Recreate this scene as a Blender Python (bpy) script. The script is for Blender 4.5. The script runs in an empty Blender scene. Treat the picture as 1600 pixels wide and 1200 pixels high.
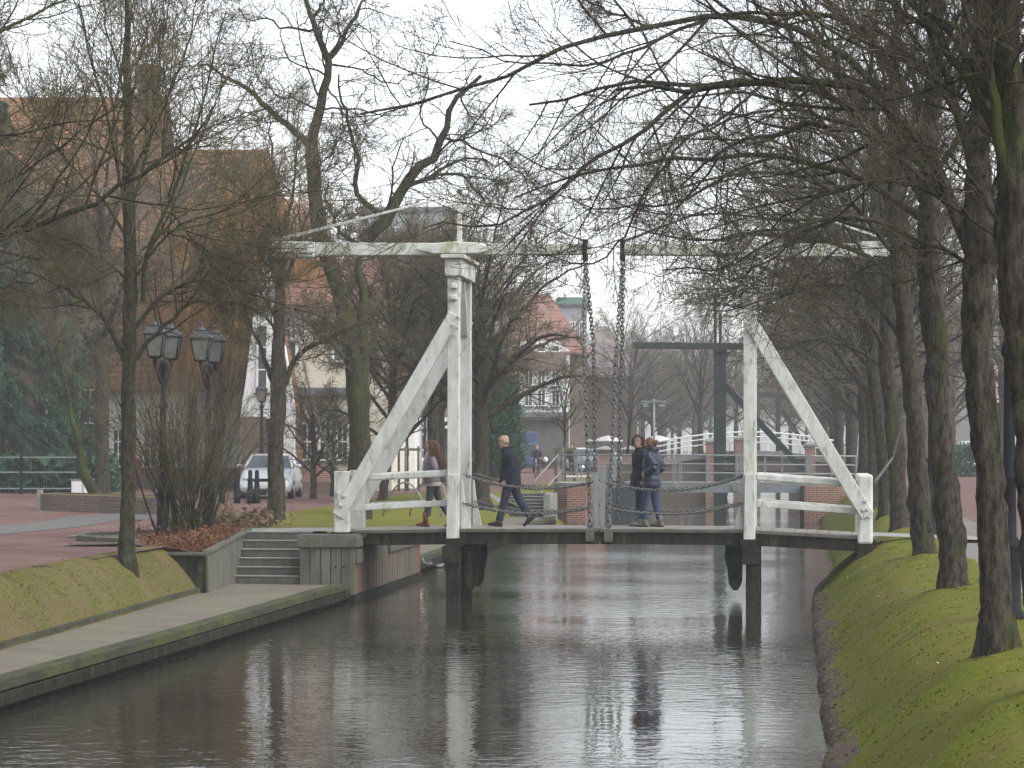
import bpy, bmesh, math, random
import numpy as np
from mathutils import Vector, Matrix
random.seed(7)
RNG = np.random.default_rng(11)
R = math.radians
SC = bpy.context.scene
COL = SC.collection

# ------------------------------------------------------------------ camera, world, sun, exposure
F = 4200.0; HY = 692.0; CAMZ = 3.03
cd = bpy.data.cameras.new('camera'); cam = bpy.data.objects.new('camera', cd); COL.objects.link(cam)
cam.location = (0, 0, CAMZ); cam.rotation_euler = (R(90), 0, 0)
cd.sensor_width = 36.0; cd.lens = F / 1600 * 36.0; cd.shift_y = (HY - 600) / 1600
cd.clip_start = 0.5; cd.clip_end = 3000
SC.camera = cam
SUN_EL, SUN_AZ = 48.0, 122.0
wd = bpy.data.worlds.new('World'); SC.world = wd; wd.use_nodes = True
nt = wd.node_tree; bg = nt.nodes['Background']
sky = nt.nodes.new('ShaderNodeTexSky'); sky.sky_type = 'NISHITA'; sky.sun_disc = False
sky.sun_elevation = R(SUN_EL); sky.sun_rotation = R(SUN_AZ); sky.dust_density = 2.0; sky.air_density = 1.0; sky.ozone_density = 1.0
hs = nt.nodes.new('ShaderNodeHueSaturation'); hs.inputs['Saturation'].default_value = 0.26
nt.links.new(sky.outputs[0], hs.inputs['Color'])
# soft structure of the cloud cover
ctx = nt.nodes.new('ShaderNodeTexCoord'); cmp_ = nt.nodes.new('ShaderNodeMapping'); cmp_.inputs['Scale'].default_value = (3.0, 3.0, 9.0)
cnz = nt.nodes.new('ShaderNodeTexNoise'); cnz.inputs['Scale'].default_value = 2.2; cnz.inputs['Detail'].default_value = 5
crm = nt.nodes.new('ShaderNodeMapRange'); crm.inputs['From Min'].default_value = 0.3; crm.inputs['From Max'].default_value = 0.7; crm.inputs['To Min'].default_value = 0.86; crm.inputs['To Max'].default_value = 1.08
cmx = nt.nodes.new('ShaderNodeMix'); cmx.data_type = 'RGBA'; cmx.blend_type = 'MULTIPLY'; cmx.inputs['Factor'].default_value = 1.0
nt.links.new(ctx.outputs['Generated'], cmp_.inputs['Vector']); nt.links.new(cmp_.outputs[0], cnz.inputs['Vector']); nt.links.new(cnz.outputs['Fac'], crm.inputs['Value'])
nt.links.new(hs.outputs[0], cmx.inputs['A']); nt.links.new(crm.outputs[0], cmx.inputs['B']); nt.links.new(cmx.outputs['Result'], bg.inputs['Color'])
bg.inputs['Strength'].default_value = 0.12
sd = bpy.data.lights.new('sun', 'SUN'); sd.energy = 1.0; sd.angle = R(60); sd.color = (1.0, 0.985, 0.96)
sun = bpy.data.objects.new('sun', sd); COL.objects.link(sun)
# weak light through thick cloud, high ahead of the viewer
_sdir = Vector((math.sin(R(SUN_AZ)) * math.cos(R(SUN_EL)), math.cos(R(SUN_AZ)) * math.cos(R(SUN_EL)), math.sin(R(SUN_EL))))
sun.rotation_euler = _sdir.to_track_quat('Z', 'Y').to_euler()
sun.location = (0, 0, 60)
SC.view_settings.view_transform = 'Standard'; SC.view_settings.look = 'None'
SC.view_settings.gamma = 1.0; SC.view_settings.use_curve_mapping = False
SC.view_settings.exposure = 1.55
SC.cycles.max_bounces = 6; SC.cycles.diffuse_bounces = 2; SC.cycles.glossy_bounces = 3
SC.cycles.transparent_max_bounces = 8; SC.cycles.volume_bounces = 1
SC.cycles.caustics_reflective = False; SC.cycles.caustics_refractive = False

# ------------------------------------------------------------------ coordinates
# s runs along the canal away from the viewer, t to the right across it, z up from the water
TH = math.atan(440 / 4200); CN, SN = math.cos(TH), math.sin(TH)
def W(s, t, z): return Vector((t * CN + s * SN, s * CN - t * SN, z))
def T_(px, s):
    k = (px - 800) / F
    return s * (k * CN - SN) / (CN + k * SN)
def B(px, py, s, ds=0.0):
    """point seen at px,py lying on the plane s = const"""
    t = T_(px, s); Y = s * CN - t * SN
    return W(s, t, CAMZ - (py - HY) * Y / F)
def P(px, py, Y): return Vector(((px - 800) / F * Y, Y, CAMZ - (py - HY) * Y / F))
def G(px, py, z):
    Y = (CAMZ - z) * F / (py - HY)
    return Vector(((px - 800) / F * Y, Y, z))
def ST(v): return (v.x * SN + v.y * CN, v.x * CN - v.y * SN)
RZ = -TH      # rotation of anything square to the canal

# ------------------------------------------------------------------ materials
MATS = {}
def mat(name, c1, c2=None, scale=4.0, rough=0.75, bump=0.0, bscale=None, spec=0.3, metal=0.0, stretch=(1, 1, 1), c3=None, s3=1.0, lo=0.38, hi=0.62, lo3=0.55, hi3=0.7, detail=5.0, coat=0.0):
    if name in MATS: return MATS[name]
    m = bpy.data.materials.new(name); m.use_nodes = True; MATS[name] = m
    n = m.node_tree; L = n.links.new; b = n.nodes['Principled BSDF']
    b.inputs['Roughness'].default_value = rough; b.inputs['Metallic'].default_value = metal
    b.inputs['Specular IOR Level'].default_value = spec
    if coat: b.inputs['Coat Weight'].default_value = coat; b.inputs['Coat Roughness'].default_value = 0.08
    b.inputs['Base Color'].default_value = (*c1, 1)
    if c2 is not None or bump:
        g = n.nodes.new('ShaderNodeNewGeometry'); mp = n.nodes.new('ShaderNodeMapping'); mp.inputs['Scale'].default_value = stretch
        L(g.outputs['Position'], mp.inputs['Vector'])
    def ramp(sc, lo, hi, det=detail):
        t = n.nodes.new('ShaderNodeTexNoise'); t.inputs['Scale'].default_value = sc; t.inputs['Detail'].default_value = det
        t.inputs['Roughness'].default_value = 0.62
        L(mp.outputs[0], t.inputs['Vector'])
        r = n.nodes.new('ShaderNodeMapRange'); r.inputs['From Min'].default_value = lo; r.inputs['From Max'].default_value = hi
        L(t.outputs['Fac'], r.inputs['Value']); return t, r.outputs[0]
    if c2 is not None:
        _, f = ramp(scale, lo, hi)
        mx = n.nodes.new('ShaderNodeMix'); mx.data_type = 'RGBA'
        mx.inputs['A'].default_value = (*c1, 1); mx.inputs['B'].default_value = (*c2, 1)
        L(f, mx.inputs['Factor']); out = mx.outputs['Result']
        if c3 is not None:
            _, f3 = ramp(s3, lo3, hi3)
            m3 = n.nodes.new('ShaderNodeMix'); m3.data_type = 'RGBA'; m3.inputs['B'].default_value = (*c3, 1)
            L(out, m3.inputs['A']); L(f3, m3.inputs['Factor']); out = m3.outputs['Result']
        L(out, b.inputs['Base Color'])
    if bump:
        t, f = ramp(bscale or scale * 2, 0.2, 0.8)
        bp = n.nodes.new('ShaderNodeBump'); bp.inputs['Strength'].default_value = min(1.0, bump); bp.inputs['Distance'].default_value = 0.03 * max(1.0, bump)
        L(t.outputs['Fac'], bp.inputs['Height']); L(bp.outputs[0], b.inputs['Normal'])
    return m
def brick_mat(name, c1, c2, cm, bw=0.22, bh=0.065, mortar=0.012, flat=False, rough=0.85, dirt=(0.1, 0.1, 0.08), dirt_amt=0.5, tilt=None):
    if name in MATS: return MATS[name]
    m = bpy.data.materials.new(name); m.use_nodes = True; MATS[name] = m
    n = m.node_tree; L = n.links.new; b = n.nodes['Principled BSDF']; b.inputs['Roughness'].default_value = rough
    b.inputs['Specular IOR Level'].default_value = 0.12 if flat else 0.25
    g = n.nodes.new('ShaderNodeNewGeometry'); sp = n.nodes.new('ShaderNodeSeparateXYZ'); cb = n.nodes.new('ShaderNodeCombineXYZ')
    L(g.outputs['Position'], sp.inputs[0])
    if flat:
        L(sp.outputs['X'], cb.inputs['X']); L(sp.outputs['Y'], cb.inputs['Y'])
    else:
        ad = n.nodes.new('ShaderNodeMath'); ad.operation = 'ADD'
        L(sp.outputs['X'], ad.inputs[0]); L(sp.outputs['Y'], ad.inputs[1]); L(ad.outputs[0], cb.inputs['X']); L(sp.outputs['Z'], cb.inputs['Y'])
    bt = n.nodes.new('ShaderNodeTexBrick'); bt.inputs['Scale'].default_value = 1.0
    bt.inputs['Brick Width'].default_value = bw; bt.inputs['Row Height'].default_value = bh; bt.inputs['Mortar Size'].default_value = mortar
    bt.inputs['Color1'].default_value = (*c1, 1); bt.inputs['Color2'].default_value = (*c2, 1); bt.inputs['Mortar'].default_value = (*cm, 1)
    L(cb.outputs[0], bt.inputs['Vector'])
    nz = n.nodes.new('ShaderNodeTexNoise'); nz.inputs['Scale'].default_value = 0.9; nz.inputs['Detail'].default_value = 6; nz.inputs['Roughness'].default_value = 0.65
    L(g.outputs['Position'], nz.inputs['Vector'])
    r = n.nodes.new('ShaderNodeMapRange'); r.inputs['From Min'].default_value = 0.42; r.inputs['From Max'].default_value = 0.72; r.inputs['To Max'].default_value = dirt_amt
    L(nz.outputs['Fac'], r.inputs['Value'])
    mx = n.nodes.new('ShaderNodeMix'); mx.data_type = 'RGBA'; mx.inputs['B'].default_value = (*dirt, 1)
    L(bt.outputs['Color'], mx.inputs['A']); L(r.outputs[0], mx.inputs['Factor']); L(mx.outputs['Result'], b.inputs['Base Color'])
    bp = n.nodes.new('ShaderNodeBump'); bp.inputs['Strength'].default_value = 0.5; bp.inputs['Distance'].default_value = 0.01
    inv = n.nodes.new('ShaderNodeMath'); inv.operation = 'SUBTRACT'; inv.inputs[0].default_value = 1.0
    L(bt.outputs['Fac'], inv.inputs[1]); L(inv.outputs[0], bp.inputs['Height']); L(bp.outputs[0], b.inputs['Normal'])
    return m
def glass_mat(name, c=(0.03, 0.035, 0.04), rough=0.05):
    m = mat(name, c, rough=rough, spec=0.6); return m
M_white = mat('weathered white paint', (0.53, 0.54, 0.515), (0.40, 0.41, 0.375), 5.0, rough=0.6, bump=0.35, bscale=25, c3=(0.18, 0.18, 0.12), s3=6.0, lo3=0.57, hi3=0.72, detail=9, stretch=(1, 1, 0.35))
M_beam = mat('mossy white paint', (0.50, 0.51, 0.47), (0.39, 0.41, 0.35), 4.0, rough=0.65, bump=0.3, bscale=22, c3=(0.17, 0.20, 0.07), s3=3.5, lo3=0.52, hi3=0.72, stretch=(1, 1, 0.7))
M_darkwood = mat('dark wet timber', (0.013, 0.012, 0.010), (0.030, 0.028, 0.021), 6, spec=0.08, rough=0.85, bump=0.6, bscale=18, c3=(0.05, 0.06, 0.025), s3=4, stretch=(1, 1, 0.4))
M_plank = mat('grey weathered planks', (0.125, 0.12, 0.10), (0.075, 0.075, 0.057), 5, rough=0.85, bump=0.6, bscale=14, c3=(0.10, 0.12, 0.05), s3=2.2, stretch=(1, 1, 0.18))
M_plankrust = mat('rust stained planks', (0.125, 0.113, 0.09), (0.072, 0.068, 0.05), 4, rough=0.85, bump=0.6, bscale=14, c3=(0.14, 0.06, 0.03), s3=1.3, lo3=0.52, hi3=0.64, stretch=(1, 1, 0.25))
M_conc = mat('mossy concrete', (0.105, 0.103, 0.087), (0.072, 0.073, 0.057), 4, rough=0.9, bump=0.5, bscale=20, c3=(0.07, 0.085, 0.03), s3=2.5)
M_lightconc = mat('pale concrete', (0.24, 0.235, 0.22), (0.18, 0.178, 0.165), 3, rough=0.9, bump=0.3, bscale=20)
M_chain = mat('galvanised chain', (0.16, 0.165, 0.16), (0.09, 0.09, 0.085), 20, rough=0.5, metal=0.6)
M_steel = mat('grey blue steel', (0.20, 0.225, 0.235), (0.16, 0.18, 0.19), 6, rough=0.5, spec=0.4)
M_iron = mat('black iron paint', (0.009, 0.010, 0.013), (0.016, 0.018, 0.021), 9, rough=0.75, spec=0.12, bump=0.2)
M_bolt = mat('painted bolt', (0.5, 0.51, 0.49), (0.3, 0.28, 0.24), 30, rough=0.6)
M_bark = mat('mossy bark', (0.021, 0.018, 0.014), (0.068, 0.058, 0.045), 20, rough=0.95, bump=2.0, bscale=22, c3=(0.050, 0.064, 0.016), s3=3.4, lo3=0.54, hi3=0.68, stretch=(1, 1, 0.3), spec=0.1)
M_barkg = mat('green algae bark', (0.022, 0.020, 0.013), (0.054, 0.050, 0.030), 17, rough=0.95, bump=1.6, bscale=20, c3=(0.050, 0.066, 0.016), s3=1.5, lo3=0.5, hi3=0.66, stretch=(1, 1, 0.4), spec=0.1)
M_twig = mat('bare twigs', (0.055, 0.047, 0.036), (0.080, 0.071, 0.046), 2.0, rough=0.9, spec=0.1)
M_twigg = mat('olive twigs', (0.120, 0.100, 0.055), (0.085, 0.074, 0.045), 1.2, rough=0.9, spec=0.1)
M_gold = mat('golden willow twigs', (0.40, 0.20, 0.045), (0.27, 0.14, 0.04), 0.8, rough=0.85, spec=0.1)
M_redstem = mat('red brown shrub', (0.16, 0.055, 0.035), (0.12, 0.075, 0.04), 5, rough=0.9, spec=0.1)
M_grass = mat('winter grass', (0.060, 0.084, 0.006), (0.150, 0.156, 0.018), 16.0, rough=0.95, bump=1.0, bscale=40, c3=(0.135, 0.105, 0.034), s3=0.9, lo3=0.42, hi3=0.72, lo=0.3, hi=0.7, detail=9.0, spec=0.1)
M_blade = mat('grass blades', (0.085, 0.115, 0.008), (0.168, 0.172, 0.020), 25, rough=0.9, spec=0.1, c3=(0.14, 0.118, 0.05), s3=0.9, lo3=0.42, hi3=0.72)
M_soil = mat('dark soil', (0.06, 0.048, 0.035), (0.09, 0.06, 0.04), 6, rough=0.95, bump=0.8)
M_pave = mat('grey paving', (0.12, 0.11, 0.102), (0.155, 0.148, 0.14), 3.0, rough=0.85, bump=0.4, bscale=12, c3=(0.08, 0.083, 0.043), s3=0.8)
M_street = brick_mat('red brick street', (0.150, 0.066, 0.056), (0.115, 0.058, 0.050), (0.07, 0.055, 0.05), 0.21, 0.105, 0.008, flat=True, dirt=(0.15, 0.12, 0.105), dirt_amt=0.9)
M_tow = brick_mat('towpath bricks', (0.175, 0.142, 0.122), (0.125, 0.108, 0.092), (0.07, 0.07, 0.05), 0.21, 0.105, 0.01, flat=True, dirt=(0.155, 0.165, 0.105), dirt_amt=0.75)
M_cob = mat('grey cobbles', (0.125, 0.122, 0.115), (0.07, 0.067, 0.062), 7.0, rough=0.85, bump=1.0, bscale=7.0)
M_brick = brick_mat('red brick', (0.27, 0.115, 0.075), (0.21, 0.085, 0.06), (0.30, 0.26, 0.22), 0.26, 0.085, 0.014, dirt=(0.12, 0.09, 0.07))
M_brickbrown = brick_mat('brown brick', (0.155, 0.10, 0.075), (0.12, 0.08, 0.062), (0.16, 0.14, 0.12), 0.26, 0.085, 0.014, dirt=(0.09, 0.08, 0.055), dirt_amt=0.7)
M_tile = brick_mat('brown roof tiles', (0.23, 0.11, 0.050), (0.175, 0.085, 0.045), (0.06, 0.035, 0.022), 0.34, 0.26, 0.03, dirt=(0.16, 0.10, 0.04), dirt_amt=0.8)
M_tilered = brick_mat('red roof tiles', (0.25, 0.125, 0.095), (0.20, 0.105, 0.085), (0.10, 0.06, 0.045), 0.34, 0.28, 0.03, dirt=(0.17, 0.11, 0.09), dirt_amt=0.7)
M_slate = mat('grey slate', (0.13, 0.14, 0.15), (0.10, 0.105, 0.11), 1.0, rough=0.7)
M_cream = mat('cream render', (0.56, 0.53, 0.43), (0.50, 0.47, 0.38), 1.2, rough=0.85)
M_render = mat('white render', (0.66, 0.66, 0.64), (0.58, 0.58, 0.56), 1.0, rough=0.85)
M_frame = mat('white window frame', (0.7, 0.7, 0.69), rough=0.5)
M_pane = glass_mat('window pane', (0.05, 0.06, 0.065))
M_lampglass = mat('frosted lamp glass', (0.17, 0.175, 0.165), (0.12, 0.125, 0.118), 6, rough=0.25, spec=0.5)
M_silver = mat('silver car paint', (0.60, 0.62, 0.64), rough=0.3, metal=0.2, spec=0.5, coat=0.6)
M_dkcar = mat('dark silver car paint', (0.20, 0.215, 0.225), rough=0.3, metal=0.4, spec=0.5, coat=0.6)
M_whitecar = mat('white car paint', (0.62, 0.63, 0.63), rough=0.35, spec=0.5, coat=0.5)
M_bluetarp = mat('blue tarpaulin', (0.045, 0.075, 0.16), (0.035, 0.06, 0.12), 1.5, rough=0.6)
M_carglass = glass_mat('car glass', (0.055, 0.075, 0.08), 0.06)
M_black = mat('black rubber', (0.018, 0.018, 0.019), rough=0.8)
M_rim = mat('alloy rim', (0.35, 0.36, 0.37), rough=0.35, metal=0.7)
M_headl = mat('headlight glass', (0.55, 0.57, 0.58), rough=0.12, spec=0.7)
M_plate = mat('plate white', (0.6, 0.6, 0.56), rough=0.5)
M_ever = mat('dark evergreen', (0.022, 0.060, 0.028), (0.045, 0.105, 0.052), 1.2, rough=0.85, spec=0.15)
M_everb = mat('blue evergreen', (0.040, 0.088, 0.056), (0.014, 0.034, 0.022), 1.5, rough=0.85, spec=0.15)
M_skin = mat('skin', (0.38, 0.245, 0.19), (0.33, 0.205, 0.16), 30, rough=0.6)
M_edge = mat('dark mossy edging timber', (0.058, 0.055, 0.042), (0.035, 0.036, 0.025), 5, rough=0.9, bump=0.8, bscale=16, c3=(0.065, 0.08, 0.022), s3=2.0, lo3=0.45, hi3=0.65, spec=0.12, stretch=(1, 0.4, 1))
M_straw = mat('straw coloured turf', (0.060, 0.066, 0.012), (0.145, 0.128, 0.042), 16.0, rough=0.95, bump=1.0, bscale=40, c3=(0.13, 0.10, 0.05), s3=1.1, lo3=0.42, hi3=0.68, detail=9.0, spec=0.1)
M_strawb = mat('straw coloured blades', (0.085, 0.092, 0.016), (0.17, 0.15, 0.05), 25, rough=0.9, spec=0.1, c3=(0.15, 0.12, 0.06), s3=1.1, lo3=0.42, hi3=0.68)
# ------------------------------------------------------------------ object helpers
def tag(o, label=None, cat=None, group=None, kind=None):
    if label: o['label'] = label
    if cat: o['category'] = cat
    if group: o['group'] = group
    if kind: o['kind'] = kind
    return o
def empty(name, loc=(0, 0, 0), label=None, cat=None, group=None, rz=0.0):
    o = bpy.data.objects.new(name, None); COL.objects.link(o)
    o.location = loc; o.rotation_euler = (0, 0, rz); o.empty_display_size = 0.2
    return tag(o, label, cat, group)
def link_mesh(name, me, parent=None, world=True):
    o = bpy.data.objects.new(name, me); COL.objects.link(o)
    if parent is not None:
        o.parent = parent
        if world: o.matrix_parent_inverse = full_matrix(parent).inverted()
    return o
def local_matrix(o):
    return Matrix.Translation(o.location) @ o.rotation_euler.to_matrix().to_4x4() @ Matrix.Diagonal((*o.scale, 1))
def full_matrix(o):
    m = local_matrix(o)
    if o.parent is not None: m = full_matrix(o.parent) @ o.matrix_parent_inverse @ m
    return m
def copy_tree(o, parent=None):
    c = o.copy(); COL.objects.link(c)
    if parent is not None: c.parent = parent
    for ch in o.children: copy_tree(ch, c)
    return c

class MB:
    """collects shapes into ONE mesh"""
    def __init__(s): s.v = []; s.f = []; s.m = []; s.sm = []
    def add(s, verts, faces, mi=0, smooth=False):
        o = len(s.v); s.v.extend([tuple(v) for v in verts])
        for f in faces: s.f.append(tuple(i + o for i in f)); s.m.append(mi); s.sm.append(smooth)
        return s
    def box(s, c, size, rz=0.0, mi=0, M=None):
        hx, hy, hz = size[0] / 2, size[1] / 2, size[2] / 2
        vs = [Vector((x, y, z)) for z in (-hz, hz) for y in (-hy, hy) for x in (-hx, hx)]
        m = M if M is not None else Matrix.Rotation(rz, 4, 'Z')
        c = Vector(c); vs = [m @ v + c for v in vs]
        return s.add(vs, [(0, 2, 3, 1), (4, 5, 7, 6), (0, 1, 5, 4), (2, 6, 7, 3), (0, 4, 6, 2), (1, 3, 7, 5)], mi)
    def beam(s, a, b, w, h, side=None, mi=0, w2=None, h2=None):
        """box from a to b; w measured along `side`, h square to it"""
        a, b = Vector(a), Vector(b); d = (b - a).normalized()
        sd = Vector(side) if side is not None else Vector((SN, CN, 0))
        sd = (sd - d * sd.dot(d)).normalized(); up = sd.cross(d).normalized()
        w2 = w2 or w; h2 = h2 or h; vs = []
        for p, ww, hh in ((a, w, h), (b, w2, h2)):
            for q in (-1, 1):
                for r in (-1, 1): vs.append(p + sd * (q * ww / 2) + up * (r * hh / 2))
        return s.add(vs, [(0, 1, 3, 2), (4, 6, 7, 5), (0, 4, 5, 1), (2, 3, 7, 6), (0, 2, 6, 4), (1, 5, 7, 3)], mi)
    def tube(s, pts, rad, n=8, mi=0, cap=True, smooth=True):
        pts = np.array([tuple(p) for p in pts], float); k = len(pts)
        rad = np.full(k, rad) if np.isscalar(rad) else np.array(rad, float)
        V, Q = tube_arrays(pts[None], rad[None], n)
        s.add(V.tolist(), Q.tolist(), mi, smooth)
        if cap:
            o = len(s.v) - k * n
            s.f.append(tuple(o + i for i in range(n))[::-1]); s.m.append(mi); s.sm.append(False)
            s.f.append(tuple(o + (k - 1) * n + i for i in range(n))); s.m.append(mi); s.sm.append(False)
        return s
    def lathe(s, prof, c=(0, 0, 0), n=14, mi=0, M=None, smooth=True):
        c = Vector(c); vs = []
        for r, z in prof:
            for i in range(n):
                a = 2 * math.pi * i / n; v = Vector((r * math.cos(a), r * math.sin(a), z))
                vs.append((M @ v if M is not None else v) + c)
        fs = [(j * n + i, j * n + (i + 1) % n, (j + 1) * n + (i + 1) % n, (j + 1) * n + i) for j in range(len(prof) - 1) for i in range(n)]
        fs.append(tuple(range(n))[::-1]); fs.append(tuple((len(prof) - 1) * n + i for i in range(n)))
        return s.add(vs, fs, mi, smooth)
    def loft(s, rings, n=16, mi=0, smooth=True):
        """rings: list of (centre, u axis vector, v axis vector)"""
        vs = []
        for c, u, v in rings:
            c, u, v = Vector(c), Vector(u), Vector(v)
            for i in range(n):
                a = 2 * math.pi * i / n; vs.append(c + u * math.cos(a) + v * math.sin(a))
        k = len(rings)
        fs = [(j * n + i, j * n + (i + 1) % n, (j + 1) * n + (i + 1) % n, (j + 1) * n + i) for j in range(k - 1) for i in range(n)]
        fs.append(tuple(range(n))[::-1]); fs.append(tuple((k - 1) * n + i for i in range(n)))
        return s.add(vs, fs, mi, smooth)
    def ball(s, c, r, n=10, mi=0):
        r = (r, r, r) if np.isscalar(r) else r; c = Vector(c); prof = []
        rings = []
        for j in range(n // 2 + 1):
            a = -math.pi / 2 + math.pi * j / (n // 2); cr = max(math.cos(a), 0.02)
            rings.append((c + Vector((0, 0, r[2] * math.sin(a))), (r[0] * cr, 0, 0), (0, r[1] * cr, 0)))
        return s.loft(rings, n, mi)
    def prism(s, poly, d, mi=0):
        """poly: 3D points of a planar outline, pushed along vector d"""
        n = len(poly); d = Vector(d); vs = [Vector(p) for p in poly] + [Vector(p) + d for p in poly]
        fs = [tuple(range(n))[::-1], tuple(range(n, 2 * n))] + [(i, (i + 1) % n, n + (i + 1) % n, n + i) for i in range(n)]
        return s.add(vs, fs, mi)
    def torus(s, c, R1, r, M, n=10, k=6, sx=1.0, mi=0):
        vs = []; c = Vector(c)
        for i in range(n):
            a = 2 * math.pi * i / n
            for j in range(k):
                b = 2 * math.pi * j / k; q = R1 + r * math.cos(b)
                v = Vector((q * math.cos(a) * sx + (0 if sx == 1 else 0), q * math.sin(a), r * math.sin(b)))
                vs.append(M @ v + c)
        fs = [(i * k + j, ((i + 1) % n) * k + j, ((i + 1) % n) * k + (j + 1) % k, i * k + (j + 1) % k) for i in range(n) for j in range(k)]
        return s.add(vs, fs, mi, True)
    def build(s, name, m, parent=None, world=True, bevel=0.0, label=None, remesh=0.0, smoothit=0):
        me = bpy.data.meshes.new(name); me.from_pydata(s.v, [], s.f)
        for mm in (m if isinstance(m, (list, tuple)) else [m]): me.materials.append(mm)
        me.polygons.foreach_set('material_index', s.m); me.polygons.foreach_set('use_smooth', s.sm); me.update()
        bm = bmesh.new(); bm.from_mesh(me); bmesh.ops.recalc_face_normals(bm, faces=bm.faces); bm.to_mesh(me); bm.free()
        o = link_mesh(name, me, parent, world)
        if bevel:
            b = o.modifiers.new('bevel', 'BEVEL'); b.width = bevel; b.segments = 2; b.limit_method = 'ANGLE'
        if remesh:
            r = o.modifiers.new('remesh', 'REMESH'); r.mode = 'VOXEL'; r.voxel_size = remesh; r.use_smooth_shade = True
            if smoothit: q = o.modifiers.new('smooth', 'SMOOTH'); q.iterations = smoothit; q.factor = 0.5
        if label: o['label'] = label
        return o

def tube_arrays(Pt, Rd, n):
    """Pt (m,k,3), Rd (m,k) -> verts, quads of m tubes"""
    m, k, _ = Pt.shape
    tan = np.gradient(Pt, axis=1); tan /= np.linalg.norm(tan, axis=2, keepdims=True) + 1e-9
    mean = tan.mean(axis=1); ref = np.where(np.abs(mean[:, 2:3]) > 0.8, np.array([[1.0, 0.13, 0.0]]), np.array([[0.0, 0.13, 1.0]]))
    ref = np.repeat(ref[:, None], k, 1)
    u = np.cross(tan, ref); u /= np.linalg.norm(u, axis=2, keepdims=True) + 1e-9
    v = np.cross(tan, u)
    a = np.arange(n) * 2 * np.pi / n
    V = Pt[:, :, None] + Rd[:, :, None, None] * (u[:, :, None] * np.cos(a)[None, None, :, None] + v[:, :, None] * np.sin(a)[None, None, :, None])
    idx = np.arange(m * k * n).reshape(m, k, n)
    q = np.stack([idx[:, :-1], np.roll(idx, -1, 2)[:, :-1], np.roll(idx, -1, 2)[:, 1:], idx[:, 1:]], -1).reshape(-1, 4)
    return V.reshape(-1, 3), q

def np_mesh(name, verts, quads, mats, mi=None, smooth=True):
    me = bpy.data.meshes.new(name); nv, nq = len(verts), len(quads); d = quads.shape[1]
    me.vertices.add(nv); me.vertices.foreach_set('co', np.ascontiguousarray(verts, np.float32).ravel())
    me.loops.add(nq * d); me.loops.foreach_set('vertex_index', np.ascontiguousarray(quads, np.int32).ravel())
    me.polygons.add(nq); me.polygons.foreach_set('loop_start', np.arange(0, nq * d, d, dtype=np.int32))
    me.polygons.foreach_set('loop_total', np.full(nq, d, np.int32))
    if mi is not None: me.polygons.foreach_set('material_index', np.ascontiguousarray(mi, np.int32))
    me.polygons.foreach_set('use_smooth', np.full(nq, smooth))
    for m in mats: me.materials.append(m)
    me.update(calc_edges=True); me.validate()
    return me

# ------------------------------------------------------------------ bare trees
def resample(pts, k, jit=0.0, rng=RNG):
    p = np.array([tuple(q) for q in pts], float); d = np.r_[0, np.cumsum(np.linalg.norm(np.diff(p, axis=0), axis=1))]
    t = np.linspace(0, d[-1], k); out = np.stack([np.interp(t, d, p[:, i]) for i in range(3)], 1)
    for _ in range(1): out[1:-1] = 0.25 * out[:-2] + 0.5 * out[1:-1] + 0.25 * out[2:]
    if jit: out[1:] += rng.normal(0, jit, (k - 1, 3)) * np.linspace(0.3, 1, k - 1)[:, None]
    return out
def kids(Pt, Rd, per, t0, t1, ang, ratio, k, wig, up, rs=0.6, rtip=0.003, rng=RNG, lmin=0.25, lmax=9, rmax=0.05):
    m, kk, _ = Pt.shape; N = m * per; pi = np.repeat(np.arange(m), per)
    t = t0 + (t1 - t0) * ((np.tile(np.arange(per), m) + rng.random(N)) / per)
    f = t * (kk - 1); i = np.minimum(f.astype(int), kk - 2); w = (f - i)[:, None]
    pos = Pt[pi, i] * (1 - w) + Pt[pi, i + 1] * w
    tan = Pt[pi, i + 1] - Pt[pi, i]; tan /= np.linalg.norm(tan, axis=1, keepdims=True) + 1e-9
    rad = Rd[pi, i] * (1 - w[:, 0]) + Rd[pi, i + 1] * w[:, 0]
    plen = np.linalg.norm(np.diff(Pt, axis=1), axis=2).sum(1)[pi]
    q = rng.normal(size=(N, 3)); perp = np.cross(tan, q); perp /= np.linalg.norm(perp, axis=1, keepdims=True) + 1e-9
    a = rng.uniform(ang[0], ang[1], N)[:, None]
    d = np.cos(a) * tan + np.sin(a) * perp
    ln = np.clip(ratio * plen * (1.1 - 0.6 * t) * rng.uniform(0.6, 1.3, N), lmin, lmax)
    out = np.empty((N, k, 3)); out[:, 0] = pos
    for j in range(1, k):
        d = d + rng.normal(0, wig, (N, 3)); d[:, 2] += up * (1.0 if np.isscalar(up) else 1.0)
        d /= np.linalg.norm(d, axis=1, keepdims=True); out[:, j] = out[:, j - 1] + d * (ln / (k - 1))[:, None]
    r0 = np.minimum(np.minimum(rad * rs, rmax), 0.012 * ln + 0.003)
    rd = r0[:, None] * np.linspace(1, 0.35, k)[None]; rd = np.maximum(rd, rtip)
    return out, rd
def bundle(levels):
    """levels: list of (P,R,sides,matindex) -> verts, quads, mi"""
    Vs, Qs, Ms, o = [], [], [], 0
    for Pt, Rd, n, mi in levels:
        V, Q = tube_arrays(Pt, Rd, n); Vs.append(V); Qs.append(Q + o); Ms.append(np.full(len(Q), mi)); o += len(V)
    return np.concatenate(Vs), np.concatenate(Qs), np.concatenate(Ms)
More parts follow.
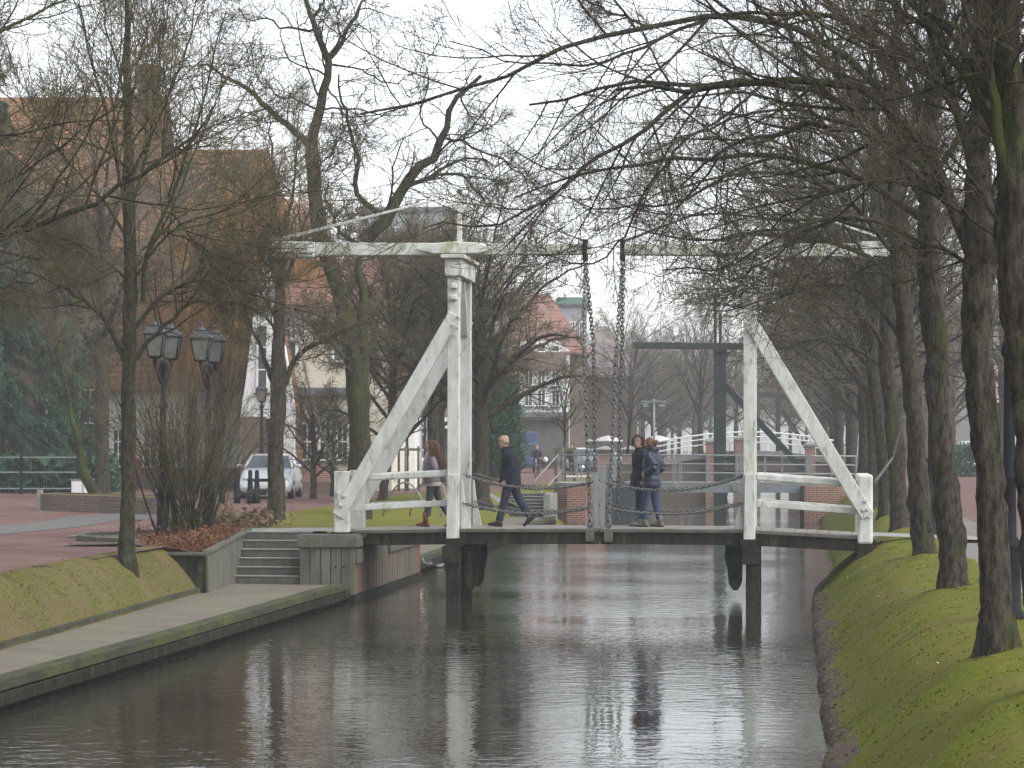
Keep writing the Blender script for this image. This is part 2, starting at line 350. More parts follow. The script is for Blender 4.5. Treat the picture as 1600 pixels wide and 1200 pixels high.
def trunk_arrays(pts, rads, k=40, n=16, knob=0.10, rng=RNG, knobs=(), flare=0.45):
    p = resample(pts, k, 0.0); wv = rng.normal(0, 0.026, (k, 3)); wv = np.stack([np.convolve(wv[:, i], np.ones(9) / 4.5, 'same') for i in range(3)], 1) * np.minimum(1, np.arange(k) / 5)[:, None]; p = p + wv * [1, 1, 0]; rr = np.interp(np.linspace(0, 1, k), np.linspace(0, 1, len(rads)), rads)
    ln = np.linalg.norm(np.diff(p, axis=0), axis=1).sum(); h = np.linspace(0, ln, k)
    rr = rr * (1 + flare * np.exp(-np.maximum(h - 0.2, 0) / 0.22) + 0.05 * np.sin(h * 3.1 + rng.random() * 6))
    V, Q = tube_arrays(p[None], rr[None], n); V = V.reshape(k, n, 3)
    a = np.arange(n) * 2 * np.pi / n; ph = rng.random(4) * 6.28
    off = knob * (np.sin(3 * a[None] + ph[0] + h[:, None] * 0.7) * 0.35 + np.sin(5 * a[None] + ph[1] - h[:, None] * 1.9) * 0.25 + rng.normal(0, 0.42, (k, n)))
    off += 0.25 * np.exp(-h / 0.25)[:, None] * np.sin(4 * a[None] + ph[2])
    for kh, ka, ks in knobs:
        da = np.angle(np.exp(1j * (a - ka)))
        off += ks * np.exp(-((h[:, None] - kh) / 0.16) ** 2 - (da[None] / 0.75) ** 2)
    c = p[:, None]; V = c + (V - c) * (1 + off[..., None]); return V.reshape(-1, 3), Q
def bare_tree(name, trunk_pts, trunk_r, limbs, label, cat='tree', group=None, seed=1, dens=(8, 7, 6), bark=None, twig=None,
              wig=(0.10, 0.14, 0.18), up=(0.04, 0.02, 0.0), ratio=(0.42, 0.42, 0.45), knobs=(), limb_r=None, rtip=0.004, jit=0.03, kseg=(8, 6, 5), flare=0.45, knob=0.10, lmax=4.0):
    """limbs: list of polylines (first point on the trunk); grows branches and twigs from them"""
    rng = np.random.default_rng(seed); bark = bark or M_bark; twig = twig or M_twig
    base = Vector(trunk_pts[0]); e = empty(name, base, label, cat, group)
    V, Q = trunk_arrays([Vector(trunk_pts[0]) - Vector((0, 0, 0.22))] + list(trunk_pts), [trunk_r[0]] + list(trunk_r), k=56, n=18, rng=rng, knobs=[(a + 0.22, b_, c) for a, b_, c in knobs], flare=flare, knob=knob)
    tm = np_mesh('trunk', V - np.array(base), Q, [bark]); link_mesh('trunk', tm, e, world=False)
    L = []; Rr = []
    for j, l in enumerate(limbs):
        r0 = (limb_r[j] if limb_r and limb_r[j] else trunk_r[-1] * 0.55)
        L.append(resample(l, 14, jit, rng)); Rr.append(np.linspace(r0, max(0.25 * r0, 0.008), 14))
    L = np.array(L); Rr = np.array(Rr)
    P1, R1 = kids(L, Rr, dens[0], 0.15, 1.0, (0.5, 1.15), ratio[0], kseg[0], wig[0], up[0], rng=rng, rtip=rtip * 1.5, lmax=lmax)
    P2, R2 = kids(P1, R1, dens[1], 0.15, 1.0, (0.5, 1.1), ratio[1], kseg[1], wig[1], up[1], rng=rng, rtip=rtip, lmax=lmax * 0.6)
    lv = [(L, Rr, 8, 0), (P1, R1, 5, 0), (P2, R2, 4, 1)]
    if dens[2]:
        P3, R3 = kids(P2, R2, dens[2], 0.2, 1.0, (0.5, 1.1), ratio[2], kseg[2], wig[2], up[2], rng=rng, rtip=rtip * 0.8, lmin=0.22, lmax=lmax * 0.35)
        lv.append((P3, R3, 3, 1))
    V, Q, mi = bundle(lv)
    cm = np_mesh('crown', V - np.array(base), Q, [bark, twig], mi); link_mesh('crown', cm, e, world=False)
    return e
def auto_limbs(base, h0, h1, nl, spread, height, rng, droop=0.0, azi=None):
    """fan of arching limbs for a tree whose shape is not traced"""
    out = []
    for i in range(nl):
        u = i / max(1, nl - 1); z0 = h0 + (h1 - h0) * u; az = i * 2.4 + rng.uniform(-0.4, 0.4) if azi is None else azi + rng.uniform(-0.9, 0.9)
        L = spread * rng.uniform(0.8, 1.15) * (1.0 - 0.45 * u); rise = (height - z0) * rng.uniform(0.35, 0.95) * (0.45 + 0.55 * u)
        pts = []
        for q in np.linspace(0, 1, 7):
            r = L * (q ** 0.85); z = z0 + rise * (1 - (1 - q) ** 1.6) - droop * q ** 3 * (1 - u)
            pts.append(base + Vector((r * math.cos(az), r * math.sin(az), z)))
        out.append(pts)
    return out
def gen_tree(name, base, height, label, r=0.15, h0=2.6, nl=16, spread=4.2, seed=1, lean=(0, 0), **kw):
    rng = np.random.default_rng(seed); base = Vector(base)
    tp = [base, base + Vector((lean[0] * 0.3, lean[1] * 0.3, h0 * 0.6)), base + Vector((lean[0], lean[1], h0 + 1.2)), base + Vector((lean[0] * 1.2, lean[1] * 1.2, height * 0.62))]
    lim = auto_limbs(base + Vector((lean[0], lean[1], 0)), h0, height * 0.6, nl, spread, height, rng, droop=kw.pop('droop', 0.6))
    return bare_tree(name, tp, [r, r * 0.95, r * 0.85, r * 0.35], lim, label, seed=seed, limb_r=[r * (0.5 - 0.25 * i / nl) for i in range(nl)], **kw)
# ------------------------------------------------------------------ the setting: water, streets, banks
from mathutils import noise as mnoise
def fbm(x, y, sc=1.0): return mnoise.fractal(Vector((x * sc, y * sc, 3.7)), 1.0, 2.0, 4)
def sheet(name, m, svals, prof, rough=0.0, nsc=1.5, mats=None, kind='structure', parent=None):
    """prof(s) -> list of (t, z); swept along s"""
    vs = []; n = None
    for s in svals:
        pr = prof(s); n = len(pr)
        for j, (t, z) in enumerate(pr):
            zz = z + (rough * fbm(s, t, nsc) if rough and 0 < j < n - 1 else 0.0); vs.append(W(s, t, zz))
    q = [(i * n + j, i * n + j + 1, (i + 1) * n + j + 1, (i + 1) * n + j) for i in range(len(svals) - 1) for j in range(n - 1)]
    o = link_mesh(name, np_mesh(name, np.array([tuple(v) for v in vs]), np.array(q), [m], smooth=True), parent)
    if kind: o['kind'] = kind
    return o
def lin(a, b, st): 
    n = max(1, int(round((b - a) / st))); return [a + (b - a) * i / n for i in range(n + 1)]

# water: dark, slightly rippled, reflecting
mw = bpy.data.materials.new('canal water'); mw.use_nodes = True
n = mw.node_tree; L = n.links.new; b = n.nodes['Principled BSDF']
b.inputs['Base Color'].default_value = (0.028, 0.026, 0.020, 1); b.inputs['Roughness'].default_value = 0.035; b.inputs['IOR'].default_value = 1.33
b.inputs['Specular IOR Level'].default_value = 0.5
g = n.nodes.new('ShaderNodeNewGeometry'); mp = n.nodes.new('ShaderNodeMapping'); mp.inputs['Scale'].default_value = (0.75, 1.0, 1); mp.inputs['Rotation'].default_value = (0, 0, 0.25)
L(g.outputs['Position'], mp.inputs['Vector'])
n1 = n.nodes.new('ShaderNodeTexNoise'); n1.inputs['Scale'].default_value = 4.2; n1.inputs['Detail'].default_value = 3; n1.inputs['Roughness'].default_value = 0.55
n2 = n.nodes.new('ShaderNodeTexNoise'); n2.inputs['Scale'].default_value = 0.16; n2.inputs['Detail'].default_value = 3
L(mp.outputs[0], n1.inputs['Vector']); L(mp.outputs[0], n2.inputs['Vector'])
r2 = n.nodes.new('ShaderNodeMapRange'); r2.inputs['From Min'].default_value = 0.35; r2.inputs['From Max'].default_value = 0.65; r2.inputs['To Min'].default_value = 0.3; r2.inputs['To Max'].default_value = 1.5
L(n2.outputs['Fac'], r2.inputs['Value'])
mu = n.nodes.new('ShaderNodeMath'); mu.operation = 'MULTIPLY'; L(n1.outputs['Fac'], mu.inputs[0]); L(r2.outputs[0], mu.inputs[1])
bp = n.nodes.new('ShaderNodeBump'); bp.inputs['Strength'].default_value = 1.0; bp.inputs['Distance'].default_value = 0.0105
L(mu.outputs[0], bp.inputs['Height']); L(bp.outputs[0], b.inputs['Normal'])
sheet('water', mw, lin(-15, 620, 15), lambda s: [(-13.5, 0), (7, 0)])

# left street (red brick) and the right one
sheet('street', M_street, lin(-20, 620, 20), lambda s: [(-170, 1.15), (-60, 1.15), (-11.3, 1.15)])
sheet('street', M_street, lin(-20, 620, 20), lambda s: [(2.9, 1.13), (60, 1.13), (170, 1.13)])
sheet('pavement', M_pave, lin(-20, 300, 10), lambda s: [(2.75, 1.136), (4.3, 1.136)])
sheet('ground', M_soil, [-20, 620], lambda s: [(-600, 1.0), (-165, 1.0)]); sheet('ground', M_soil, [-20, 620], lambda s: [(165, 1.0), (600, 1.0)])

# --- left bank, near: towpath below a grass slope
def dL(s): return -0.027 * (s - 48.0) if s < 60 else 0.0
def dE(s): return 0.0195 * (s - 48.0) if s < 60 else 0.0
def slopeL(s):
    d = dL(s) - (0.42 if s < 60 else 0.0)
    return [(t + d, z) for t, z in ((-11.35, 1.145), (-11.2, 1.165), (-11.05, 1.15), (-10.85, 1.06), (-10.62, 0.86), (-10.42, 0.62), (-10.3, 0.44), (-10.22, 0.36), (-10.2, 0.3))]
def in_planter(s): return s
sheet('grass_bank', M_straw, lin(-6, 50.2, 0.35), slopeL, 0.018, 1.8)
sheet('towpath', M_tow, lin(-6, 50.75, 1), lambda s: [(-10.64 + dL(s), 0.33), (-9.4, 0.32), (-8.6 + dE(s), 0.32)])
sheet('towpath', M_tow, lin(61, 98, 2), lambda s: [(-10.22, 0.33), (-8.8, 0.32)])
sheet('grass_bank', M_grass, lin(61, 97, 0.6), slopeL, 0.05, 1.8)
sheet('grass_bank', M_grass, lin(98, 420, 4), lambda s: [(-11.3, 1.15), (-11.1, 1.16), (-10.2, 0.8), (-9.2, 0.35), (-8.4, -0.1)], 0.08)
sheet('grass', M_grass, lin(54.6, 100, 0.8), lambda s: [(-13.3 - 0.02 * (s - 54.6), 1.152), (-12.9, 1.20), (-12.2, 1.22), (-11.3, 1.17), (-11.15, 1.16)], 0.04, 1.6)
sheet('grass', M_grass, lin(54.6, 61, 0.6), lambda s: [(-11.3, 1.18), (-10.6, 1.27), (-9.5, 1.29), (-8.55, 1.27), (-8.4, 1.2)], 0.03, 1.6)
sheet('path', M_lightconc, lin(52.35, 54.7, 0.6), lambda s: [(-14.5, 1.16), (-12, 1.24), (-10, 1.285), (-8.4, 1.29)])
# edging timbers of the towpath
def edging(s0, s1, name='towpath_edge', label='long mossy timber edging between the near towpath and the water'):
    e = empty(name, W(s0, -8.75, 0.3), label, 'edging')
    m = MB(); s = s0; sd = W(0, 1, 0) - W(0, 0, 0); ed = lambda q, o, z: W(q, -8.60 + o + (dE(q) if s1 < 60 else -0.18), z)
    while s < s1 - 0.2:
        q = min(s + 4.2, s1); h = RNG.uniform(-0.008, 0.008); m.beam(ed(s + 0.012, 0, 0.30 + h), ed(q, 0, 0.30 + h), 0.26, 0.13, side=sd); s = q
    m.build('beam', M_edge, e, bevel=0.012)
    m = MB(); m.beam(ed(s0, -0.05, -0.05), ed(s1, -0.05, -0.05), 0.10, 0.56, side=sd); m.build('sheet_pile', M_darkwood, e)
    m = MB(); m.beam(ed(s0, 0.095, 0.145), ed(s1, 0.095, 0.145), 0.09, 0.15, side=sd); m.build('fender_board', M_darkwood, e, bevel=0.01)
edging(-6, 50.65)
edging(61, 98, 'towpath_edge', 'timber edging of the farther towpath seen under the white bridge')
m = MB()
s = -6.0
while s < 47.4:
    m.beam(W(s, -10.67 + dL(s), 0.37), W(s + 0.98, -10.67 + dL(s + 1), 0.37), 0.07, 0.12, side=W(0, 1, 0) - W(0, 0, 0)); s += 1.0
tag(m.build('kerb', M_edge, bevel=0.008), 'row of low kerb stones between grass slope and near towpath', 'kerb')

# --- right bank
TREES_R = [(20.4, 1.78), (24.4, 1.83), (34.3, 2.0), (44.8, 2.17), (58.4, 2.27), (66.5, 2.3)]
def bankR(s):
    e = 0.36 + 0.10 * fbm(s, 0.3, 0.45) + 0.05 * fbm(s, 2.3, 2.3) if s < 53.6 else 1.02 + 0.08 * fbm(s, 0.3, 0.5)
    k = 0 if s < 53.6 else 0.62
    pr = [(e - 0.10, -0.35), (e - 0.03, -0.02), (e, 0.13), (0.62 + k + (e - 0.36 - k) * 0.5, 0.32), (0.86 + k, 0.55), (1.15 + k * .9, 0.80), (1.45 + k * .8, 0.98), (1.75 + k * .6, 1.08), (2.1 + k * .3, 1.13), (2.5, 1.15), (2.75, 1.14), (2.95, 1.09)]
    out = []
    for t, z in pr:
        for (ts, tt) in TREES_R: z += 0.10 * math.exp(-((s - ts) / 0.8) ** 2 - ((t - tt) / 0.55) ** 2) if z > 0.3 else 0
        if z > 0.2: z += 0.07 * fbm(s, t, 0.55) + 0.02 * fbm(s, t, 2.1)
        out.append((t, z))
    return out
def dens_prof(f, mul=3):
    def g(s):
        p = f(s); out = []
        for (a, b_) in zip(p[:-1], p[1:]):
            for i in range(mul): u = i / mul; out.append((a[0] + (b_[0] - a[0]) * u, a[1] + (b_[1] - a[1]) * u))
        return out + [p[-1]]
    return g
bank_o = sheet('grass_bank', M_grass, lin(8, 53.55, 0.2), dens_prof(bankR), 0.025, 3.5)
bank_o.data.materials.append(M_soil)
for p_ in bank_o.data.polygons:
    c_ = p_.center
    if c_.z < 0.27 + 0.16 * fbm(c_.x, c_.y, 1.3): p_.material_index = 1
sheet('grass_bank', M_grass, lin(53.65, 112, 0.7), bankR, 0.03, 1.5)
sheet('grass_bank', M_grass, lin(112, 420, 4), lambda s: [(0.9, -0.2), (1.0, 0.2), (1.7, 0.85), (2.3, 1.14), (3.1, 1.14)], 0.06)
m = MB(); pr = bankR(53.5)
poly = [W(53.62, t, z + 0.02) for t, z in pr[2:8]] + [W(53.62, pr[7][0], -0.4), W(53.62, pr[2][0], -0.4)]
m.prism(poly, W(0.14, 0, 0) - W(0, 0, 0)); tag(m.build('retaining_board', M_darkwood), 'dark retaining board closing the right grass bank beneath the bridge', 'board')
sheet('path', M_lightconc, lin(51.55, 53.6, 0.5), lambda s: [(1.35, 1.27), (2.4, 1.235), (3.3, 1.20), (4.6, 1.15)])
# short turf blades
def blades(name, n, srange, prof, tlo, thi, h=(0.02, 0.05), seed=3, m_=None):
    rng = np.random.default_rng(seed); V = []
    ss = rng.uniform(*srange, n); tt = rng.uniform(tlo, thi, n); hh = rng.uniform(*h, n)
    cache = {}
    for s, t, q in zip(ss, tt, hh):
        key = round(s * 4)
        if key not in cache:
            p = prof(key / 4); cache[key] = (np.array([a for a, _ in p]), np.array([c for _, c in p]))
        ts, zs = cache[key]; z = np.interp(t, ts, zs) - 0.012
        if z < 0.16: continue
        w = W(s, t, z); a = rng.uniform(0, 6.28); lx, ly = rng.normal(0, 0.5 * q, 2); bw = 0.007
        V += [(w.x - bw * math.cos(a), w.y - bw * math.sin(a), w.z), (w.x + bw * math.cos(a), w.y + bw * math.sin(a), w.z), (w.x + lx, w.y + ly, w.z + q)]
    V = np.array(V); me = np_mesh(name, V, np.arange(len(V)).reshape(-1, 3), [m_ or M_blade], smooth=True)
    nn = rng.normal(0, 0.25, (len(V) // 3, 3)); nn[:, 2] = 1; nn /= np.linalg.norm(nn, axis=1, keepdims=True); me.normals_split_custom_set(np.repeat(nn, 3, 0).tolist())
    o = link_mesh(name, me); o['kind'] = 'stuff'; return o
def specks(name, n, srange, prof, tlo, thi, m_, seed, label, sz=(0.012, 0.03)):
    rng = np.random.default_rng(seed); V = []
    for _ in range(n):
        s = rng.uniform(*srange); t = rng.uniform(tlo, thi); p = prof(s); z = np.interp(t, [a for a, _ in p], [c for _, c in p])
        if z < 0.2: continue
        w = W(s, t, z + 0.02); a = rng.uniform(0, 6.28); q = rng.uniform(*sz); h_ = rng.uniform(0, 0.012)
        V += [(w.x - q * math.cos(a), w.y - q * math.sin(a), w.z), (w.x + q * math.sin(a) * .6, w.y - q * math.cos(a) * .6, w.z + h_), (w.x + q * math.cos(a), w.y + q * math.sin(a), w.z + h_), (w.x - q * math.sin(a) * .6, w.y + q * math.cos(a) * .6, w.z)]
    o = link_mesh(name, np_mesh(name, np.array(V), np.arange(len(V)).reshape(-1, 4), [m_], smooth=False)); return tag(o, label, 'leaves', kind='stuff')
M_dead = mat('dead leaves', (0.12, 0.085, 0.045), (0.07, 0.05, 0.03), 3)
tag(blades('grass', 90000, (14, 53.4), bankR, 0.45, 2.85, (0.006, 0.018)), 'short mossy winter turf on the right canal bank', 'grass')
tag(blades('grass', 40000, (30, 50), slopeL, -11.75, -10.4, (0.008, 0.024), seed=5, m_=M_strawb), 'short turf on the grass slope beside the left towpath', 'grass')
specks('fallen_leaves', 700, (18, 53), bankR, 0.5, 2.9, M_dead, 5, 'scattered dead leaves lying on the right grass bank'); specks('fallen_leaves', 260, (30, 50), slopeL, -11.7, -10.5, M_dead, 6, 'scattered dead leaves on the left grass slope')
specks('daisies', 60, (20, 50), bankR, 0.8, 2.9, mat('petal white', (.6, .6, .58)), 7, 'few tiny white flowers in the turf of the right bank', (.008, .014))
# fallen brown leaves gathered at the waterline of the near right bank
rng = np.random.default_rng(8); V = []
for i in range(900):
    s = rng.uniform(18, 53); e = bankR(s)[2][0]; t = e + abs(rng.normal(0, 0.10)); z = 0.15 + (t - e) * 0.9 + 0.015
    w = W(s, t, z); a = rng.uniform(0, 6.28); q = rng.uniform(0.02, 0.05); up = rng.uniform(0, 0.02)
    V += [(w.x, w.y, w.z), (w.x + q * math.cos(a), w.y + q * math.sin(a), w.z + up), (w.x + q * math.cos(a + 0.9), w.y + q * math.sin(a + 0.9), w.z + up * 0.4)]
V = np.array(V); o = link_mesh('leaf_litter', np_mesh('leaf_litter', V, np.arange(len(V)).reshape(-1, 3), [mat('dead reed leaves', (0.085, 0.065, 0.038), (0.05, 0.04, 0.025), 3)], smooth=False))
tag(o, 'brown leaf litter along the waterline of the right bank', 'leaves', kind='stuff')

rng = np.random.default_rng(12); V = []
for i in range(70):
    s = rng.uniform(24, 60); t = rng.uniform(-7.8, 0.0); w = W(s, t, 0.006); a = rng.uniform(0, 6.28); q = rng.uniform(0.012, 0.03)
    V += [(w.x + q * math.cos(a + k * 1.57) * (1 if k % 2 else .6), w.y + q * math.sin(a + k * 1.57) * (1 if k % 2 else .6), w.z) for k in range(4)]
V = np.array(V); o = link_mesh('floating_leaves', np_mesh('floating_leaves', V, np.arange(len(V)).reshape(-1, 4), [mat('pale floating leaf', (.42, .40, .34), (.16, .12, .07), 2)], smooth=False)); tag(o, 'small pale leaves and scraps floating on the canal', 'leaves', kind='stuff')
# --- timber quay under the left bridge end
q = empty('timber_quay', W(50.7, -8.78, 0), 'grey planked timber quay carrying the left end of the white bridge', 'quay')
tdir = W(0, 1, 0) - W(0, 0, 0); sdir = W(1, 0, 0) - W(0, 0, 0)
m = MB(); n_ = 5; t0, t1 = -9.40, -8.385; bw = (t1 - t0) / n_
for i in range(n_): m.box(W(50.72 + RNG.uniform(-0.008, 0.008), t0 + bw * (i + 0.5), 0.56), (bw - 0.014, 0.07, 1.16), RZ)
m.build('front_planks', M_plank, q, bevel=0.006)
m = MB(); m.box(W(50.70, -8.88, -0.2), (1.04, 0.075, 0.62), RZ); m.box(W(55.3, -8.355, -0.2), (0.078, 9.3, 0.66), RZ); m.build('wet_foot', M_darkwood, q)
m = MB(); ns = 26; sw = 9.3 / ns
for i in range(ns): m.box(W(50.68 + sw * (i + 0.5), -8.385 + RNG.uniform(-0.008, 0.008), 0.58), (0.07, sw - 0.012, 1.14), RZ)
m.build('side_planks', M_plankrust, q, bevel=0.005)
m = MB(); m.box(W(51.0, -8.88, 1.235), (1.14, 0.62, 0.075), RZ); m.box(W(50.66, -8.88, 1.13), (1.10, 0.06, 0.19), RZ); m.box(W(51.55, -8.31, 1.13), (0.07, 1.8, 0.19), RZ); m.box(W(51.9, -8.36, 1.237), (0.3, 1.1, 0.07), RZ)
m.build('cap_board', M_conc, q, bevel=0.008)
m = MB(); m.box(W(52.35, -8.325, 0.86), (0.06, 3.1, 0.26), RZ); m.build('wale_board', M_conc, q, bevel=0.006)
m = MB(); m.box(W(57.4, -8.325, 0.98), (0.06, 4.6, 0.42), RZ); m.build('wale_board', M_conc, q, bevel=0.006)
m = MB(); m.box(W(55.5, -8.95, 0.55), (0.9, 9.2, 1.30), RZ); m.build('fill', M_soil, q)
for (px, py) in ((524, 886), (537, 886)): m = MB(); m.ball(B(px, py, 50.65), 0.022, 6); m.build('bolt', M_iron, q)

# --- flight of steps from the towpath up to the bridge
st = empty('stone_steps', W(50.8, -10.05, 0.32), 'mossy grey steps rising from the near towpath beside the planked quay', 'steps')
for i in range(6):
    m = MB(); z0 = 0.32 + i * 0.160
    m.box(W(50.78 + 0.28 * i + 0.9, -10.06 - 0.006 * i, z0 + 0.075 - 0.0), (1.30, 1.8, 0.150), RZ)
    m.build('step', M_conc, st, bevel=0.012)
    m = MB(); m.box(W(50.765 + 0.28 * i + 0.16, -10.06 - 0.006 * i, z0 + 0.152), (1.31, 0.32, 0.022), RZ, 0); m.build('tread', M_lightconc, st, bevel=0.005)

# --- planter beside the steps, red brown shrubs in it
pl = empty('planter', W(49.5, -11, 0.4), 'low retaining planter of grey upright boards left of the steps', 'planter')
m = MB(); zt0, zt1 = 1.03, 1.26
nb = 24
for i in range(nb):
    u = (i + 0.5) / nb; s = 47.6 + 5.2 * u; zt = zt0 + (zt1 - zt0) * u
    m.box(W(s, -10.52 - 0.30 * u + RNG.uniform(-0.006, 0.006), zt / 2), (0.06, 5.2 / nb - 0.012, zt), RZ)
m.build('side_boards', M_plank, pl, bevel=0.004)
m = MB()
for i in range(6):
    u = (i + 0.5) / 6; t = -10.52 - 1.0 * u; m.box(W(47.58, t, 0.50), (1.0 / 6 - 0.012, 0.06, 1.0), RZ)
m.build('front_boards', M_darkwood, pl, bevel=0.004)
m = MB(); m.beam(W(47.6, -10.53, zt0 + 0.03), W(52.85, -10.83, zt1 + 0.03), 0.15, 0.06, side=tdir); m.beam(W(47.58, -10.5, 1.03), W(47.58, -11.55, 1.03), 0.13, 0.06, side=sdir)
m.build('coping', M_conc, pl, bevel=0.008)
sheet('soil', M_soil, lin(47.65, 53.0, 0.6), lambda s: [(-13.2, 1.17), (-12, 1.2), (-11, 1.10 + 0.03 * (s - 47.6)), (-10.56 - 0.06 * (s - 47.6), 1.0 + 0.045 * (s - 47.6))], 0.05, kind=None, parent=pl)
def shrub_mass(name, n, pick, h, label, m_, seed=4, lw=0.03):
    """dry twiggy ground cover: many short bent stems with leaf-size scraps"""
    rng = np.random.default_rng(seed); P0 = np.array([tuple(pick(rng)) for _ in range(n)])
    d = rng.normal(0, 0.5, (n, 3)); d[:, 2] = rng.uniform(0.5, 1.1, n); k = 5; Pt = np.empty((n, k, 3)); Pt[:, 0] = P0; ln = rng.uniform(*h, n)
    for j in range(1, k):
        d = d + rng.normal(0, 0.35, (n, 3)); d[:, 2] -= 0.12; Pt[:, j] = Pt[:, j - 1] + d / np.linalg.norm(d, axis=1, keepdims=True) * (ln / 4)[:, None]
    V, Q = tube_arrays(Pt, np.tile(np.linspace(0.005, 0.002, k), (n, 1)), 3)
    tips = Pt[:, 1:].reshape(-1, 3); tips = tips[rng.random(len(tips)) < 0.8]; u = rng.normal(0, lw, (len(tips), 3)); v = rng.normal(0, lw, (len(tips), 3))
    lv = np.stack([tips - u, tips - v, tips + u, tips + v], 1).reshape(-1, 3); lq = np.arange(len(lv)).reshape(-1, 4) + len(V)
    o = link_mesh(name, np_mesh(name, np.vstack([V, lv]), np.vstack([Q, lq]), [m_], smooth=False)); return tag(o, label, 'shrubs', kind='stuff')
def pick1(rng):
    s = rng.uniform(47.8, 53); t = -10.62 - 0.06 * (s - 47.6) - abs(rng.normal(0, 0.75)); return W(s, max(t, -13), 1.05 + 0.035 * (s - 47.6))
shrub_mass('ground_cover', 3000, pick1, (0.10, 0.26), 'red brown dry ground cover filling the planter beside the steps', M_redstem, lw=0.02)
def pick2(rng):
    c = G(345, 822, 1.2); return c + Vector((rng.normal(0, 0.55), rng.normal(0, 0.8), 0))
shrub_mass('ground_cover', 900, pick2, (0.25, 0.6), 'tangled brown bramble behind the planter near the bollards', mat('brown bramble', (0.15, 0.095, 0.05), (0.10, 0.07, 0.045), 3), seed=9)

# --- traffic island kerb, low brick planter, and other kerbs on the left street
def stone_ring(name, pts, label, w=0.16, h=0.13):
    m = MB()
    for a, b_ in zip(pts[:-1], pts[1:]): m.beam(a, b_, w, h, side=(0, 0, 1)) if False else m.box((Vector(a) + Vector(b_)) / 2 + Vector((0, 0, h / 2 - 0.02)), ((Vector(b_) - Vector(a)).length + 0.02, w, h), math.atan2(b_[1] - a[1], b_[0] - a[0]))
    return tag(m.build(name, M_conc, bevel=0.015), label, 'kerb')
isl = [G(x, y, 1.15) for x, y in ((258, 838), (200, 838.5), (150, 839.5), (128, 842), (126, 845), (150, 847), (190, 850), (205, 852))]
stone_ring('kerb', isl, 'curved kerb of a small traffic island behind the near left tree')
m = MB(); m.add(isl + [G(258, 846, 1.15)], [tuple(range(len(isl) + 1))]); o = m.build('pavement', M_cob); o['kind'] = 'structure'; o.location.z = 0.05
m = MB(); a_ = [G(x, y, 1.15) for x, y in ((-20, 824), (60, 817), (105, 808), (180, 802.5), (255, 801), (255, 811), (190, 813), (120, 824), (40, 832), (-20, 838))]
m.add([p + Vector((0, 0, 0.008)) for p in a_], [tuple(range(len(a_)))]); o = m.build('pavement', M_cob); o['kind'] = 'structure'
bx = empty('brick_planter', G(160, 802, 1.15), 'long low mossy brown brick planter across the left square', 'planter')
m = MB(); A0, A1 = G(66, 797, 1.15), G(262, 805, 1.15); dd = (A1 - A0).normalized(); bk = Vector((0.12, 2.6, 0))
for p_, q_ in ((A0, A1), (A1, A1 + bk), (A1 + bk, A0 + bk), (A0 + bk, A0)):
    c = (p_ + q_) / 2; v = q_ - p_; m.box(c + Vector((0, 0, 0.22)), (v.length, 0.22, 0.46), math.atan2(v.y, v.x))
m.build('brick_wall', M_brickbrown, bx)
m = MB(); m.add([A0 + Vector((0, 0, .42)), A1 + Vector((0, 0, .42)), A1 + bk + Vector((0, 0, .42)), A0 + bk + Vector((0, 0, .42))], [(0, 1, 2, 3)]); m.build('soil', M_grass, bx)
m = MB(); m.box(A0 + Vector((-0.06, 0, 0.27)), (0.12, 0.3, 0.60)); m.build('end_post', M_lightconc, bx)
# low grey wall behind the silver car
m = MB(); a0, a1 = G(465, 772, 1.15), G(535, 772, 1.15); m.box((a0 + a1) / 2 + Vector((0, 0, .22)), ((a1 - a0).length, .3, .46)); tag(m.build('low_wall', M_brickbrown), 'low mossy wall to the right of the parked silver car', 'wall')
# ------------------------------------------------------------------ the white double bascule bridge
S0 = 51.4; WID = 1.85; S1 = S0 + WID
tdir = (W(0, 1, 0) - W(0, 0, 0)); sdir = (W(1, 0, 0) - W(0, 0, 0)); ZU = Vector((0, 0, 1))
br = empty('bascule_bridge', W(S0, -3.6, 0), 'white wooden double drawbridge with overhead balance beams crossing the canal', 'drawbridge')
def face(a, b, w, h, **k):   # timber from a to b: w along the canal, h in the bridge plane
    return MB().beam(a, b, w, h, side=sdir, **k)
def far(p): return p + sdir * WID
def bolts(par, pts, n=sdir * -1.0, r=0.028):
    for p in pts:
        m = MB(); M = Vector((n.x, n.y, n.z)).to_track_quat('Z', 'Y').to_matrix().to_4x4()
        m.lathe([(r * 1.5, 0), (r * 1.5, 0.008), (r, 0.010), (r, 0.028), (0.6 * r, 0.032)], p, 6, M=M, smooth=False)
        m.build('bolt', M_bolt, par)
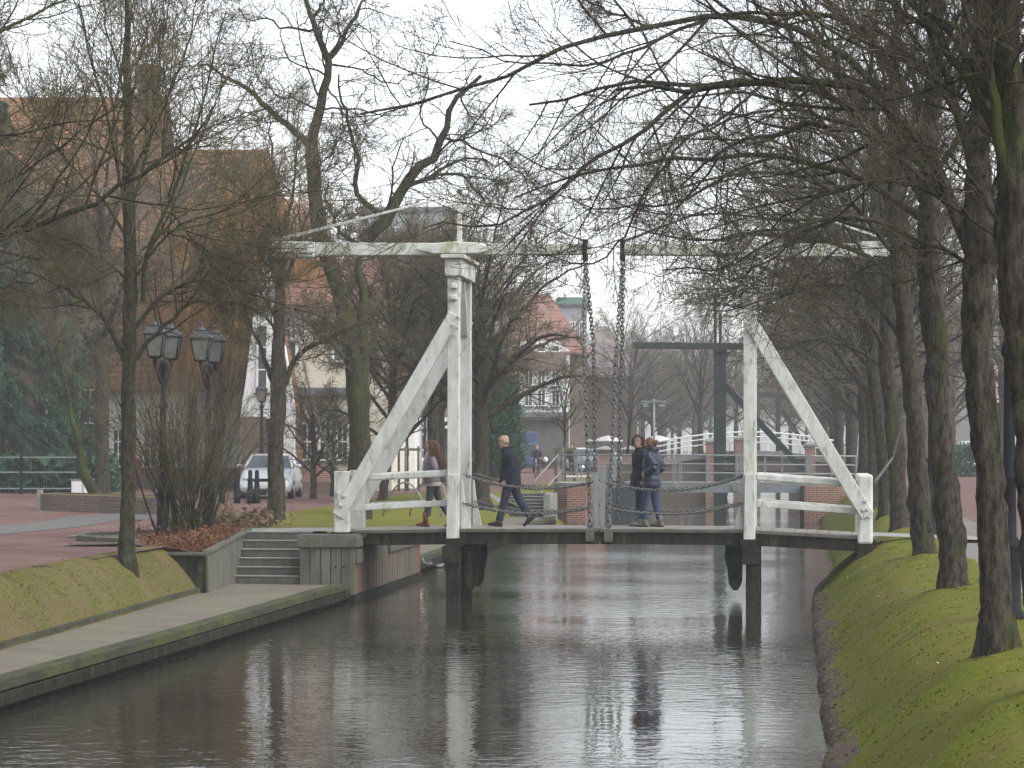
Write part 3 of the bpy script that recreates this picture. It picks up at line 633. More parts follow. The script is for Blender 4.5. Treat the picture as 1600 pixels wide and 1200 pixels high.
# decks
def zdeck(t):
    if t < -6.5: return 1.355 + (t + 8.3) / 1.8 * 0.03
    if t > -0.85: return 1.385 - (t + 0.85) * 0.052
    return 1.385 + 0.012 * math.cos((t + 3.68) / 5.7 * math.pi)
def deck(name, t0, t1, label=None):
    m = MB(); n = max(6, int((t1 - t0) / 0.2))
    for i in range(n):
        ta, tb = t0 + (t1 - t0) * i / n, t0 + (t1 - t0) * (i + 1) / n - 0.008; tm = (ta + tb) / 2
        m.beam(W(S0 - 0.02, tm, zdeck(tm) - 0.03), W(S1 + 0.05, tm, zdeck(tm) - 0.03), tb - ta, 0.06, side=tdir)
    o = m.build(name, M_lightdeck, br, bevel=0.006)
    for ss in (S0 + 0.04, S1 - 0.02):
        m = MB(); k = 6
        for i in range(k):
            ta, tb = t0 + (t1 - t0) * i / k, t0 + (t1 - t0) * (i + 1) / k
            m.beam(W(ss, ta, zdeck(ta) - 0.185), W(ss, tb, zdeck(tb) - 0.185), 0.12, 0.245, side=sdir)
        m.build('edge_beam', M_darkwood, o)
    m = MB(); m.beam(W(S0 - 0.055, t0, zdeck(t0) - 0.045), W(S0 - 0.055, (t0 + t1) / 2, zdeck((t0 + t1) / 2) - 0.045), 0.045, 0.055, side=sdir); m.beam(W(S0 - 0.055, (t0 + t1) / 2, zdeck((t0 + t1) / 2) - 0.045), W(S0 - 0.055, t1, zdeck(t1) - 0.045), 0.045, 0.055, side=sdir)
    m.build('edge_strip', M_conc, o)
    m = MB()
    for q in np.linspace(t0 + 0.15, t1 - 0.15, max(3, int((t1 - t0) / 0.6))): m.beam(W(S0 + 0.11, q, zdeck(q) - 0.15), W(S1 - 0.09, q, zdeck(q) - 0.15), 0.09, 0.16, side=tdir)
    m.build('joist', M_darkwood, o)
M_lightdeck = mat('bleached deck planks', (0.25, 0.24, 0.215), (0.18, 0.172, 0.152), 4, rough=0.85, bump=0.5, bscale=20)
deck('side_deck', -8.45, -6.55); deck('leaf_deck', -6.50, -3.70); deck('leaf_deck', -3.68, -0.88); deck('side_deck', -0.84, 1.55)

def bridge_side(post_px, strut, endpost, is_left):
    sg = 1
    # main posts: near and far
    top = 408 if is_left else 408
    for dist in (0.0, WID):
        off = sdir * dist
        p0, p1 = B(post_px, 845, S0) + off, B(post_px + (0.5 if is_left else 0), top + 14, S0) + off
        if dist: p0.z = 1.1
        o = face(p0, p1, 0.24, 0.225).build('post', M_white, br, bevel=0.012)
        if dist == 0.0:
            px = post_px - 2 if is_left else post_px + 1
            face(B(px - 2, 847, S0 - 0.16), B(px, 741, S0 - 0.16), 0.07, 0.19).build('facing_board', M_white, o, bevel=0.008)
            q = B(post_px, 455, S0 - 0.15)
            for dz in (0.10, -0.12): m = MB(); m.box(q + ZU * dz, (0.13, 0.12, 0.10), RZ); m.build('cleat', M_white, o, bevel=0.02)
            ps = [B(post_px + dx, y, S0 - 0.20) for dx, y in (((6, 495), (-2, 508), (5, 512), (0, 523)) if is_left else ((4, 498), (-4, 505), (3, 512), (8, 520)))]
            bolts(o, ps)
        # foot bracket
        m = MB(); b0 = B(post_px + (16 if is_left else -14), 827, S0) + off; sgn = 1 if is_left else -1
        m.prism([b0 + tdir * (-0.05 * sgn) , b0 + tdir * 0.13 * sgn, b0 + tdir * 0.11 * sgn + ZU * 0.10, b0 + tdir * 0.02 * sgn + ZU * 0.5, b0 + tdir * -0.03 * sgn + ZU * 0.95, b0 + tdir * (-0.06 * sgn) + ZU * 0.95], sdir * 0.09)
        m.build('foot_bracket', M_white, o, bevel=0.01)
        # struts
        a, b_ = B(*strut[0], S0) + off, B(*strut[1], S0) + off
        sd_ = -0.10 if dist == 0 else 0.06
        o = face(a + sdir * sd_, b_ + sdir * sd_, 0.12, 0.26).build('brace', M_white, br, bevel=0.012)
        if dist == 0:
            bolts(o, [B(x, y, S0 - 0.17) for x, y in ((530, 806), (533, 790), (537, 775), (527, 770)) ] if is_left else [B(x, y, S0 - 0.17) for x, y in ((1352, 783), (1349, 797), (1355, 796), (1358, 808))])
        # end post
        e0, e1 = B(endpost, 832 if is_left else 850, S0) + off, B(endpost, 736 if is_left else 741, S0) + off
        eo = face(e0, e1, 0.26, 0.29).build('end_post', M_white, br, bevel=0.05 if not is_left else 0.02)
        if not is_left:
            face(e0 - ZU * 0.62, e0 - ZU * 0.012, 0.26, 0.31).build('post_foot', M_darkwood, eo, bevel=0.01)
        # rails
        if is_left: ra, rb = ((548, 747), (700, 739.5)), ((545, 794), (700, 786))
        else: ra, rb = ((1181, 745), (1345, 757)), ((1181, 787), (1342, 799))
        face(B(*ra[0], S0) + off + sdir * 0.06, B(*ra[1], S0) + off + sdir * 0.06, 0.11, 0.14).build('rail', M_white, br, bevel=0.03)
        face(B(*rb[0], S0) + off + sdir * 0.06, B(*rb[1], S0) + off + sdir * 0.06, 0.08, 0.115).build('rail', M_white, br, bevel=0.012)
    # cross head tying both posts
    mid = sdir * (WID / 2)
    c = B(post_px + 1, 418, S0) + mid
    m = MB(); m.box(c, (0.32, WID + 0.42, 0.34), RZ); o = m.build('cross_head', M_white, br, bevel=0.01)
    m = MB(); m.box(c + ZU * 0.20, (0.46, WID + 0.60, 0.07), RZ); m.build('head_cap', M_beam, o, bevel=0.012)
    # knee braces under the head, between the posts
    for q, g_ in ((0.14, 1), (WID - 0.14, -1)):
        MB().beam(c - mid + sdir * q - ZU * 1.25, c - mid + sdir * (q + g_ * 0.55) - ZU * 0.16, 0.12, 0.10, side=tdir).build('knee_brace', M_white, o, bevel=0.008)
    # pile caps and piles in the water
    for dist in (0.0, WID):
        off = sdir * dist; pb = B(post_px - 3 if is_left else post_px + 3, 850, S0) + off; pb.z = 0
        m = MB(); m.box(pb + ZU * 0.885, (0.33, 0.42, 0.33), RZ); pc = m.build('pile_cap', M_darkwood, br, bevel=0.012)
        m = MB(); m.box(pb + tdir * 0.03 + ZU * 0.16, (0.27, 0.27, 1.12), RZ); m.build('pile', M_darkwood, pc, bevel=0.015)
        # curved pivot ear behind the pile
        sg_ = 1 if is_left else -1; e = pb + tdir * sg_ * 0.20 + sdir * (0.35 if dist == 0 else -0.35)
        prof = [(0, 1.10), (0.38, 1.10), (0.40, 0.85), (0.33, 0.62), (0.30, 0.35), (0.20, 0.22), (0.08, 0.22), (0, 0.34)]
        m = MB(); m.prism([e + tdir * sg_ * x * 0.8 + ZU * (z - 0.02) for x, z in prof], sdir * 0.12); m.build('pivot_ear', M_darkwood, pc, bevel=0.01)
bridge_side(709, ((530, 806), (712, 492)), 535, True)
bridge_side(1171, ((1356, 806), (1176, 508)), 1351.5, False)
# low cross beams joining the pile pairs
for t in (-6.5, -0.85):
    m = MB(); m.beam(W(S0 - 0.2, t, 1.12), W(S1 + 0.25, t, 1.12), 0.3, 0.16, side=tdir); m.build('sill_beam', M_darkwood, br, bevel=0.01)

# balance beams run centrally between the frames
SB = S0 + WID / 2
def bb(px, py): return B(px, py, SB)
def bal(pts, mast_px, stay_ends, cw, strap_px, left):
    m = MB(); m.beam(bb(*pts[0]), bb(*pts[1]), 0.30, 0.27, side=sdir, w2=0.28, h2=0.20); o = m.build('balance_beam', M_beam, br, bevel=0.012)
    if cw:
        m = MB(); m.beam(bb(*cw[0]), bb(*cw[1]), 0.62, 0.30, side=sdir); q = m.build('counterweight', M_white, o, bevel=0.012)
        m = MB(); m.beam(bb(cw[0][0] + 11, cw[0][1] - 2) - sdir * 0.345, bb(cw[1][0] + 4, cw[1][1] - 2) - sdir * 0.345, 0.05, 0.20, side=sdir); m.build('cover_board', M_white, q, bevel=0.008)
    # saddle, mast and stays
    m = MB(); c = bb(mast_px, 391); m.box(c - ZU * 0.0, (1.05, 0.42, 0.15), RZ); m.prism([c + tdir * x + ZU * z - sdir * 0.24 for x, z in ((-0.9, 0.02), (-0.5, 0.12), (-0.1, 0.16), (0.4, 0.13), (0.75, 0.0), (0.4, -0.08), (-0.5, -0.08))], sdir * 0.05)
    m.build('saddle', M_beam, o, bevel=0.02)
    p0, p1 = bb(mast_px, 386), bb(mast_px, 303)
    m = MB(); m.beam(p0, p1, 0.09, 0.095, side=sdir, w2=0.075, h2=0.075); ms = m.build('mast', M_beam, o, bevel=0.008)
    m = MB(); m.box(p1 + ZU * 0.04, (0.11, 0.11, 0.1), RZ); m.build('mast_cap', M_conc, ms, bevel=0.02)
    for e_ in stay_ends:
        for dx in (-0.05, 0.05):
            m = MB(); m.tube([p1 + sdir * dx, bb(*e_) + sdir * dx * 3], 0.013 if e_[0] < mast_px else 0.009, 6); m.build('stay_rod', M_white if (e_[0] < mast_px) == left else M_chain, o)
    a = bb(strap_px, 376); m = MB(); m.box(bb(strap_px, 391) , (0.085, 0.36, 0.40), RZ); m.box(a + ZU * 0.0, (0.11, 0.12, 0.05), RZ); m.build('strap', M_iron, o, bevel=0.008)
    return o
bal(((430, 390), (925, 389.5)), 718, ((436, 374), (912, 376)), ((430, 390.5), (493, 391)), 914.5, True)
bal(((1395, 391.5), (970, 390.5)), 1170, ((1385, 374), (975, 377)), None, 973, False)
m = MB(); m.beam(bb(1385, 391), bb(1345, 391), 0.62, 0.30, side=sdir); m.build('counterweight', M_white, br, bevel=0.012)

# chains
_LINK = {}
def chain(name, pts, link, wire, parent, m_=None):
    """one chain: alternate upright and flat links along a polyline"""
    p = np.array([tuple(q) for q in pts]); d = np.r_[0, np.cumsum(np.linalg.norm(np.diff(p, axis=0), axis=1))]; n = max(2, int(d[-1] / (link * 0.72)))
    m = MB()
    for i in range(n):
        u = d[-1] * (i + 0.5) / n; c = Vector([np.interp(u, d, p[:, j]) for j in range(3)]); c2 = Vector([np.interp(min(u + 0.02, d[-1]), d, p[:, j]) for j in range(3)]); c1 = Vector([np.interp(max(u - 0.02, 0), d, p[:, j]) for j in range(3)])
        x = (c2 - c1).normalized(); y = x.cross(sdir if i % 2 else ZU if abs(x.z) < 0.9 else tdir).normalized(); 
        if abs(x.z) > 0.9: y = (sdir if i % 2 else tdir); y = (y - x * x.dot(y)).normalized()
        z = x.cross(y); M = Matrix((x, y, z)).transposed().to_4x4()
        m.torus(c, link * 0.30, wire, M, 10, 5, sx=1.75)
    return m.build(name, m_ or M_chain, parent)
def sag(a, b, dz, n=14):
    a, b = Vector(a), Vector(b); return [a.lerp(b, i / n) - ZU * (dz * 4 * (i / n) * (1 - i / n)) for i in range(n + 1)]
zA = lambda px, s: zdeck(T_(px, s))
def hoist(top_px, near_sp, far_sp, near_b, far_b, name='hoist_chain'):
    top = bb(top_px, 408)
    # the spreader bar keeps the two strands apart
    ns = B(*near_sp, S0 + 0.25); fs = B(*far_sp, S1 - 0.25)
    nb = W(S0 - 0.02, T_(near_b, S0 - 0.02), zA(near_b, S0) + 0.06); fb = W(S1 + 0.02, T_(far_b, S1 + 0.02), zA(far_b, S1) + 0.06)
    chain(name, [top, ns, nb], 0.115, 0.0135, br); chain(name, [top + sdir * 0.05, fs, fb], 0.115, 0.0135, br)
    m = MB(); m.tube([ns - (fs - ns).normalized() * 0.08, fs + (fs - ns).normalized() * 0.08], 0.035, 8); m.build('spreader_bar', M_lightconc, br)
    for q, pz in ((nb, -1), (fb, 1)):
        m = MB(); m.torus(q, 0.05, 0.015, Matrix.Rotation(R(90), 4, 'X'), 12, 6); m.build('chain_ring', M_chain, br)
    m = MB(); m.box(nb - sdir * 0.06 - ZU * 0.2, (0.17, 0.04, 0.24), RZ); m.build('lifting_plate', M_conc, br, bevel=0.01)
hoist(914.5, (912, 541), (927, 534), 922, 931); hoist(973, (964, 536), (972, 539), 951, 965)
for s_ in (S0, S1):
    ca = W(s_, T_(725, S0), zA(725, S0)); cb = W(s_, T_(931, S0), zA(931, S0)); cc = W(s_, T_(1158, S0), zA(1158, S0))
    chain('rail_chain', sag(ca + ZU * 1.03, cb + ZU * 0.90, 0.20), 0.085, 0.0105, br); chain('rail_chain', sag(ca + ZU * 0.48, cb + ZU * 0.42, 0.17), 0.085, 0.0105, br)
    chain('rail_chain', sag(cb + tdir * 0.1 + ZU * 0.90, cc + ZU * 1.0, 0.22), 0.085, 0.0105, br); chain('rail_chain', sag(cb + tdir * 0.1 + ZU * 0.42, cc + ZU * 0.48, 0.17), 0.085, 0.0105, br)
    m = MB(); m.box(cb + ZU * 0.53, (0.10, 0.06, 1.06), RZ); m.build('stanchion', M_steel, br, bevel=0.008)
    m = MB(); m.box(cb + tdir * 0.125 + ZU * 0.60, (0.09, 0.06, 1.2), RZ); m.build('stanchion', M_steel, br, bevel=0.008)
# pull chains hanging from the tail of each beam
chain('pull_chain', sag(bb(441, 400), B(530, 742, SB), 0.55, 20), 0.07, 0.008, br)
chain('pull_chain', sag(bb(1388, 400), B(1366, 752, S0), -0.0, 6)[:1] + [B(1418, 470, SB), B(1419, 560, SB), B(1413, 650, SB), B(1395, 715, SB), B(1368, 752, S0)], 0.07, 0.008, br)
# ------------------------------------------------------------------ trees
def tr(Y, pts, rng):
    """polyline through picture points at about distance Y, wandering a little in depth"""
    out = []; y = 0.0; slope = rng.uniform(-0.10, 0.10)
    for i, p in enumerate(pts):
        if i: y += slope * math.hypot(p[0] - pts[i - 1][0], p[1] - pts[i - 1][1]) * Y / F * 3
        out.append(P(p[0], p[1], Y + y + (p[2] if len(p) > 2 else 0)))
    return out
def traced(name, Y, trunk, tr_r, limbs, label, seed=1, fill=0, fillspread=3.5, height=11, h0=3.5, filldir=None, **kw):
    rng = np.random.default_rng(seed); tp = [P(*q, Y) for q in trunk]; L = []; r = []
    for l, rr in limbs: L.append(tr(Y, l, rng)); r.append(rr)
    if fill:
        top = tp[-1]; base = Vector((tp[0].x * 0.3 + top.x * 0.7, Y, tp[0].z))
        L += auto_limbs(base, h0, min(height * 0.62, top.z - base.z), fill, fillspread, height, rng, droop=0.9, azi=filldir); r += [tr_r[-1] * 0.6] * fill
    return bare_tree(name, tp, tr_r, L, label, seed=seed, limb_r=r, **kw)
GL, GR = 'bare trees along the left bank', 'bare trees in a row along the right bank'
# nearest left tree with forked lower limbs
traced('bare_tree', 44.8, [(197, 882), (199, 760), (200, 640), (203, 520), (205, 400), (203, 260), (199, 120), (197, -60)], [0.125, 0.118, 0.112, 0.105, 0.10, 0.075, 0.055, 0.03], [
    ([(194, 565), (183, 535), (168, 503), (143, 478), (100, 446), (60, 432), (10, 420)], 0.042),
    ([(212, 562), (228, 535), (262, 505), (277, 490), (283, 477), (300, 471), (350, 470), (400, 478)], 0.045),
    ([(211, 512), (226, 490), (245, 468), (275, 448), (320, 437), (400, 440), (480, 436)], 0.034),
    ([(224, 470), (222, 420), (235, 375), (252, 345), (272, 300), (300, 225), (325, 130), (345, 30)], 0.040),
    ([(215, 430), (260, 362), (300, 343), (360, 325), (430, 310), (520, 290)], 0.026),
    ([(200, 440), (185, 425), (165, 408), (140, 398), (70, 385)], 0.024),
    ([(204, 380), (180, 340), (150, 300), (95, 240), (40, 175), (-20, 120)], 0.030),
    ([(205, 345), (190, 290), (178, 230), (160, 150), (130, 40), (120, -60)], 0.032),
    ([(204, 330), (222, 270), (240, 190), (252, 90), (270, -20)], 0.032),
    ([(204, 290), (240, 255), (300, 215), (350, 188), (420, 170)], 0.024),
    ([(203, 270), (170, 235), (110, 215), (30, 215), (-40, 225)], 0.024),
    ([(202, 190), (188, 120), (165, 40), (150, -60)], 0.025), ([(202, 180), (215, 100), (235, 20), (250, -50)], 0.025),
    ([(203, 230), (235, 180), (280, 120), (300, 40), (310, -30)], 0.024),
    ([(265, 330), (290, 360), (330, 410), (375, 470)], 0.016), ([(245, 360), (290, 372), (340, 400), (420, 430)], 0.018),
], 'slim bare tree with two low forking limbs, standing on the left grass slope', seed=21, group=GL, bark=M_barkg, twig=M_twigg, dens=(14, 9, 7), wig=(0.07, 0.09, 0.11), ratio=(0.55, 0.55, 0.55), flare=0.35, knob=0.12, lmax=3.4, rtip=0.0042, up=(0.05, 0.03, 0.02))
# a branchy tree just outside the frame on the left
traced('bare_tree', 37.0, [(-190, 935), (-185, 700), (-170, 520), (-150, 330), (-140, 100)], [0.17, 0.16, 0.14, 0.1, 0.06], [
    ([(-160, 470), (-60, 400), (0, 372), (60, 347), (110, 336), (150, 318), (200, 290), (265, 240), (330, 190)], 0.062),
    ([(-160, 400), (-60, 330), (0, 292), (50, 268), (110, 215), (180, 165), (260, 120)], 0.032),
    ([(-150, 250), (-60, 110), (0, 42), (60, 20), (110, -5), (170, -40)], 0.045),
    ([(-150, 300), (-40, 215), (40, 210), (110, 190), (200, 187)], 0.026), ([(-160, 500), (-60, 450), (10, 445), (60, 440), (110, 415)], 0.022),
    ([(-150, 200), (-80, 60), (-40, -40), (10, -120)], 0.04),
], 'bare tree mostly beyond the left edge with long mossy limbs reaching into the picture', seed=33, fill=10, height=11, fillspread=2.6, h0=4.2, group=GL, bark=M_barkg, twig=M_twigg, dens=(14, 9, 6), wig=(0.07, 0.09, 0.11), ratio=(0.45, 0.5, 0.55), lmax=2.8, rtip=0.0036)
# second left tree, in front of the silver car
traced('bare_tree', 64.0, [(430, 818), (431, 760), (432, 690), (434, 620), (437, 540), (439, 460), (441, 400), (448, 330)], [0.20, 0.185, 0.18, 0.19, 0.14, 0.12, 0.10, 0.05], [
    ([(428, 600), (414, 560), (400, 525), (385, 490), (365, 478), (340, 490)], 0.07), ([(446, 600), (455, 570), (470, 550), (490, 540), (515, 528), (540, 515), (580, 505)], 0.07),
    ([(433, 530), (425, 505), (408, 488), (395, 480), (370, 465)], 0.045), ([(433, 500), (415, 470), (390, 440), (365, 410)], 0.05),
    ([(440, 460), (432, 430), (410, 405), (380, 372), (350, 340)], 0.045), ([(441, 450), (458, 410), (475, 360), (490, 310), (500, 250)], 0.05),
    ([(442, 420), (438, 370), (430, 310), (425, 240), (420, 170)], 0.05), ([(440, 480), (475, 485), (510, 500), (530, 520)], 0.03), ([(443, 410), (470, 390), (520, 350), (560, 330)], 0.03),
    ([(445, 380), (410, 340), (370, 290), (330, 250)], 0.04), ([(446, 360), (460, 290), (465, 220), (470, 160)], 0.04),
], 'bare tree with a Y shaped fork standing in front of the parked silver car', seed=41, group=GL, bark=M_bark, twig=M_twigg, dens=(13, 9, 6), ratio=(0.45, 0.45, 0.48), flare=0.3, lmax=3.0, rtip=0.0058)
# big crooked willow behind the left end of the bridge
traced('corkscrew_willow', 69.0, [(562, 828), (563, 770), (563, 700), (560, 640), (557, 590), (545, 510), (533, 460), (512, 405), (498, 370), (490, 300), (487, 225)], [0.32, 0.29, 0.28, 0.28, 0.25, 0.21, 0.205, 0.20, 0.195, 0.18, 0.16], [
    ([(562, 620), (569, 560), (568, 480), (563, 420), (564, 385), (572, 372)], 0.22),
    ([(566, 378), (592, 355), (607, 338), (617, 318), (622, 290), (645, 270), (680, 243), (694, 215), (695, 182), (715, 152), (722, 130), (748, 122)], 0.19),
    ([(562, 384), (540, 368), (524, 352), (513, 325), (508, 310), (515, 290)], 0.07),
    ([(604, 338), (585, 328), (568, 318), (552, 305), (560, 262), (553, 225), (545, 205), (538, 185), (531, 165), (521, 135), (530, 115)], 0.085),
    ([(618, 312), (640, 285), (668, 277), (700, 270), (725, 270), (742, 285), (750, 315), (790, 330)], 0.06),
    ([(630, 295), (660, 283), (690, 262), (720, 250), (740, 240), (760, 255), (780, 250), (820, 262)], 0.05),
    ([(488, 230), (494, 195), (503, 150), (511, 110), (512, 92), (502, 60), (488, 25), (470, -10), (465, -50)], 0.145),
    ([(484, 228), (462, 205), (437, 187), (412, 168), (395, 145), (365, 128), (345, 110), (310, 100)], 0.11),
    ([(512, 94), (535, 70), (545, 45), (560, 20), (572, -5), (585, -60)], 0.07), ([(494, 45), (470, 47), (440, 38), (410, 33), (385, 28), (360, 5)], 0.04),
    ([(487, 30), (500, 15), (508, -5), (520, -50)], 0.05), ([(486, 378), (450, 368), (420, 362), (400, 345), (388, 312), (375, 300), (340, 295)], 0.07),
    ([(507, 130), (530, 165), (535, 180), (560, 200), (555, 240)], 0.03), ([(515, 100), (560, 105), (590, 125), (625, 130), (650, 165)], 0.03),
    ([(694, 215), (725, 222), (760, 240), (800, 258), (815, 270), (820, 295), (850, 310)], 0.04), ([(690, 225), (650, 180), (665, 140), (660, 100), (690, 60)], 0.03),
    ([(720, 150), (735, 185), (760, 200), (790, 190)], 0.028), ([(500, 260), (525, 230), (530, 215), (545, 190)], 0.03), ([(492, 170), (460, 155), (430, 150), (400, 120), (380, 60)], 0.03),
    ([(512, 92), (530, 60), (525, 30), (550, 0)], 0.04),
], 'tall crooked mossy willow with two stems and writhing limbs behind the left bridge brace', seed=52, bark=M_barkg, twig=M_twig, dens=(10, 6, 5), ratio=(0.46, 0.55, 0.58), wig=(0.20, 0.20, 0.18), up=(0.0, -0.03, -0.06), flare=0.3, lmax=3.2, rtip=0.0058, jit=0.07)
# --- right bank row: trunks traced, limbs arching left over the canal
GL_R = 'overhanging'
def rtree(s, t, trunk, tr_r, limbs, label, seed, fill=8, **kw):
    w = W(s, t, 0); Y = w.y
    return traced('bare_tree', Y, trunk, tr_r, limbs, label, seed=seed, fill=fill, group=GR, bark=kw.pop('bark', M_bark), twig=M_twig, **kw)
rtree(20.4, 1.78, [(1648, 1085), (1630, 900), (1611, 700), (1597, 500), (1590, 330), (1583, 150), (1578, -40)], [0.15, 0.135, 0.125, 0.13, 0.115, 0.105, 0.09], [
    ([(1575, 330), (1560, 200), (1545, 120), (1520, 40), (1500, -30)], 0.06), ([(1575, 250), (1530, 150), (1480, 80), (1420, 20), (1350, -20)], 0.045),
    ([(1580, 180), (1600, 90), (1640, 0)], 0.06), ([(1575, 200), (1500, 60), (1400, -40)], 0.04), ([(1575, 420), (1550, 330), (1500, 250), (1440, 220), (1370, 225)], 0.022),
], 'nearest mossy trunk on the right bank, leaning along the right edge of the picture', 61, fill=0, knobs=((3.1, 2.6, 0.35), (2.5, 3.3, 0.3)), dens=(11, 8, 6), wig=(0.07, 0.09, 0.11), ratio=(0.5, 0.55, 0.55), rtip=0.0028, knob=0.22, lmax=1.7, flare=0.2)
rtree(24.4, 1.83, [(1557, 1023), (1553, 900), (1548, 780), (1540, 660), (1530, 560), (1524, 480), (1530, 380), (1533, 250), (1535, 100), (1540, -60)], [0.150, 0.128, 0.125, 0.125, 0.13, 0.135, 0.115, 0.10, 0.09, 0.07], [
    ([(1518, 400), (1490, 330), (1450, 230), (1395, 165), (1330, 128), (1240, 118), (1160, 130), (1050, 150), (960, 140)], 0.062),
    ([(1520, 380), (1470, 300), (1430, 240), (1380, 210), (1300, 195), (1200, 205), (1120, 240), (1060, 280)], 0.040),
    ([(1530, 300), (1500, 190), (1470, 100), (1430, 20), (1390, -60)], 0.055), ([(1533, 230), (1560, 120), (1590, 30), (1640, -60)], 0.055),
    ([(1530, 260), (1480, 140), (1400, 60), (1300, 20), (1190, 25), (1090, 0)], 0.045), ([(1525, 440), (1500, 400), (1460, 380), (1400, 385), (1340, 420)], 0.022),
    ([(1535, 180), (1500, 70), (1420, -10), (1330, -50)], 0.04), ([(1535, 330), (1570, 260), (1620, 200)], 0.04), ([(1528, 350), (1440, 290), (1360, 280), (1270, 310), (1200, 360)], 0.028),
], 'knobbly mossy trunk on the right bank nearest in full view, foot in the foreground grass', 62, fill=0, knobs=((3.75, 3.3, 0.75), (3.2, 3.0, 0.45), (3.5, 0.1, 0.4), (2.3, 0.2, 0.2)), dens=(12, 8, 6), wig=(0.07, 0.09, 0.11), rtip=0.0026, knob=0.22, lmax=2.7, flare=0.5, ratio=(0.48, 0.58, 0.58))
rtree(34.3, 2.0, [(1490, 928), (1484, 850), (1475, 760), (1468, 680), (1462, 600), (1465, 540), (1455, 440), (1452, 300), (1458, 150), (1462, -20)], [0.165, 0.145, 0.138, 0.14, 0.15, 0.14, 0.105, 0.10, 0.09, 0.06], [
    ([(1450, 330), (1420, 260), (1370, 190), (1300, 145), (1200, 127), (1110, 127), (1040, 130), (980, 128), (900, 150), (830, 165)], 0.060),
    ([(1450, 350), (1390, 300), (1310, 265), (1200, 240), (1090, 240), (1000, 252), (930, 268), (860, 293), (800, 298)], 0.048),
    ([(1095, 130), (1050, 170), (985, 215), (930, 250), (885, 280), (845, 318), (800, 345), (750, 357), (700, 348), (660, 350)], 0.034),
    ([(1075, 215), (1045, 255), (1010, 290), (996, 325), (975, 365), (955, 395), (935, 412), (900, 412), (850, 395)], 0.020),
    ([(1452, 280), (1400, 170), (1330, 80), (1230, 30), (1120, 20), (1020, 45), (930, 50), (860, 90), (760, 130), (640, 165), (560, 185)], 0.055),
    ([(1455, 240), (1430, 120), (1390, 20), (1360, -60)], 0.05), ([(1458, 200), (1490, 90), (1520, -20)], 0.05), ([(1450, 400), (1400, 350), (1330, 335), (1240, 350), (1170, 400), (1110, 420), (1040, 415)], 0.034),
    ([(1452, 300), (1350, 200), (1250, 170), (1150, 180), (1060, 220), (990, 245)], 0.032), ([(1455, 200), (1370, 60), (1270, -20), (1180, -60)], 0.042),
    ([(1230, 240), (1150, 260), (1080, 310), (1010, 325), (930, 322), (880, 310)], 0.024), ([(1330, 335), (1240, 370), (1150, 440), (1080, 430)], 0.020),
    ([(1120, 20), (1000, 75), (900, 110), (800, 95), (720, 75)], 0.026), ([(1020, 45), (960, 20), (880, -10)], 0.022),
], 'second full trunk on the right bank, swollen below its fork and green at the foot', 63, fill=0, knobs=((4.1, 0.2, 0.55), (3.8, 3.0, 0.25)), dens=(12, 8, 6), wig=(0.07, 0.09, 0.11), knob=0.22, rtip=0.0032, lmax=3.1, flare=0.5, ratio=(0.48, 0.58, 0.58), jit=0.05)
rtree(44.8, 2.17, [(1447, 872), (1440, 800), (1432, 720), (1425, 640), (1418, 560), (1408, 470), (1400, 350), (1398, 200), (1400, 50)], [0.175, 0.15, 0.145, 0.145, 0.15, 0.12, 0.105, 0.09, 0.06], [
    ([(1412, 540), (1385, 490), (1350, 455), (1300, 440), (1240, 452), (1170, 480), (1110, 490)], 0.040),
    ([(1405, 450), (1360, 400), (1290, 375), (1200, 365), (1110, 372), (1040, 372), (990, 350)], 0.045),
    ([(1400, 400), (1340, 320), (1260, 275), (1160, 265), (1060, 290), (1000, 320)], 0.048), ([(1400, 330), (1330, 230), (1240, 160), (1130, 140), (1030, 170)], 0.05),
    ([(1398, 260), (1330, 130), (1250, 60), (1150, 50), (1060, 80)], 0.045), ([(1399, 200), (1370, 80), (1330, -20)], 0.045), ([(1400, 180), (1430, 60), (1460, -40)], 0.045),
    ([(1410, 500), (1440, 420), (1480, 360), (1530, 320)], 0.04), ([(1398, 300), (1430, 200), (1490, 120), (1540, 60)], 0.04),
    ([(1403, 430), (1330, 420), (1260, 430), (1190, 450), (1110, 420)], 0.026), ([(1400, 370), (1300, 340), (1210, 345), (1130, 330), (1040, 340), (960, 320)], 0.03),
], 'bare trunk on the right bank just nearer than the white bridge end post', 64, fill=0, knobs=((4.3, 3.0, 0.3),), dens=(12, 8, 6), wig=(0.07, 0.09, 0.11), knob=0.2, rtip=0.0038, lmax=3.5, ratio=(0.48, 0.58, 0.58))
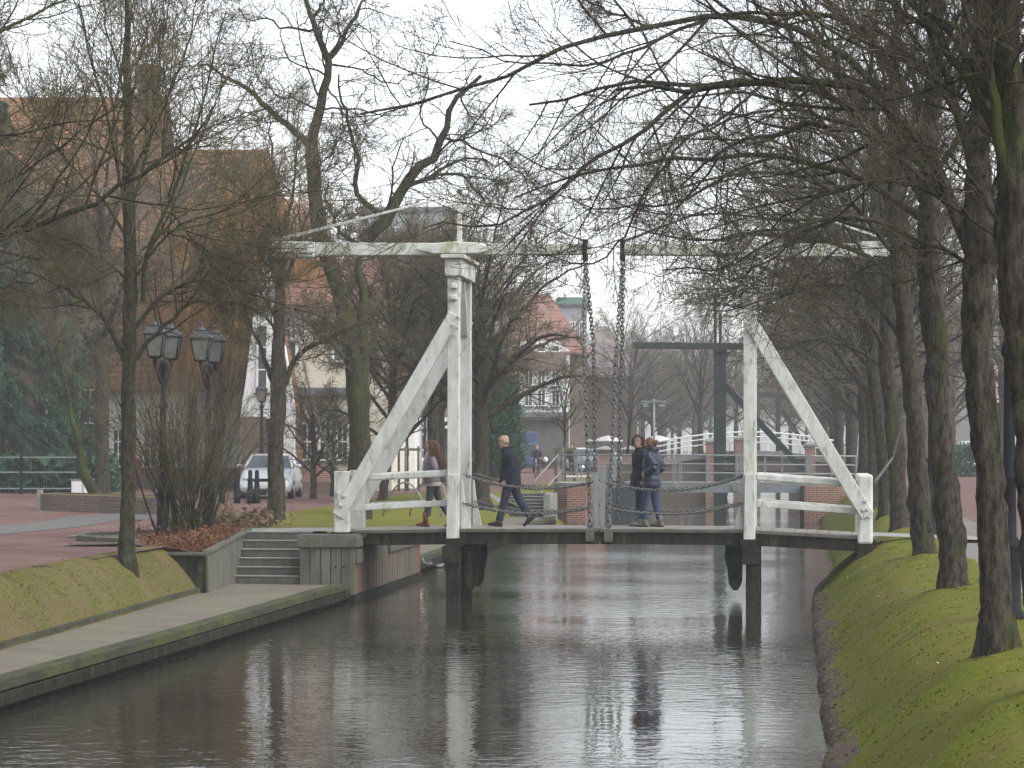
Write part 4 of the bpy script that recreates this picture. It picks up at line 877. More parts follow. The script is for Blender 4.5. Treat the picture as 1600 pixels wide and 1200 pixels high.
for (s, t, px, py, lab, sd_, hgt) in ((58.4, 2.27, 1408, 830, 'first trunk on the right bank behind the white bridge end post', 65, 13), (66.5, 2.3, 1386, 812, 'second trunk on the right bank behind the white bridge end post', 66, 13)):
    Y = W(s, t, 0).y; g_ = F / Y
    traced('bare_tree', Y, [(px, py), (px - 7, py - 120), (px - 22, py - 250), (px - 20, py - 400), (px - 18, py - 560), (px - 18, py - 700)], [0.19, 0.165, 0.17, 0.13, 0.10, 0.05], [
        ([(px - 15, py - 270), (px - 60, py - 345), (px - 120, py - 385), (px - 190, py - 380), (px - 260, py - 350)], 0.06), ([(px - 20, py - 330), (px - 70, py - 420), (px - 150, py - 470), (px - 240, py - 470), (px - 320, py - 440)], 0.055),
        ([(px - 20, py - 400), (px - 80, py - 520), (px - 160, py - 590), (px - 260, py - 610)], 0.055), ([(px - 20, py - 300), (px + 30, py - 400), (px + 90, py - 450)], 0.05), ([(px - 18, py - 450), (px + 30, py - 560), (px + 90, py - 640)], 0.05),
        ([(px - 18, py - 500), (px - 60, py - 620), (px - 120, py - 700)], 0.05), ([(px - 20, py - 250), (px - 80, py - 290), (px - 150, py - 300), (px - 220, py - 270)], 0.04)], lab, seed=sd_, fill=6, height=hgt, fillspread=4.5, group=GR, bark=M_bark, twig=M_twig, dens=(12, 8, 6), wig=(0.07, 0.09, 0.11), ratio=(0.5, 0.55, 0.55), rtip=0.0046, lmax=3.0, knobs=((4.0, 3, 0.3),))

# --- generic bare trees: a few shapes, copied down the avenue
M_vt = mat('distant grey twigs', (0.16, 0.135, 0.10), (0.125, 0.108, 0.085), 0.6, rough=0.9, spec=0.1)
protos = []
def make_protos():
    for k in range(5):
        e = gen_tree('bare_tree', (0, 0, 0), [12.5, 13.5, 12, 14, 11.5][k], 'x', r=[0.19, 0.2, 0.17, 0.21, 0.16][k], h0=[2.9, 3.2, 2.7, 3.4, 2.8][k], nl=18, spread=4.6, seed=100 + k, dens=(9, 7, 4), ratio=(0.46, 0.5, 0.55), rtip=0.0075, twig=M_vt, knobs=((3.0, 1 + k, 0.25),), lmax=3.5, kseg=(6, 5, 4))
        protos.append(e)
make_protos()
_used = set()
def plant(k, loc, label, sc=1.0, rz=0.0, group=None, cat='tree'):
    e = protos[k] if k not in _used else copy_tree(protos[k]); _used.add(k)
    e.location = loc; e.scale = (sc, sc, sc * RNG.uniform(0.95, 1.08)); e.rotation_euler = (0, 0, rz); e['label'] = label; e['category'] = cat
    if group: e['group'] = group
    return e
for i, s in enumerate((77, 87.5, 98, 109, 120, 131, 142, 154, 166, 179, 193, 208, 224, 242, 262)):
    plant(i % 5, W(s, 2.35 + RNG.uniform(-0.15, 0.15), 1.12), 'hazy bare tree of the avenue receding along the right bank' if i > 2 else ['bare right bank tree midway between the white bridge and the metal footbridge', 'bare tree on the right bank beside the end of the grey metal footbridge railing', 'bare tree on the right bank beside the black lifting bridge'][i], 1.0, i * 1.3, 'avenue trees beyond the white bridge on the right bank')
for i, (s, t) in enumerate(((118, 9), (135, 12), (150, 8.5), (172, 10), (190, 14), (205, 8), (225, 12), (250, 9), (275, 13), (300, 6))):
    plant((i + 2) % 5, W(s, t, 1.13), 'misty bare tree beyond the right street, far in the haze', 1.05, i * 2.1, 'misty trees beyond the right street')
farL = [(128, 690), (150, 735), (200, 985), (214, 1020), (226, 945), (240, 1062), (255, 1085), (270, 1005), (290, 1110), (310, 1060), (235, 1030), (265, 1130), (205, 1095)]
farL += [(230, 985), (245, 1035), (260, 1090), (255, 968), (280, 1020), (300, 1050), (320, 1120), (340, 1085), (350, 1000), (330, 955), (285, 935), (300, 900), (345, 1040), (270, 1150), (310, 1185), (240, 1215), (280, 1235), (330, 1260), (300, 1300), (260, 1330), (350, 1215), (215, 1330), (200, 1290)]
for i, (Y, px) in enumerate(farL):
    plant((i * 3) % 5, P(px, 692, Y) * 1.0 + Vector((0, 0, 1.14 - CAMZ)), 'hazy bare tree on the far left side of the canal, small against the sky', [0.9, 1.1, 1.0, 1.0, 1.0][i % 5], i * 1.7, 'hazy trees on the far left side of the canal')
for i, (Y, px) in enumerate(((112, 85), (92, 160), (122, 600), (136, 130), (128, 262))):
    plant((i * 2 + 1) % 5, P(px, 692, Y) + Vector((0, 0, 1.14 - CAMZ)), 'bare tree of the twiggy tangle before the houses on the left', [1.0, 1.15, 0.85, 1.1, 0.9][i % 5], i * 1.9, 'bare trees before the houses on the left')
# named middle-distance trees on the left
def gt(px, py, Y, h, lab, **kw):
    b_ = P(px, py, Y); b_.z = 1.15; return gen_tree(kw.pop('name', 'bare_tree'), b_, h, lab, **kw)
gt(598, 790, 86, 10.5, 'several-stemmed bare tree behind the left handrail of the white bridge', r=0.14, h0=1.6, nl=22, spread=3.8, seed=71, dens=(11, 8, 6), rtip=0.008, twig=M_twigg, lean=(0.3, 0))
gt(678, 760, 97, 11.5, 'knobbly bare tree directly behind the girl with long hair', r=0.2, h0=3.4, nl=22, spread=4.2, seed=72, dens=(11, 8, 6), rtip=0.0065, twig=M_twigg, knobs=((2.0, 2, 0.3), (2.8, 0, 0.3)))
gt(752, 790, 84, 10.5, 'bare tree close behind the left main post of the white bridge', r=0.22, h0=2.6, nl=24, spread=4.0, seed=73, dens=(11, 8, 6), rtip=0.0058, twig=M_twigg)
gt(640, 745, 125, 15, 'tall bare tree rising behind the balance beam near the mast', r=0.22, h0=3.4, nl=22, spread=4.5, seed=74, dens=(11, 7, 6), rtip=0.0075, twig=M_vt)
gt(490, 790, 90, 4.6, 'small spreading bare tree between the silver car and the cream house', name='small_tree', r=0.10, h0=0.7, nl=16, spread=2.2, seed=75, dens=(7, 6, 4), rtip=0.0045, lmax=1.6)
gt(520, 790, 94, 3.6, 'small low bare tree in front of the cream house, right of its neighbour', name='small_tree', r=0.09, h0=0.6, nl=12, spread=1.7, seed=76, dens=(7, 6, 4), rtip=0.0045, lmax=1.3)
gt(60, 770, 118, 16, 'tall bare tree before the brick house at the far left', r=0.22, h0=4, nl=20, spread=5, seed=77, dens=(11, 8, 6), rtip=0.008, twig=M_twigg)
gt(300, 770, 112, 17, 'tall bare tree standing before the big tiled roof', r=0.2, h0=5, nl=20, spread=4.5, seed=78, dens=(11, 8, 6), rtip=0.008, twig=M_twigg)
# leaning garden tree in the brick planter
traced('small_tree', 76.5, [(150, 772), (139, 755), (128, 735), (122, 690), (112, 650), (104, 610), (92, 570)], [0.14, 0.12, 0.1, 0.08, 0.065, 0.05, 0.03], [([(120, 680), (140, 630), (165, 590), (190, 560)], 0.035), ([(112, 645), (90, 610), (70, 590), (40, 575)], 0.03), ([(104, 610), (120, 570), (150, 545)], 0.03), ([(100, 600), (80, 555), (70, 520)], 0.03), ([(124, 700), (150, 670), (185, 650)], 0.03), ([(92, 572), (85, 540), (100, 510)], 0.03)],
       'leaning small mossy tree growing in the brown brick planter', seed=79, bark=M_barkg, twig=M_twigg, dens=(9, 7, 5), ratio=(0.55, 0.5, 0.5), rtip=0.004, lmax=1.8)
# young staked trees
def staked(px, Y, h, lab, seed):
    e = gt(px, 700, Y, h, lab, name='staked_tree', r=0.06, h0=2.2, nl=14, spread=1.3, seed=seed, dens=(7, 5, 0), rtip=0.006, flare=0.1, knob=0.03, lmax=1.2)
    b_ = e.location
    for k in range(3):
        a = k * 2.09 + 0.4; m = MB(); c = b_ + Vector((0.45 * math.cos(a), 0.45 * math.sin(a), 0)); m.tube([c - Vector((0, 0, .1)), c + Vector((0, 0, 1.75))], 0.05, 7); m.build('stake', mat('stake wood', (0.13, 0.115, 0.07), (0.09, 0.085, 0.055), 5), e)
    m = MB(); m.box(b_ + Vector((0, -0.1, 1.62)), (1.0, 0.05, 0.1)); m.box(b_ + Vector((0, 0.2, 1.62)), (0.9, 0.05, 0.1)); m.build('cross_slat', mat('stake wood', (0.13, 0.115, 0.07)), e)
staked(882, 112, 6.0, 'young tree tied between three stakes beside the metal footbridge', 81); staked(637, 105, 4.5, 'young tree held by stakes left of the girl with long hair', 82)
# tall multi-stemmed shrub between the lamps, and a smaller one
def stems(name, base, n, h, spread, label, seed, m_=M_twigg):
    rng = np.random.default_rng(seed); e = empty(name, base, label, 'shrub'); base = np.array(base); k = 10
    a = rng.uniform(0, 6.28, n); b0 = np.stack([base[0] + rng.normal(0, 0.22, n), base[1] + rng.normal(0, 0.25, n), np.full(n, base[2] - 0.05)], 1)
    d = np.stack([np.cos(a) * rng.uniform(0.05, spread, n), np.sin(a) * rng.uniform(0.05, spread, n), np.ones(n)], 1); ln = rng.uniform(0.6, 1.0, n) * h; Pt = np.empty((n, k, 3)); Pt[:, 0] = b0
    for j in range(1, k):
        d[:, :2] *= 1.06; d = d + rng.normal(0, 0.05, (n, 3)); u = d / np.linalg.norm(d, axis=1, keepdims=True); Pt[:, j] = Pt[:, j - 1] + u * (ln / (k - 1))[:, None]
    Rd = rng.uniform(0.010, 0.026, n)[:, None] * np.linspace(1, 0.25, k)[None]
    P1, R1 = kids(Pt, Rd, 9, 0.25, 1.0, (0.25, 0.7), 0.32, 6, 0.08, 0.05, rng=rng, rtip=0.003); P2, R2 = kids(P1, R1, 5, 0.2, 1, (0.3, 0.8), 0.45, 5, 0.1, 0.05, rng=rng, rtip=0.003)
    V, Q, mi = bundle([(Pt, Rd, 6, 0)]); link_mesh('stems', np_mesh('stems', V - base, Q, [M_barkg], mi), e, world=False)
    V, Q, mi = bundle([(P1, R1, 4, 0), (P2, R2, 3, 0)]); link_mesh('twigs', np_mesh('twigs', V - base, Q, [m_], mi), e, world=False); return e
stems('multi_stem_shrub', G(285, 838, 1.2), 44, 4.1, 0.46, 'tall bare shrub of many stems growing out of the planter between the two double lamps', 84)
stems('multi_stem_shrub', G(312, 836, 1.2), 16, 3.2, 0.5, 'slighter bare shrub of many stems leaning right in front of the right double lamp', 85)
# golden weeping willow before the tiled roof
def weeper(name, base, h, sp, n, label, seed):
    rng = np.random.default_rng(seed); base = Vector(base); e = empty(name, base, label, 'tree')
    V, Q = trunk_arrays([base, base + Vector((0.2, 0, h * 0.3)), base + Vector((0.1, 0, h * 0.6))], [0.28, 0.24, 0.15], rng=rng); link_mesh('trunk', np_mesh('trunk', V - np.array(base), Q, [M_bark]), e, world=False)
    L = np.array([resample(l, 12) for l in auto_limbs(base, h * 0.3, h * 0.6, 16, sp, h, rng, droop=0.3)]); Rr = np.tile(np.linspace(0.08, 0.02, 12), (16, 1))
    P1, R1 = kids(L, Rr, 8, 0.25, 1, (0.4, 1.0), 0.4, 7, 0.1, -0.02, rng=rng, rtip=0.008)
    P2, R2 = kids(P1, R1, n, 0.1, 1, (0.5, 1.3), 2.2, 8, 0.06, -0.55, rng=rng, rtip=0.007, lmin=0.8, lmax=3.2)
    V, Q, mi = bundle([(L, Rr, 7, 0), (P1, R1, 4, 1), (P2, R2, 3, 1)]); link_mesh('crown', np_mesh('crown', V - np.array(base), Q, [M_bark, M_gold], mi), e, world=False)
b_ = P(425, 700, 108.5); b_.z = 1.15; weeper('weeping_willow', b_, 14.0, 2.9, 26, 'golden weeping willow hanging in front of the right end of the tiled roof', 86)
b_ = P(335, 700, 109.5); b_.z = 1.15; weeper('weeping_willow', b_, 12.0, 2.8, 20, 'golden weeping willow, shorter and further left before the tiled roof', 87)
# evergreens
def needles(name, base, label, h, rad, n, m_, seed, droop=0.5, cone=True, trunk_r=0.2, lw=0.09, ll=0.35, tiers=26):
    rng = np.random.default_rng(seed); base = Vector(base); e = empty(name, base, label, 'conifer'); bb_ = np.array(base)
    V, Q = trunk_arrays([base, base + Vector((0, 0, h * 0.97))], [trunk_r, trunk_r * 0.15], rng=rng); link_mesh('trunk', np_mesh('trunk', V - bb_, Q, [M_bark]), e, world=False)
    N = tiers * 7; z = rng.uniform(0.06, 0.98, N); a = rng.uniform(0, 6.28, N); ln = rad * ((1 - z) ** 0.75 if cone else (1 - z ** 4) ** 0.5) * rng.uniform(0.55, 1.1, N); k = 7
    Pt = np.empty((N, k, 3)); q = np.linspace(0, 1, k)
    for j in range(k): Pt[:, j] = np.stack([ln * q[j] * np.cos(a), ln * q[j] * np.sin(a), z * h + (0.16 * q[j] - droop * q[j] ** 2) * ln], 1)
    f = rng.random((n,)); bi = rng.integers(0, N, n); fi = f ** 0.6 * (k - 1.001); i0 = fi.astype(int); w = (fi - i0)[:, None]
    c = Pt[bi, i0] * (1 - w) + Pt[bi, i0 + 1] * w + rng.normal(0, lw * 1.3, (n, 3)); dr = np.stack([np.cos(a[bi]) + rng.normal(0, .6, n), np.sin(a[bi]) + rng.normal(0, .6, n), -droop * 1.6 + rng.normal(0, .4, n)], 1); dr /= np.linalg.norm(dr, axis=1, keepdims=True)
    sd_ = rng.normal(size=(n, 3)); sd_ = np.cross(dr, sd_); sd_ /= np.linalg.norm(sd_, axis=1, keepdims=True) + 1e-6; L_ = ll * rng.uniform(0.5, 1.2, n)[:, None]; w_ = lw * rng.uniform(0.4, 1, n)[:, None]
    lv = np.stack([c - sd_ * w_, c + dr * L_ * 0.5 - sd_ * w_ * 0.6, c + dr * L_, c + sd_ * w_ * 0.7], 1).reshape(-1, 3)
    V2, Q2 = tube_arrays(Pt, np.tile(np.linspace(0.03, 0.008, k), (N, 1)), 4); V = np.vstack([V2, lv]); Q = np.vstack([Q2, np.arange(len(lv)).reshape(-1, 4) + len(V2)])
    mi = np.r_[np.zeros(len(Q2)), np.ones(len(lv) // 4)]; link_mesh('foliage', np_mesh('foliage', V, Q, [M_bark, m_], mi, smooth=False), e, world=False); return e
def ev(px, Y, *a, **k):
    b_ = P(px, 700, Y); b_.z = 1.1; return needles(a[0], b_, *a[1:], **k)
ev(-2, 103.5, 'cedar_tree', 'big drooping blue green cedar at the left edge behind the iron fence', 15.5, 3.6, 42000, M_everb, 91, droop=0.75, lw=0.045, ll=0.34)
ev(-62, 107, 'cedar_tree', 'taller darker cedar at the far left edge beside the brick house', 23, 4.6, 36000, M_ever, 92, droop=0.6, lw=0.06, ll=0.4)
ev(112, 107, 'conifer', 'loose green conifer right of the cedar, behind the iron fence', 7.5, 2.1, 14000, M_ever, 93, droop=0.6, lw=0.045, ll=0.25)
for px, Y, h, r, lab in ((765, 118, 6.2, 1.3, 'tall clipped evergreen column behind the bald man'), (742, 121, 5.6, 1.2, 'evergreen column half hidden by the left main post'), (785, 126, 5.0, 1.1, 'shorter evergreen column just right of the tallest one')):
    ev(px, Y, 'conifer_column', lab, h, r, 9000, M_ever, int(px), droop=-0.5, cone=False, trunk_r=0.1, lw=0.09, ll=0.22)
# ------------------------------------------------------------------ buildings
def house(name, label, px0, px1, Y, z_eave, z_ridge, depth, wall, roof, yaw=0.0, ridge='x', hip=0.0, hip_l=0.0, over=0.35, cat='house', z0=1.1, roofname='roof'):
    """front wall faces the viewer; yaw turns it about its middle"""
    xa, xb = (px0 - 800) / F * Y, (px1 - 800) / F * Y; w = xb - xa; e = empty(name, ((xa + xb) / 2, Y, z0), label, cat, rz=yaw)
    hw = w / 2; ze, zr = z_eave - z0, z_ridge - z0
    m = MB()
    if ridge == 'x':
        m.box((0, depth / 2, ze / 2), (w, depth, ze))
        if hip < 0.05: m.add([(hw, 0, ze), (hw, depth, ze), (hw, depth / 2, zr)], [(0, 1, 2)])
        if hip_l < 0.05: m.add([(-hw, 0, ze), (-hw, depth, ze), (-hw, depth / 2, zr)], [(0, 1, 2)])
    else:
        m.box((0, depth / 2, ze / 2), (w, depth, ze)); m.add([(-hw, 0, ze), (hw, 0, ze), (0, 0, zr)], [(0, 1, 2)])
    m.build('wall', wall, e, world=False)
    m = MB(); o = over; tk = 0.18
    if ridge == 'x':
        sl = (zr - ze) / (depth / 2)
        A = [(-hw - (o if hip_l < .05 else o), -o, ze - o * sl), (hw + o, -o, ze - o * sl), (hw - hip + (o if hip < .05 else 0), depth / 2, zr), (-hw + hip_l - (o if hip_l < .05 else 0), depth / 2, zr)]
        Bk = [(-hw - o, depth + o, ze - o * sl), (hw + o, depth + o, ze - o * sl)]
        v = A + Bk; v2 = [(x, y, z + tk) for x, y, z in v]
        f = [(0, 1, 2, 3), (5, 4, 3, 2), (1, 5, 2), (4, 0, 3)] if True else []
        m.add(v2, f); m.add(v, f); m.add([v[0], v[1], v2[1], v2[0]], [(0, 1, 2, 3)]); m.add([v[1], v[5], v2[5], v2[1]], [(0, 1, 2, 3)]); m.add([v[4], v[0], v2[0], v2[4]], [(0, 1, 2, 3)])
        if hip < .05 or hip_l < .05: pass
    else:
        sl = (zr - ze) / hw
        for sx in (-1, 1):
            a = [(sx * (hw + o), -o, ze - o * sl), (0, -o, zr), (0, depth, zr), (sx * (hw + o), depth, ze - o * sl)]; m.add(a + [(x, y, z + tk) for x, y, z in a], [(0, 1, 2, 3), (4, 5, 6, 7), (0, 1, 5, 4), (1, 2, 6, 5), (0, 3, 7, 4), (3, 2, 6, 7)])
    r = m.build(roofname, roof, e, world=False)
    return e, r, w
def window(e, x, z, w, h, mull=1, bars=1, y=0.0, frame=None, shutters=None, name='window', sill=True):
    m = MB(); t = 0.07
    m.box((x, y - 0.02, z + h / 2 - t / 2), (w, 0.10, t)); m.box((x, y - 0.02, z - h / 2 + t / 2), (w, 0.10, t)); hh = h - 2 * t
    m.box((x - w / 2 + t / 2, y - 0.02, z), (t, 0.10, hh)); m.box((x + w / 2 - t / 2, y - 0.02, z), (t, 0.10, hh))
    for i in range(1, mull + 1): m.box((x - w / 2 + w * i / (mull + 1), y - 0.02, z), (0.05, 0.07, hh - 0.004))
    for i in range(1, bars + 1): m.box((x, y - 0.022, z - h / 2 + h * i / (bars + 1)), (w - 2 * t - 0.004, 0.06, 0.05))
    f = m.build(name, frame or M_frame, e, world=False)
    m = MB(); m.box((x, y - 0.012, z), (w - 2 * t + 0.01, 0.03, hh + 0.01)); p = m.build('pane', M_pane, f, world=False)
    if sill: m = MB(); m.box((x, y - 0.07, z - h / 2 - 0.05), (w + 0.16, 0.16, 0.08)); m.build('sill', M_conc, f, world=False)
    if shutters:
        for sx in (-1, 1): m = MB(); m.box((x + sx * (w / 2 + 0.22), y - 0.04, z), (0.36, 0.05, h)); m.build('shutter', shutters, e, world=False)
    return f
def zpy(py, Y): return CAMZ - (py - HY) * Y / F
# brick house at far left
e, r, w = house('brick_house', 'tall red brown brick house with a chimney behind the cedars at far left', -120, 226, 124, zpy(330, 124), zpy(132, 124), 12, M_brickbrown, M_tile, cat='house')
m = MB(); m.box((w / 2 - 0.5, 5.6, zpy(140, 124) - 1.1), (0.95, 0.95, 3.4)); m.box((w / 2 - 0.5, 5.6, zpy(140, 124) + 0.67), (1.08, 1.08, 0.16)); m.build('chimney', M_brickbrown, r, world=False)
for x in (-3.5, -1.5, 0.6, 2.6): window(e, x, 7.0, 1.0, 1.6)
for x in (-3.5, -1.5, 0.6, 2.6): window(e, x, 3.6, 1.0, 1.6)
# big tiled roof house
e, r, w = house('tiled_house', 'big house under a steep brown tiled roof, white ground floor, behind the double lamps', 168, 492, 112, zpy(585, 112), zpy(212, 112), 14, M_render, M_tile, hip=2.6, cat='house', over=0.5)
for px in (235, 262): window(e, (px - 330) / F * 112, zpy(700, 112) - 1.1, 0.62, 1.7, 1, 1)
m = MB(); m.box((0.0, -0.06, 0.45), (w - 0.3, 0.10, 0.9)); m.build('plinth', M_brickbrown, e, world=False)
for px in (185, 205): window(e, (px - 330) / F * 112, zpy(700, 112) - 1.1, 0.5, 1.6, 1, 2)
# house with tall curved white gable
def gable_house():
    Y = 103.0; e = empty('gable_house', ((415 - 800) / F * Y, Y, 1.1), 'narrow white house with a tall curved pointed gable, left of the cream house', 'house', rz=RZ * 0.5)
    c = lambda px, py: ((px - 415) / F * Y, 0, zpy(py, Y) - 1.1)
    out = [c(376, 765), c(376, 640), c(383, 600), c(390, 545), c(396, 490), c(403, 440), c(409, 405), c(413, 392), c(417, 405), c(424, 440), c(434, 490), c(446, 545), c(455, 600), c(460, 640), c(460, 765)]
    MB().prism(out, (0, 0.35, 0)).build('gable_wall', M_render, e, world=False)
    o2 = [c(378, 765), c(378, 640), c(411, 440), c(417, 440), c(457, 640), c(457, 765)]
    MB().prism([(x, 0.352, z) for x, y, z in o2], (0, 8, 0)).build('roof', M_tile, e, world=False)
    m = MB(); m.box(c(397, 700)[:1] + (-0.03, c(397, 703)[2]), (0.95, 0.14, 2.55)); d = m.build('door', M_brickbrown, e, world=False)
    m = MB(); m.box((c(398, 700)[0] + 0.30, -0.11, c(398, 700)[2]), (0.06, 0.05, 2.5)); m.build('door_frame', M_frame, d, world=False)
    window(e, c(408, 690)[0] + 0.15, c(408, 692)[2], 0.5, 2.0, 0, 1); window(e, c(410, 555)[0], c(410, 560)[2], 0.45, 2.6, 0, 2); window(e, c(432, 700)[0], c(432, 700)[2], 0.5, 1.4, 0, 1)
    m = MB(); m.box((c(421, 660)[0], -0.12, c(421, 665)[2]), (0.12, 0.1, 0.5)); m.build('wall_sign', M_iron, e, world=False)
gable_house()
e, r, w = house('cream_house', 'cream rendered house with tall narrow windows behind the crooked willow', 448, 612, 106, zpy(480, 106), zpy(400, 106), 9, M_cream, M_tilered, cat='house')
cx = (448 + 612) / 2; X = lambda px: (px - cx) / F * 106; Z = lambda py: zpy(py, 106) - 1.1
for px in (455, 529, 585): window(e, X(px), Z(513), 0.48, 0.95, 1, 1); window(e, X(px), Z(548), 0.48, 0.9, 0, 0)
for px in (480, 508, 535): window(e, X(px), Z(690), 0.5, 1.5, 1, 1)
m = MB(); m.box((X(475), -0.05, 0.5), (2.5, 0.12, 1.0)); m.build('plinth', M_brick, e, world=False)
m = MB(); m.box((X(500), -0.25, Z(612)), (2.3, 0.5, 0.3)); m.build('canopy', M_slate, e, world=False)
# chimneys / cream gable fragment rising behind
m = MB(); e2, r2, w2 = house('cream_gable_house', 'cream gable showing above the cream house roof left of the willow stems', 486, 542, 118, zpy(450, 118), zpy(385, 118), 6, M_cream, M_tilered, ridge='y')
window(e2, 0, zpy(440, 118) - 1.1, 0.5, 1.0)
# tile hung annexe
e, r, w = house('tile_hung_house', 'orange brown tile hung upper storey over a white shop front right of the willow', 570, 648, 111, zpy(560, 111), zpy(535, 111), 9, M_render, M_slate, over=0.15)
m = MB(); m.box((0.0, -0.11, (zpy(640, 111) + zpy(560, 111)) / 2 - 1.1), (w + 0.25, 0.2, zpy(560, 111) - zpy(640, 111))); m.build('tile_hanging', M_tiletan if 'M_tiletan' in globals() else brick_mat('tan roof tiles', (0.27, 0.155, 0.07), (0.22, 0.125, 0.06), (0.06, 0.04, 0.025), 0.5, 0.26, 0.035, dirt=(0.16, 0.11, 0.05)), e, world=False)
# cafe
e, r, w = house('cafe_building', 'brown brick cafe with a white lettered fascia behind the girl with long hair', 585, 760, 182, zpy(560, 182), zpy(552, 182), 14, M_brickbrown, M_slate, cat='cafe', over=0.1)
Zc = lambda py: zpy(py, 182) - 1.1; Xc = lambda px: (px - 672.5) / F * 182
m = MB(); m.box((Xc(672), -0.5, Zc(662)), (w - 0.2, 1.0, Zc(652) - Zc(671))); fa = m.build('fascia', M_render, e, world=False)
m = MB(); m.box((Xc(672), -0.05, Zc(700)), (w - 0.4, 0.1, 1.9)); m.build('shop_window', M_pane, e, world=False)
m = MB(); m.box((Xc(656), -0.14, Zc(692)), (0.18, 0.08, 2.3)); m.box((Xc(668), -0.14, Zc(692)), (0.18, 0.08, 2.3)); m.box((Xc(662), -0.14, Zc(678.5)), (0.34, 0.08, 0.16)); m.build('door_frame', M_frame, e, world=False)
def lettering(txt, loc, size, par, m_, shear=0.35, name='lettering', sx=1.0):
    cu = bpy.data.curves.new(name, 'FONT'); cu.body = txt; cu.size = size; cu.shear = shear; cu.extrude = 0.01; cu.align_x = 'CENTER'; cu.align_y = 'CENTER'
    o = bpy.data.objects.new('tmp', cu); COL.objects.link(o); dg = bpy.context.evaluated_depsgraph_get(); me = bpy.data.meshes.new_from_object(o.evaluated_get(dg)); bpy.data.objects.remove(o)
    me.materials.clear(); me.materials.append(m_); q = link_mesh(name, me, par, world=False); q.rotation_euler = (R(90), 0, 0); q.location = loc; q.scale = (sx, 1, 1); return q
lettering('Caf\u00e9', (Xc(651), -1.012, Zc(663.5)), 0.72, fa, mat('sign grey', (0.12, 0.12, 0.12)), sx=1.1); lettering('e', (Xc(684.5), -1.012, Zc(664.5)), 0.72, fa, mat('sign grey', (0.12, 0.12, 0.12)))
# distant blocks
def block(name, label, px0, px1, py0, Y, depth, m_, rows=0, cols=0, cat='building', band=None):
    xa, xb = (px0 - 800) / F * Y, (px1 - 800) / F * Y; w = xb - xa; h = zpy(py0, Y) - 1.1; e = empty(name, ((xa + xb) / 2, Y, 1.1), label, cat)
    m = MB(); m.box((0, depth / 2, h / 2), (w, depth, h)); m.build('wall', m_, e, world=False)
    m = MB(); m.box((0, depth / 2, h + 0.15), (w + 0.5, depth + 0.5, 0.32)); m.build('roof', M_slate, e, world=False)
    for i in range(rows):
        for j in range(cols): window(e, -w / 2 + w * (j + 0.5) / cols, h - 2.0 - i * 3.0, w / cols * 0.62, 1.5, 1, 0, sill=False)
    return e
block('office_block', 'grey flat roofed block far behind the crooked willow', 560, 700, 330, 215, 16, mat('blue grey cladding', (0.30, 0.32, 0.34), (0.25, 0.27, 0.29), .4), 4, 6)
block('office_block', 'low grey block with pale bands behind the evergreen columns', 690, 800, 470, 235, 14, mat('grey render', (0.36, 0.36, 0.36)), 3, 4)
def redroof():
    Y = 196; e, r, w = house('red_roof_house', 'white fronted house under a big red hipped roof in the middle distance', 778, 915, Y, zpy(548, Y), zpy(456, Y), 12, M_brickbrown, M_tilered, hip=2.6, hip_l=1.4, over=0.4)
    cx = 846.5; X = lambda px: (px - cx) / F * Y; Z = lambda py: zpy(py, Y) - 1.1
    out = [(X(792), -0.32, Z(720)), (X(792), -0.32, Z(545)), (X(812), -0.32, Z(533)), (X(870), -0.32, Z(533)), (X(890), -0.32, Z(548)), (X(890), -0.32, Z(720))]
    MB().prism(out, (0, 0.3, 0)).build('front_wall', M_render, e, world=False)
    m = MB(); m.box((X(840), -0.40, Z(566)), (4.2, 0.14, 1.35)); m.build('balcony_front', M_brickbrown, e, world=False)
    for px in (806, 826, 846, 868): window(e, X(px), Z(590), 0.62, 1.25, 1, 0, y=-0.36); window(e, X(px), Z(622), 0.62, 1.2, 1, 0, y=-0.36); window(e, X(px), Z(545), 0.6, 0.5, 0, 0, y=-0.36, sill=False)
    m = MB(); m.box((X(841), -0.37, Z(688)), (4.45, 0.12, Z(656) - Z(720))); m.build('shop_front', mat('dark shop front', (.07, .06, .055), (.11, .10, .095), 1.2), e, world=False)
    m = MB(); m.box((X(840), -0.8, Z(648)), (4.8, 1.0, 0.35)); m.build('awning', M_slate, e, world=False)
redroof()
e = block('grey_tower_block', 'grey block with a green top rising behind the red roof', 872, 917, 478, 216, 10, mat('mauve grey cladding', (0.26, 0.25, 0.27)), 2, 3)
m = MB(); m.box((0, 5, zpy(470, 216) - 1.1), (2.5, 10.6, 0.55)); m.build('parapet', mat('green copper', (0.10, 0.17, 0.14)), e, world=False)
house('grey_roof_house', 'house with a broad grey brown roof right of the red roof', 918, 996, 205, zpy(585, 205), zpy(508, 205), 11, M_brickbrown, mat('mauve roof tiles', (0.17, 0.145, 0.135), (0.14, 0.12, 0.115), 1), hip=2.2, hip_l=0.8)
house('gable_shop', 'small white gabled shop far down the left street', 905, 965, 230, zpy(650, 230), zpy(610, 230), 9, M_render, M_slate, ridge='y')
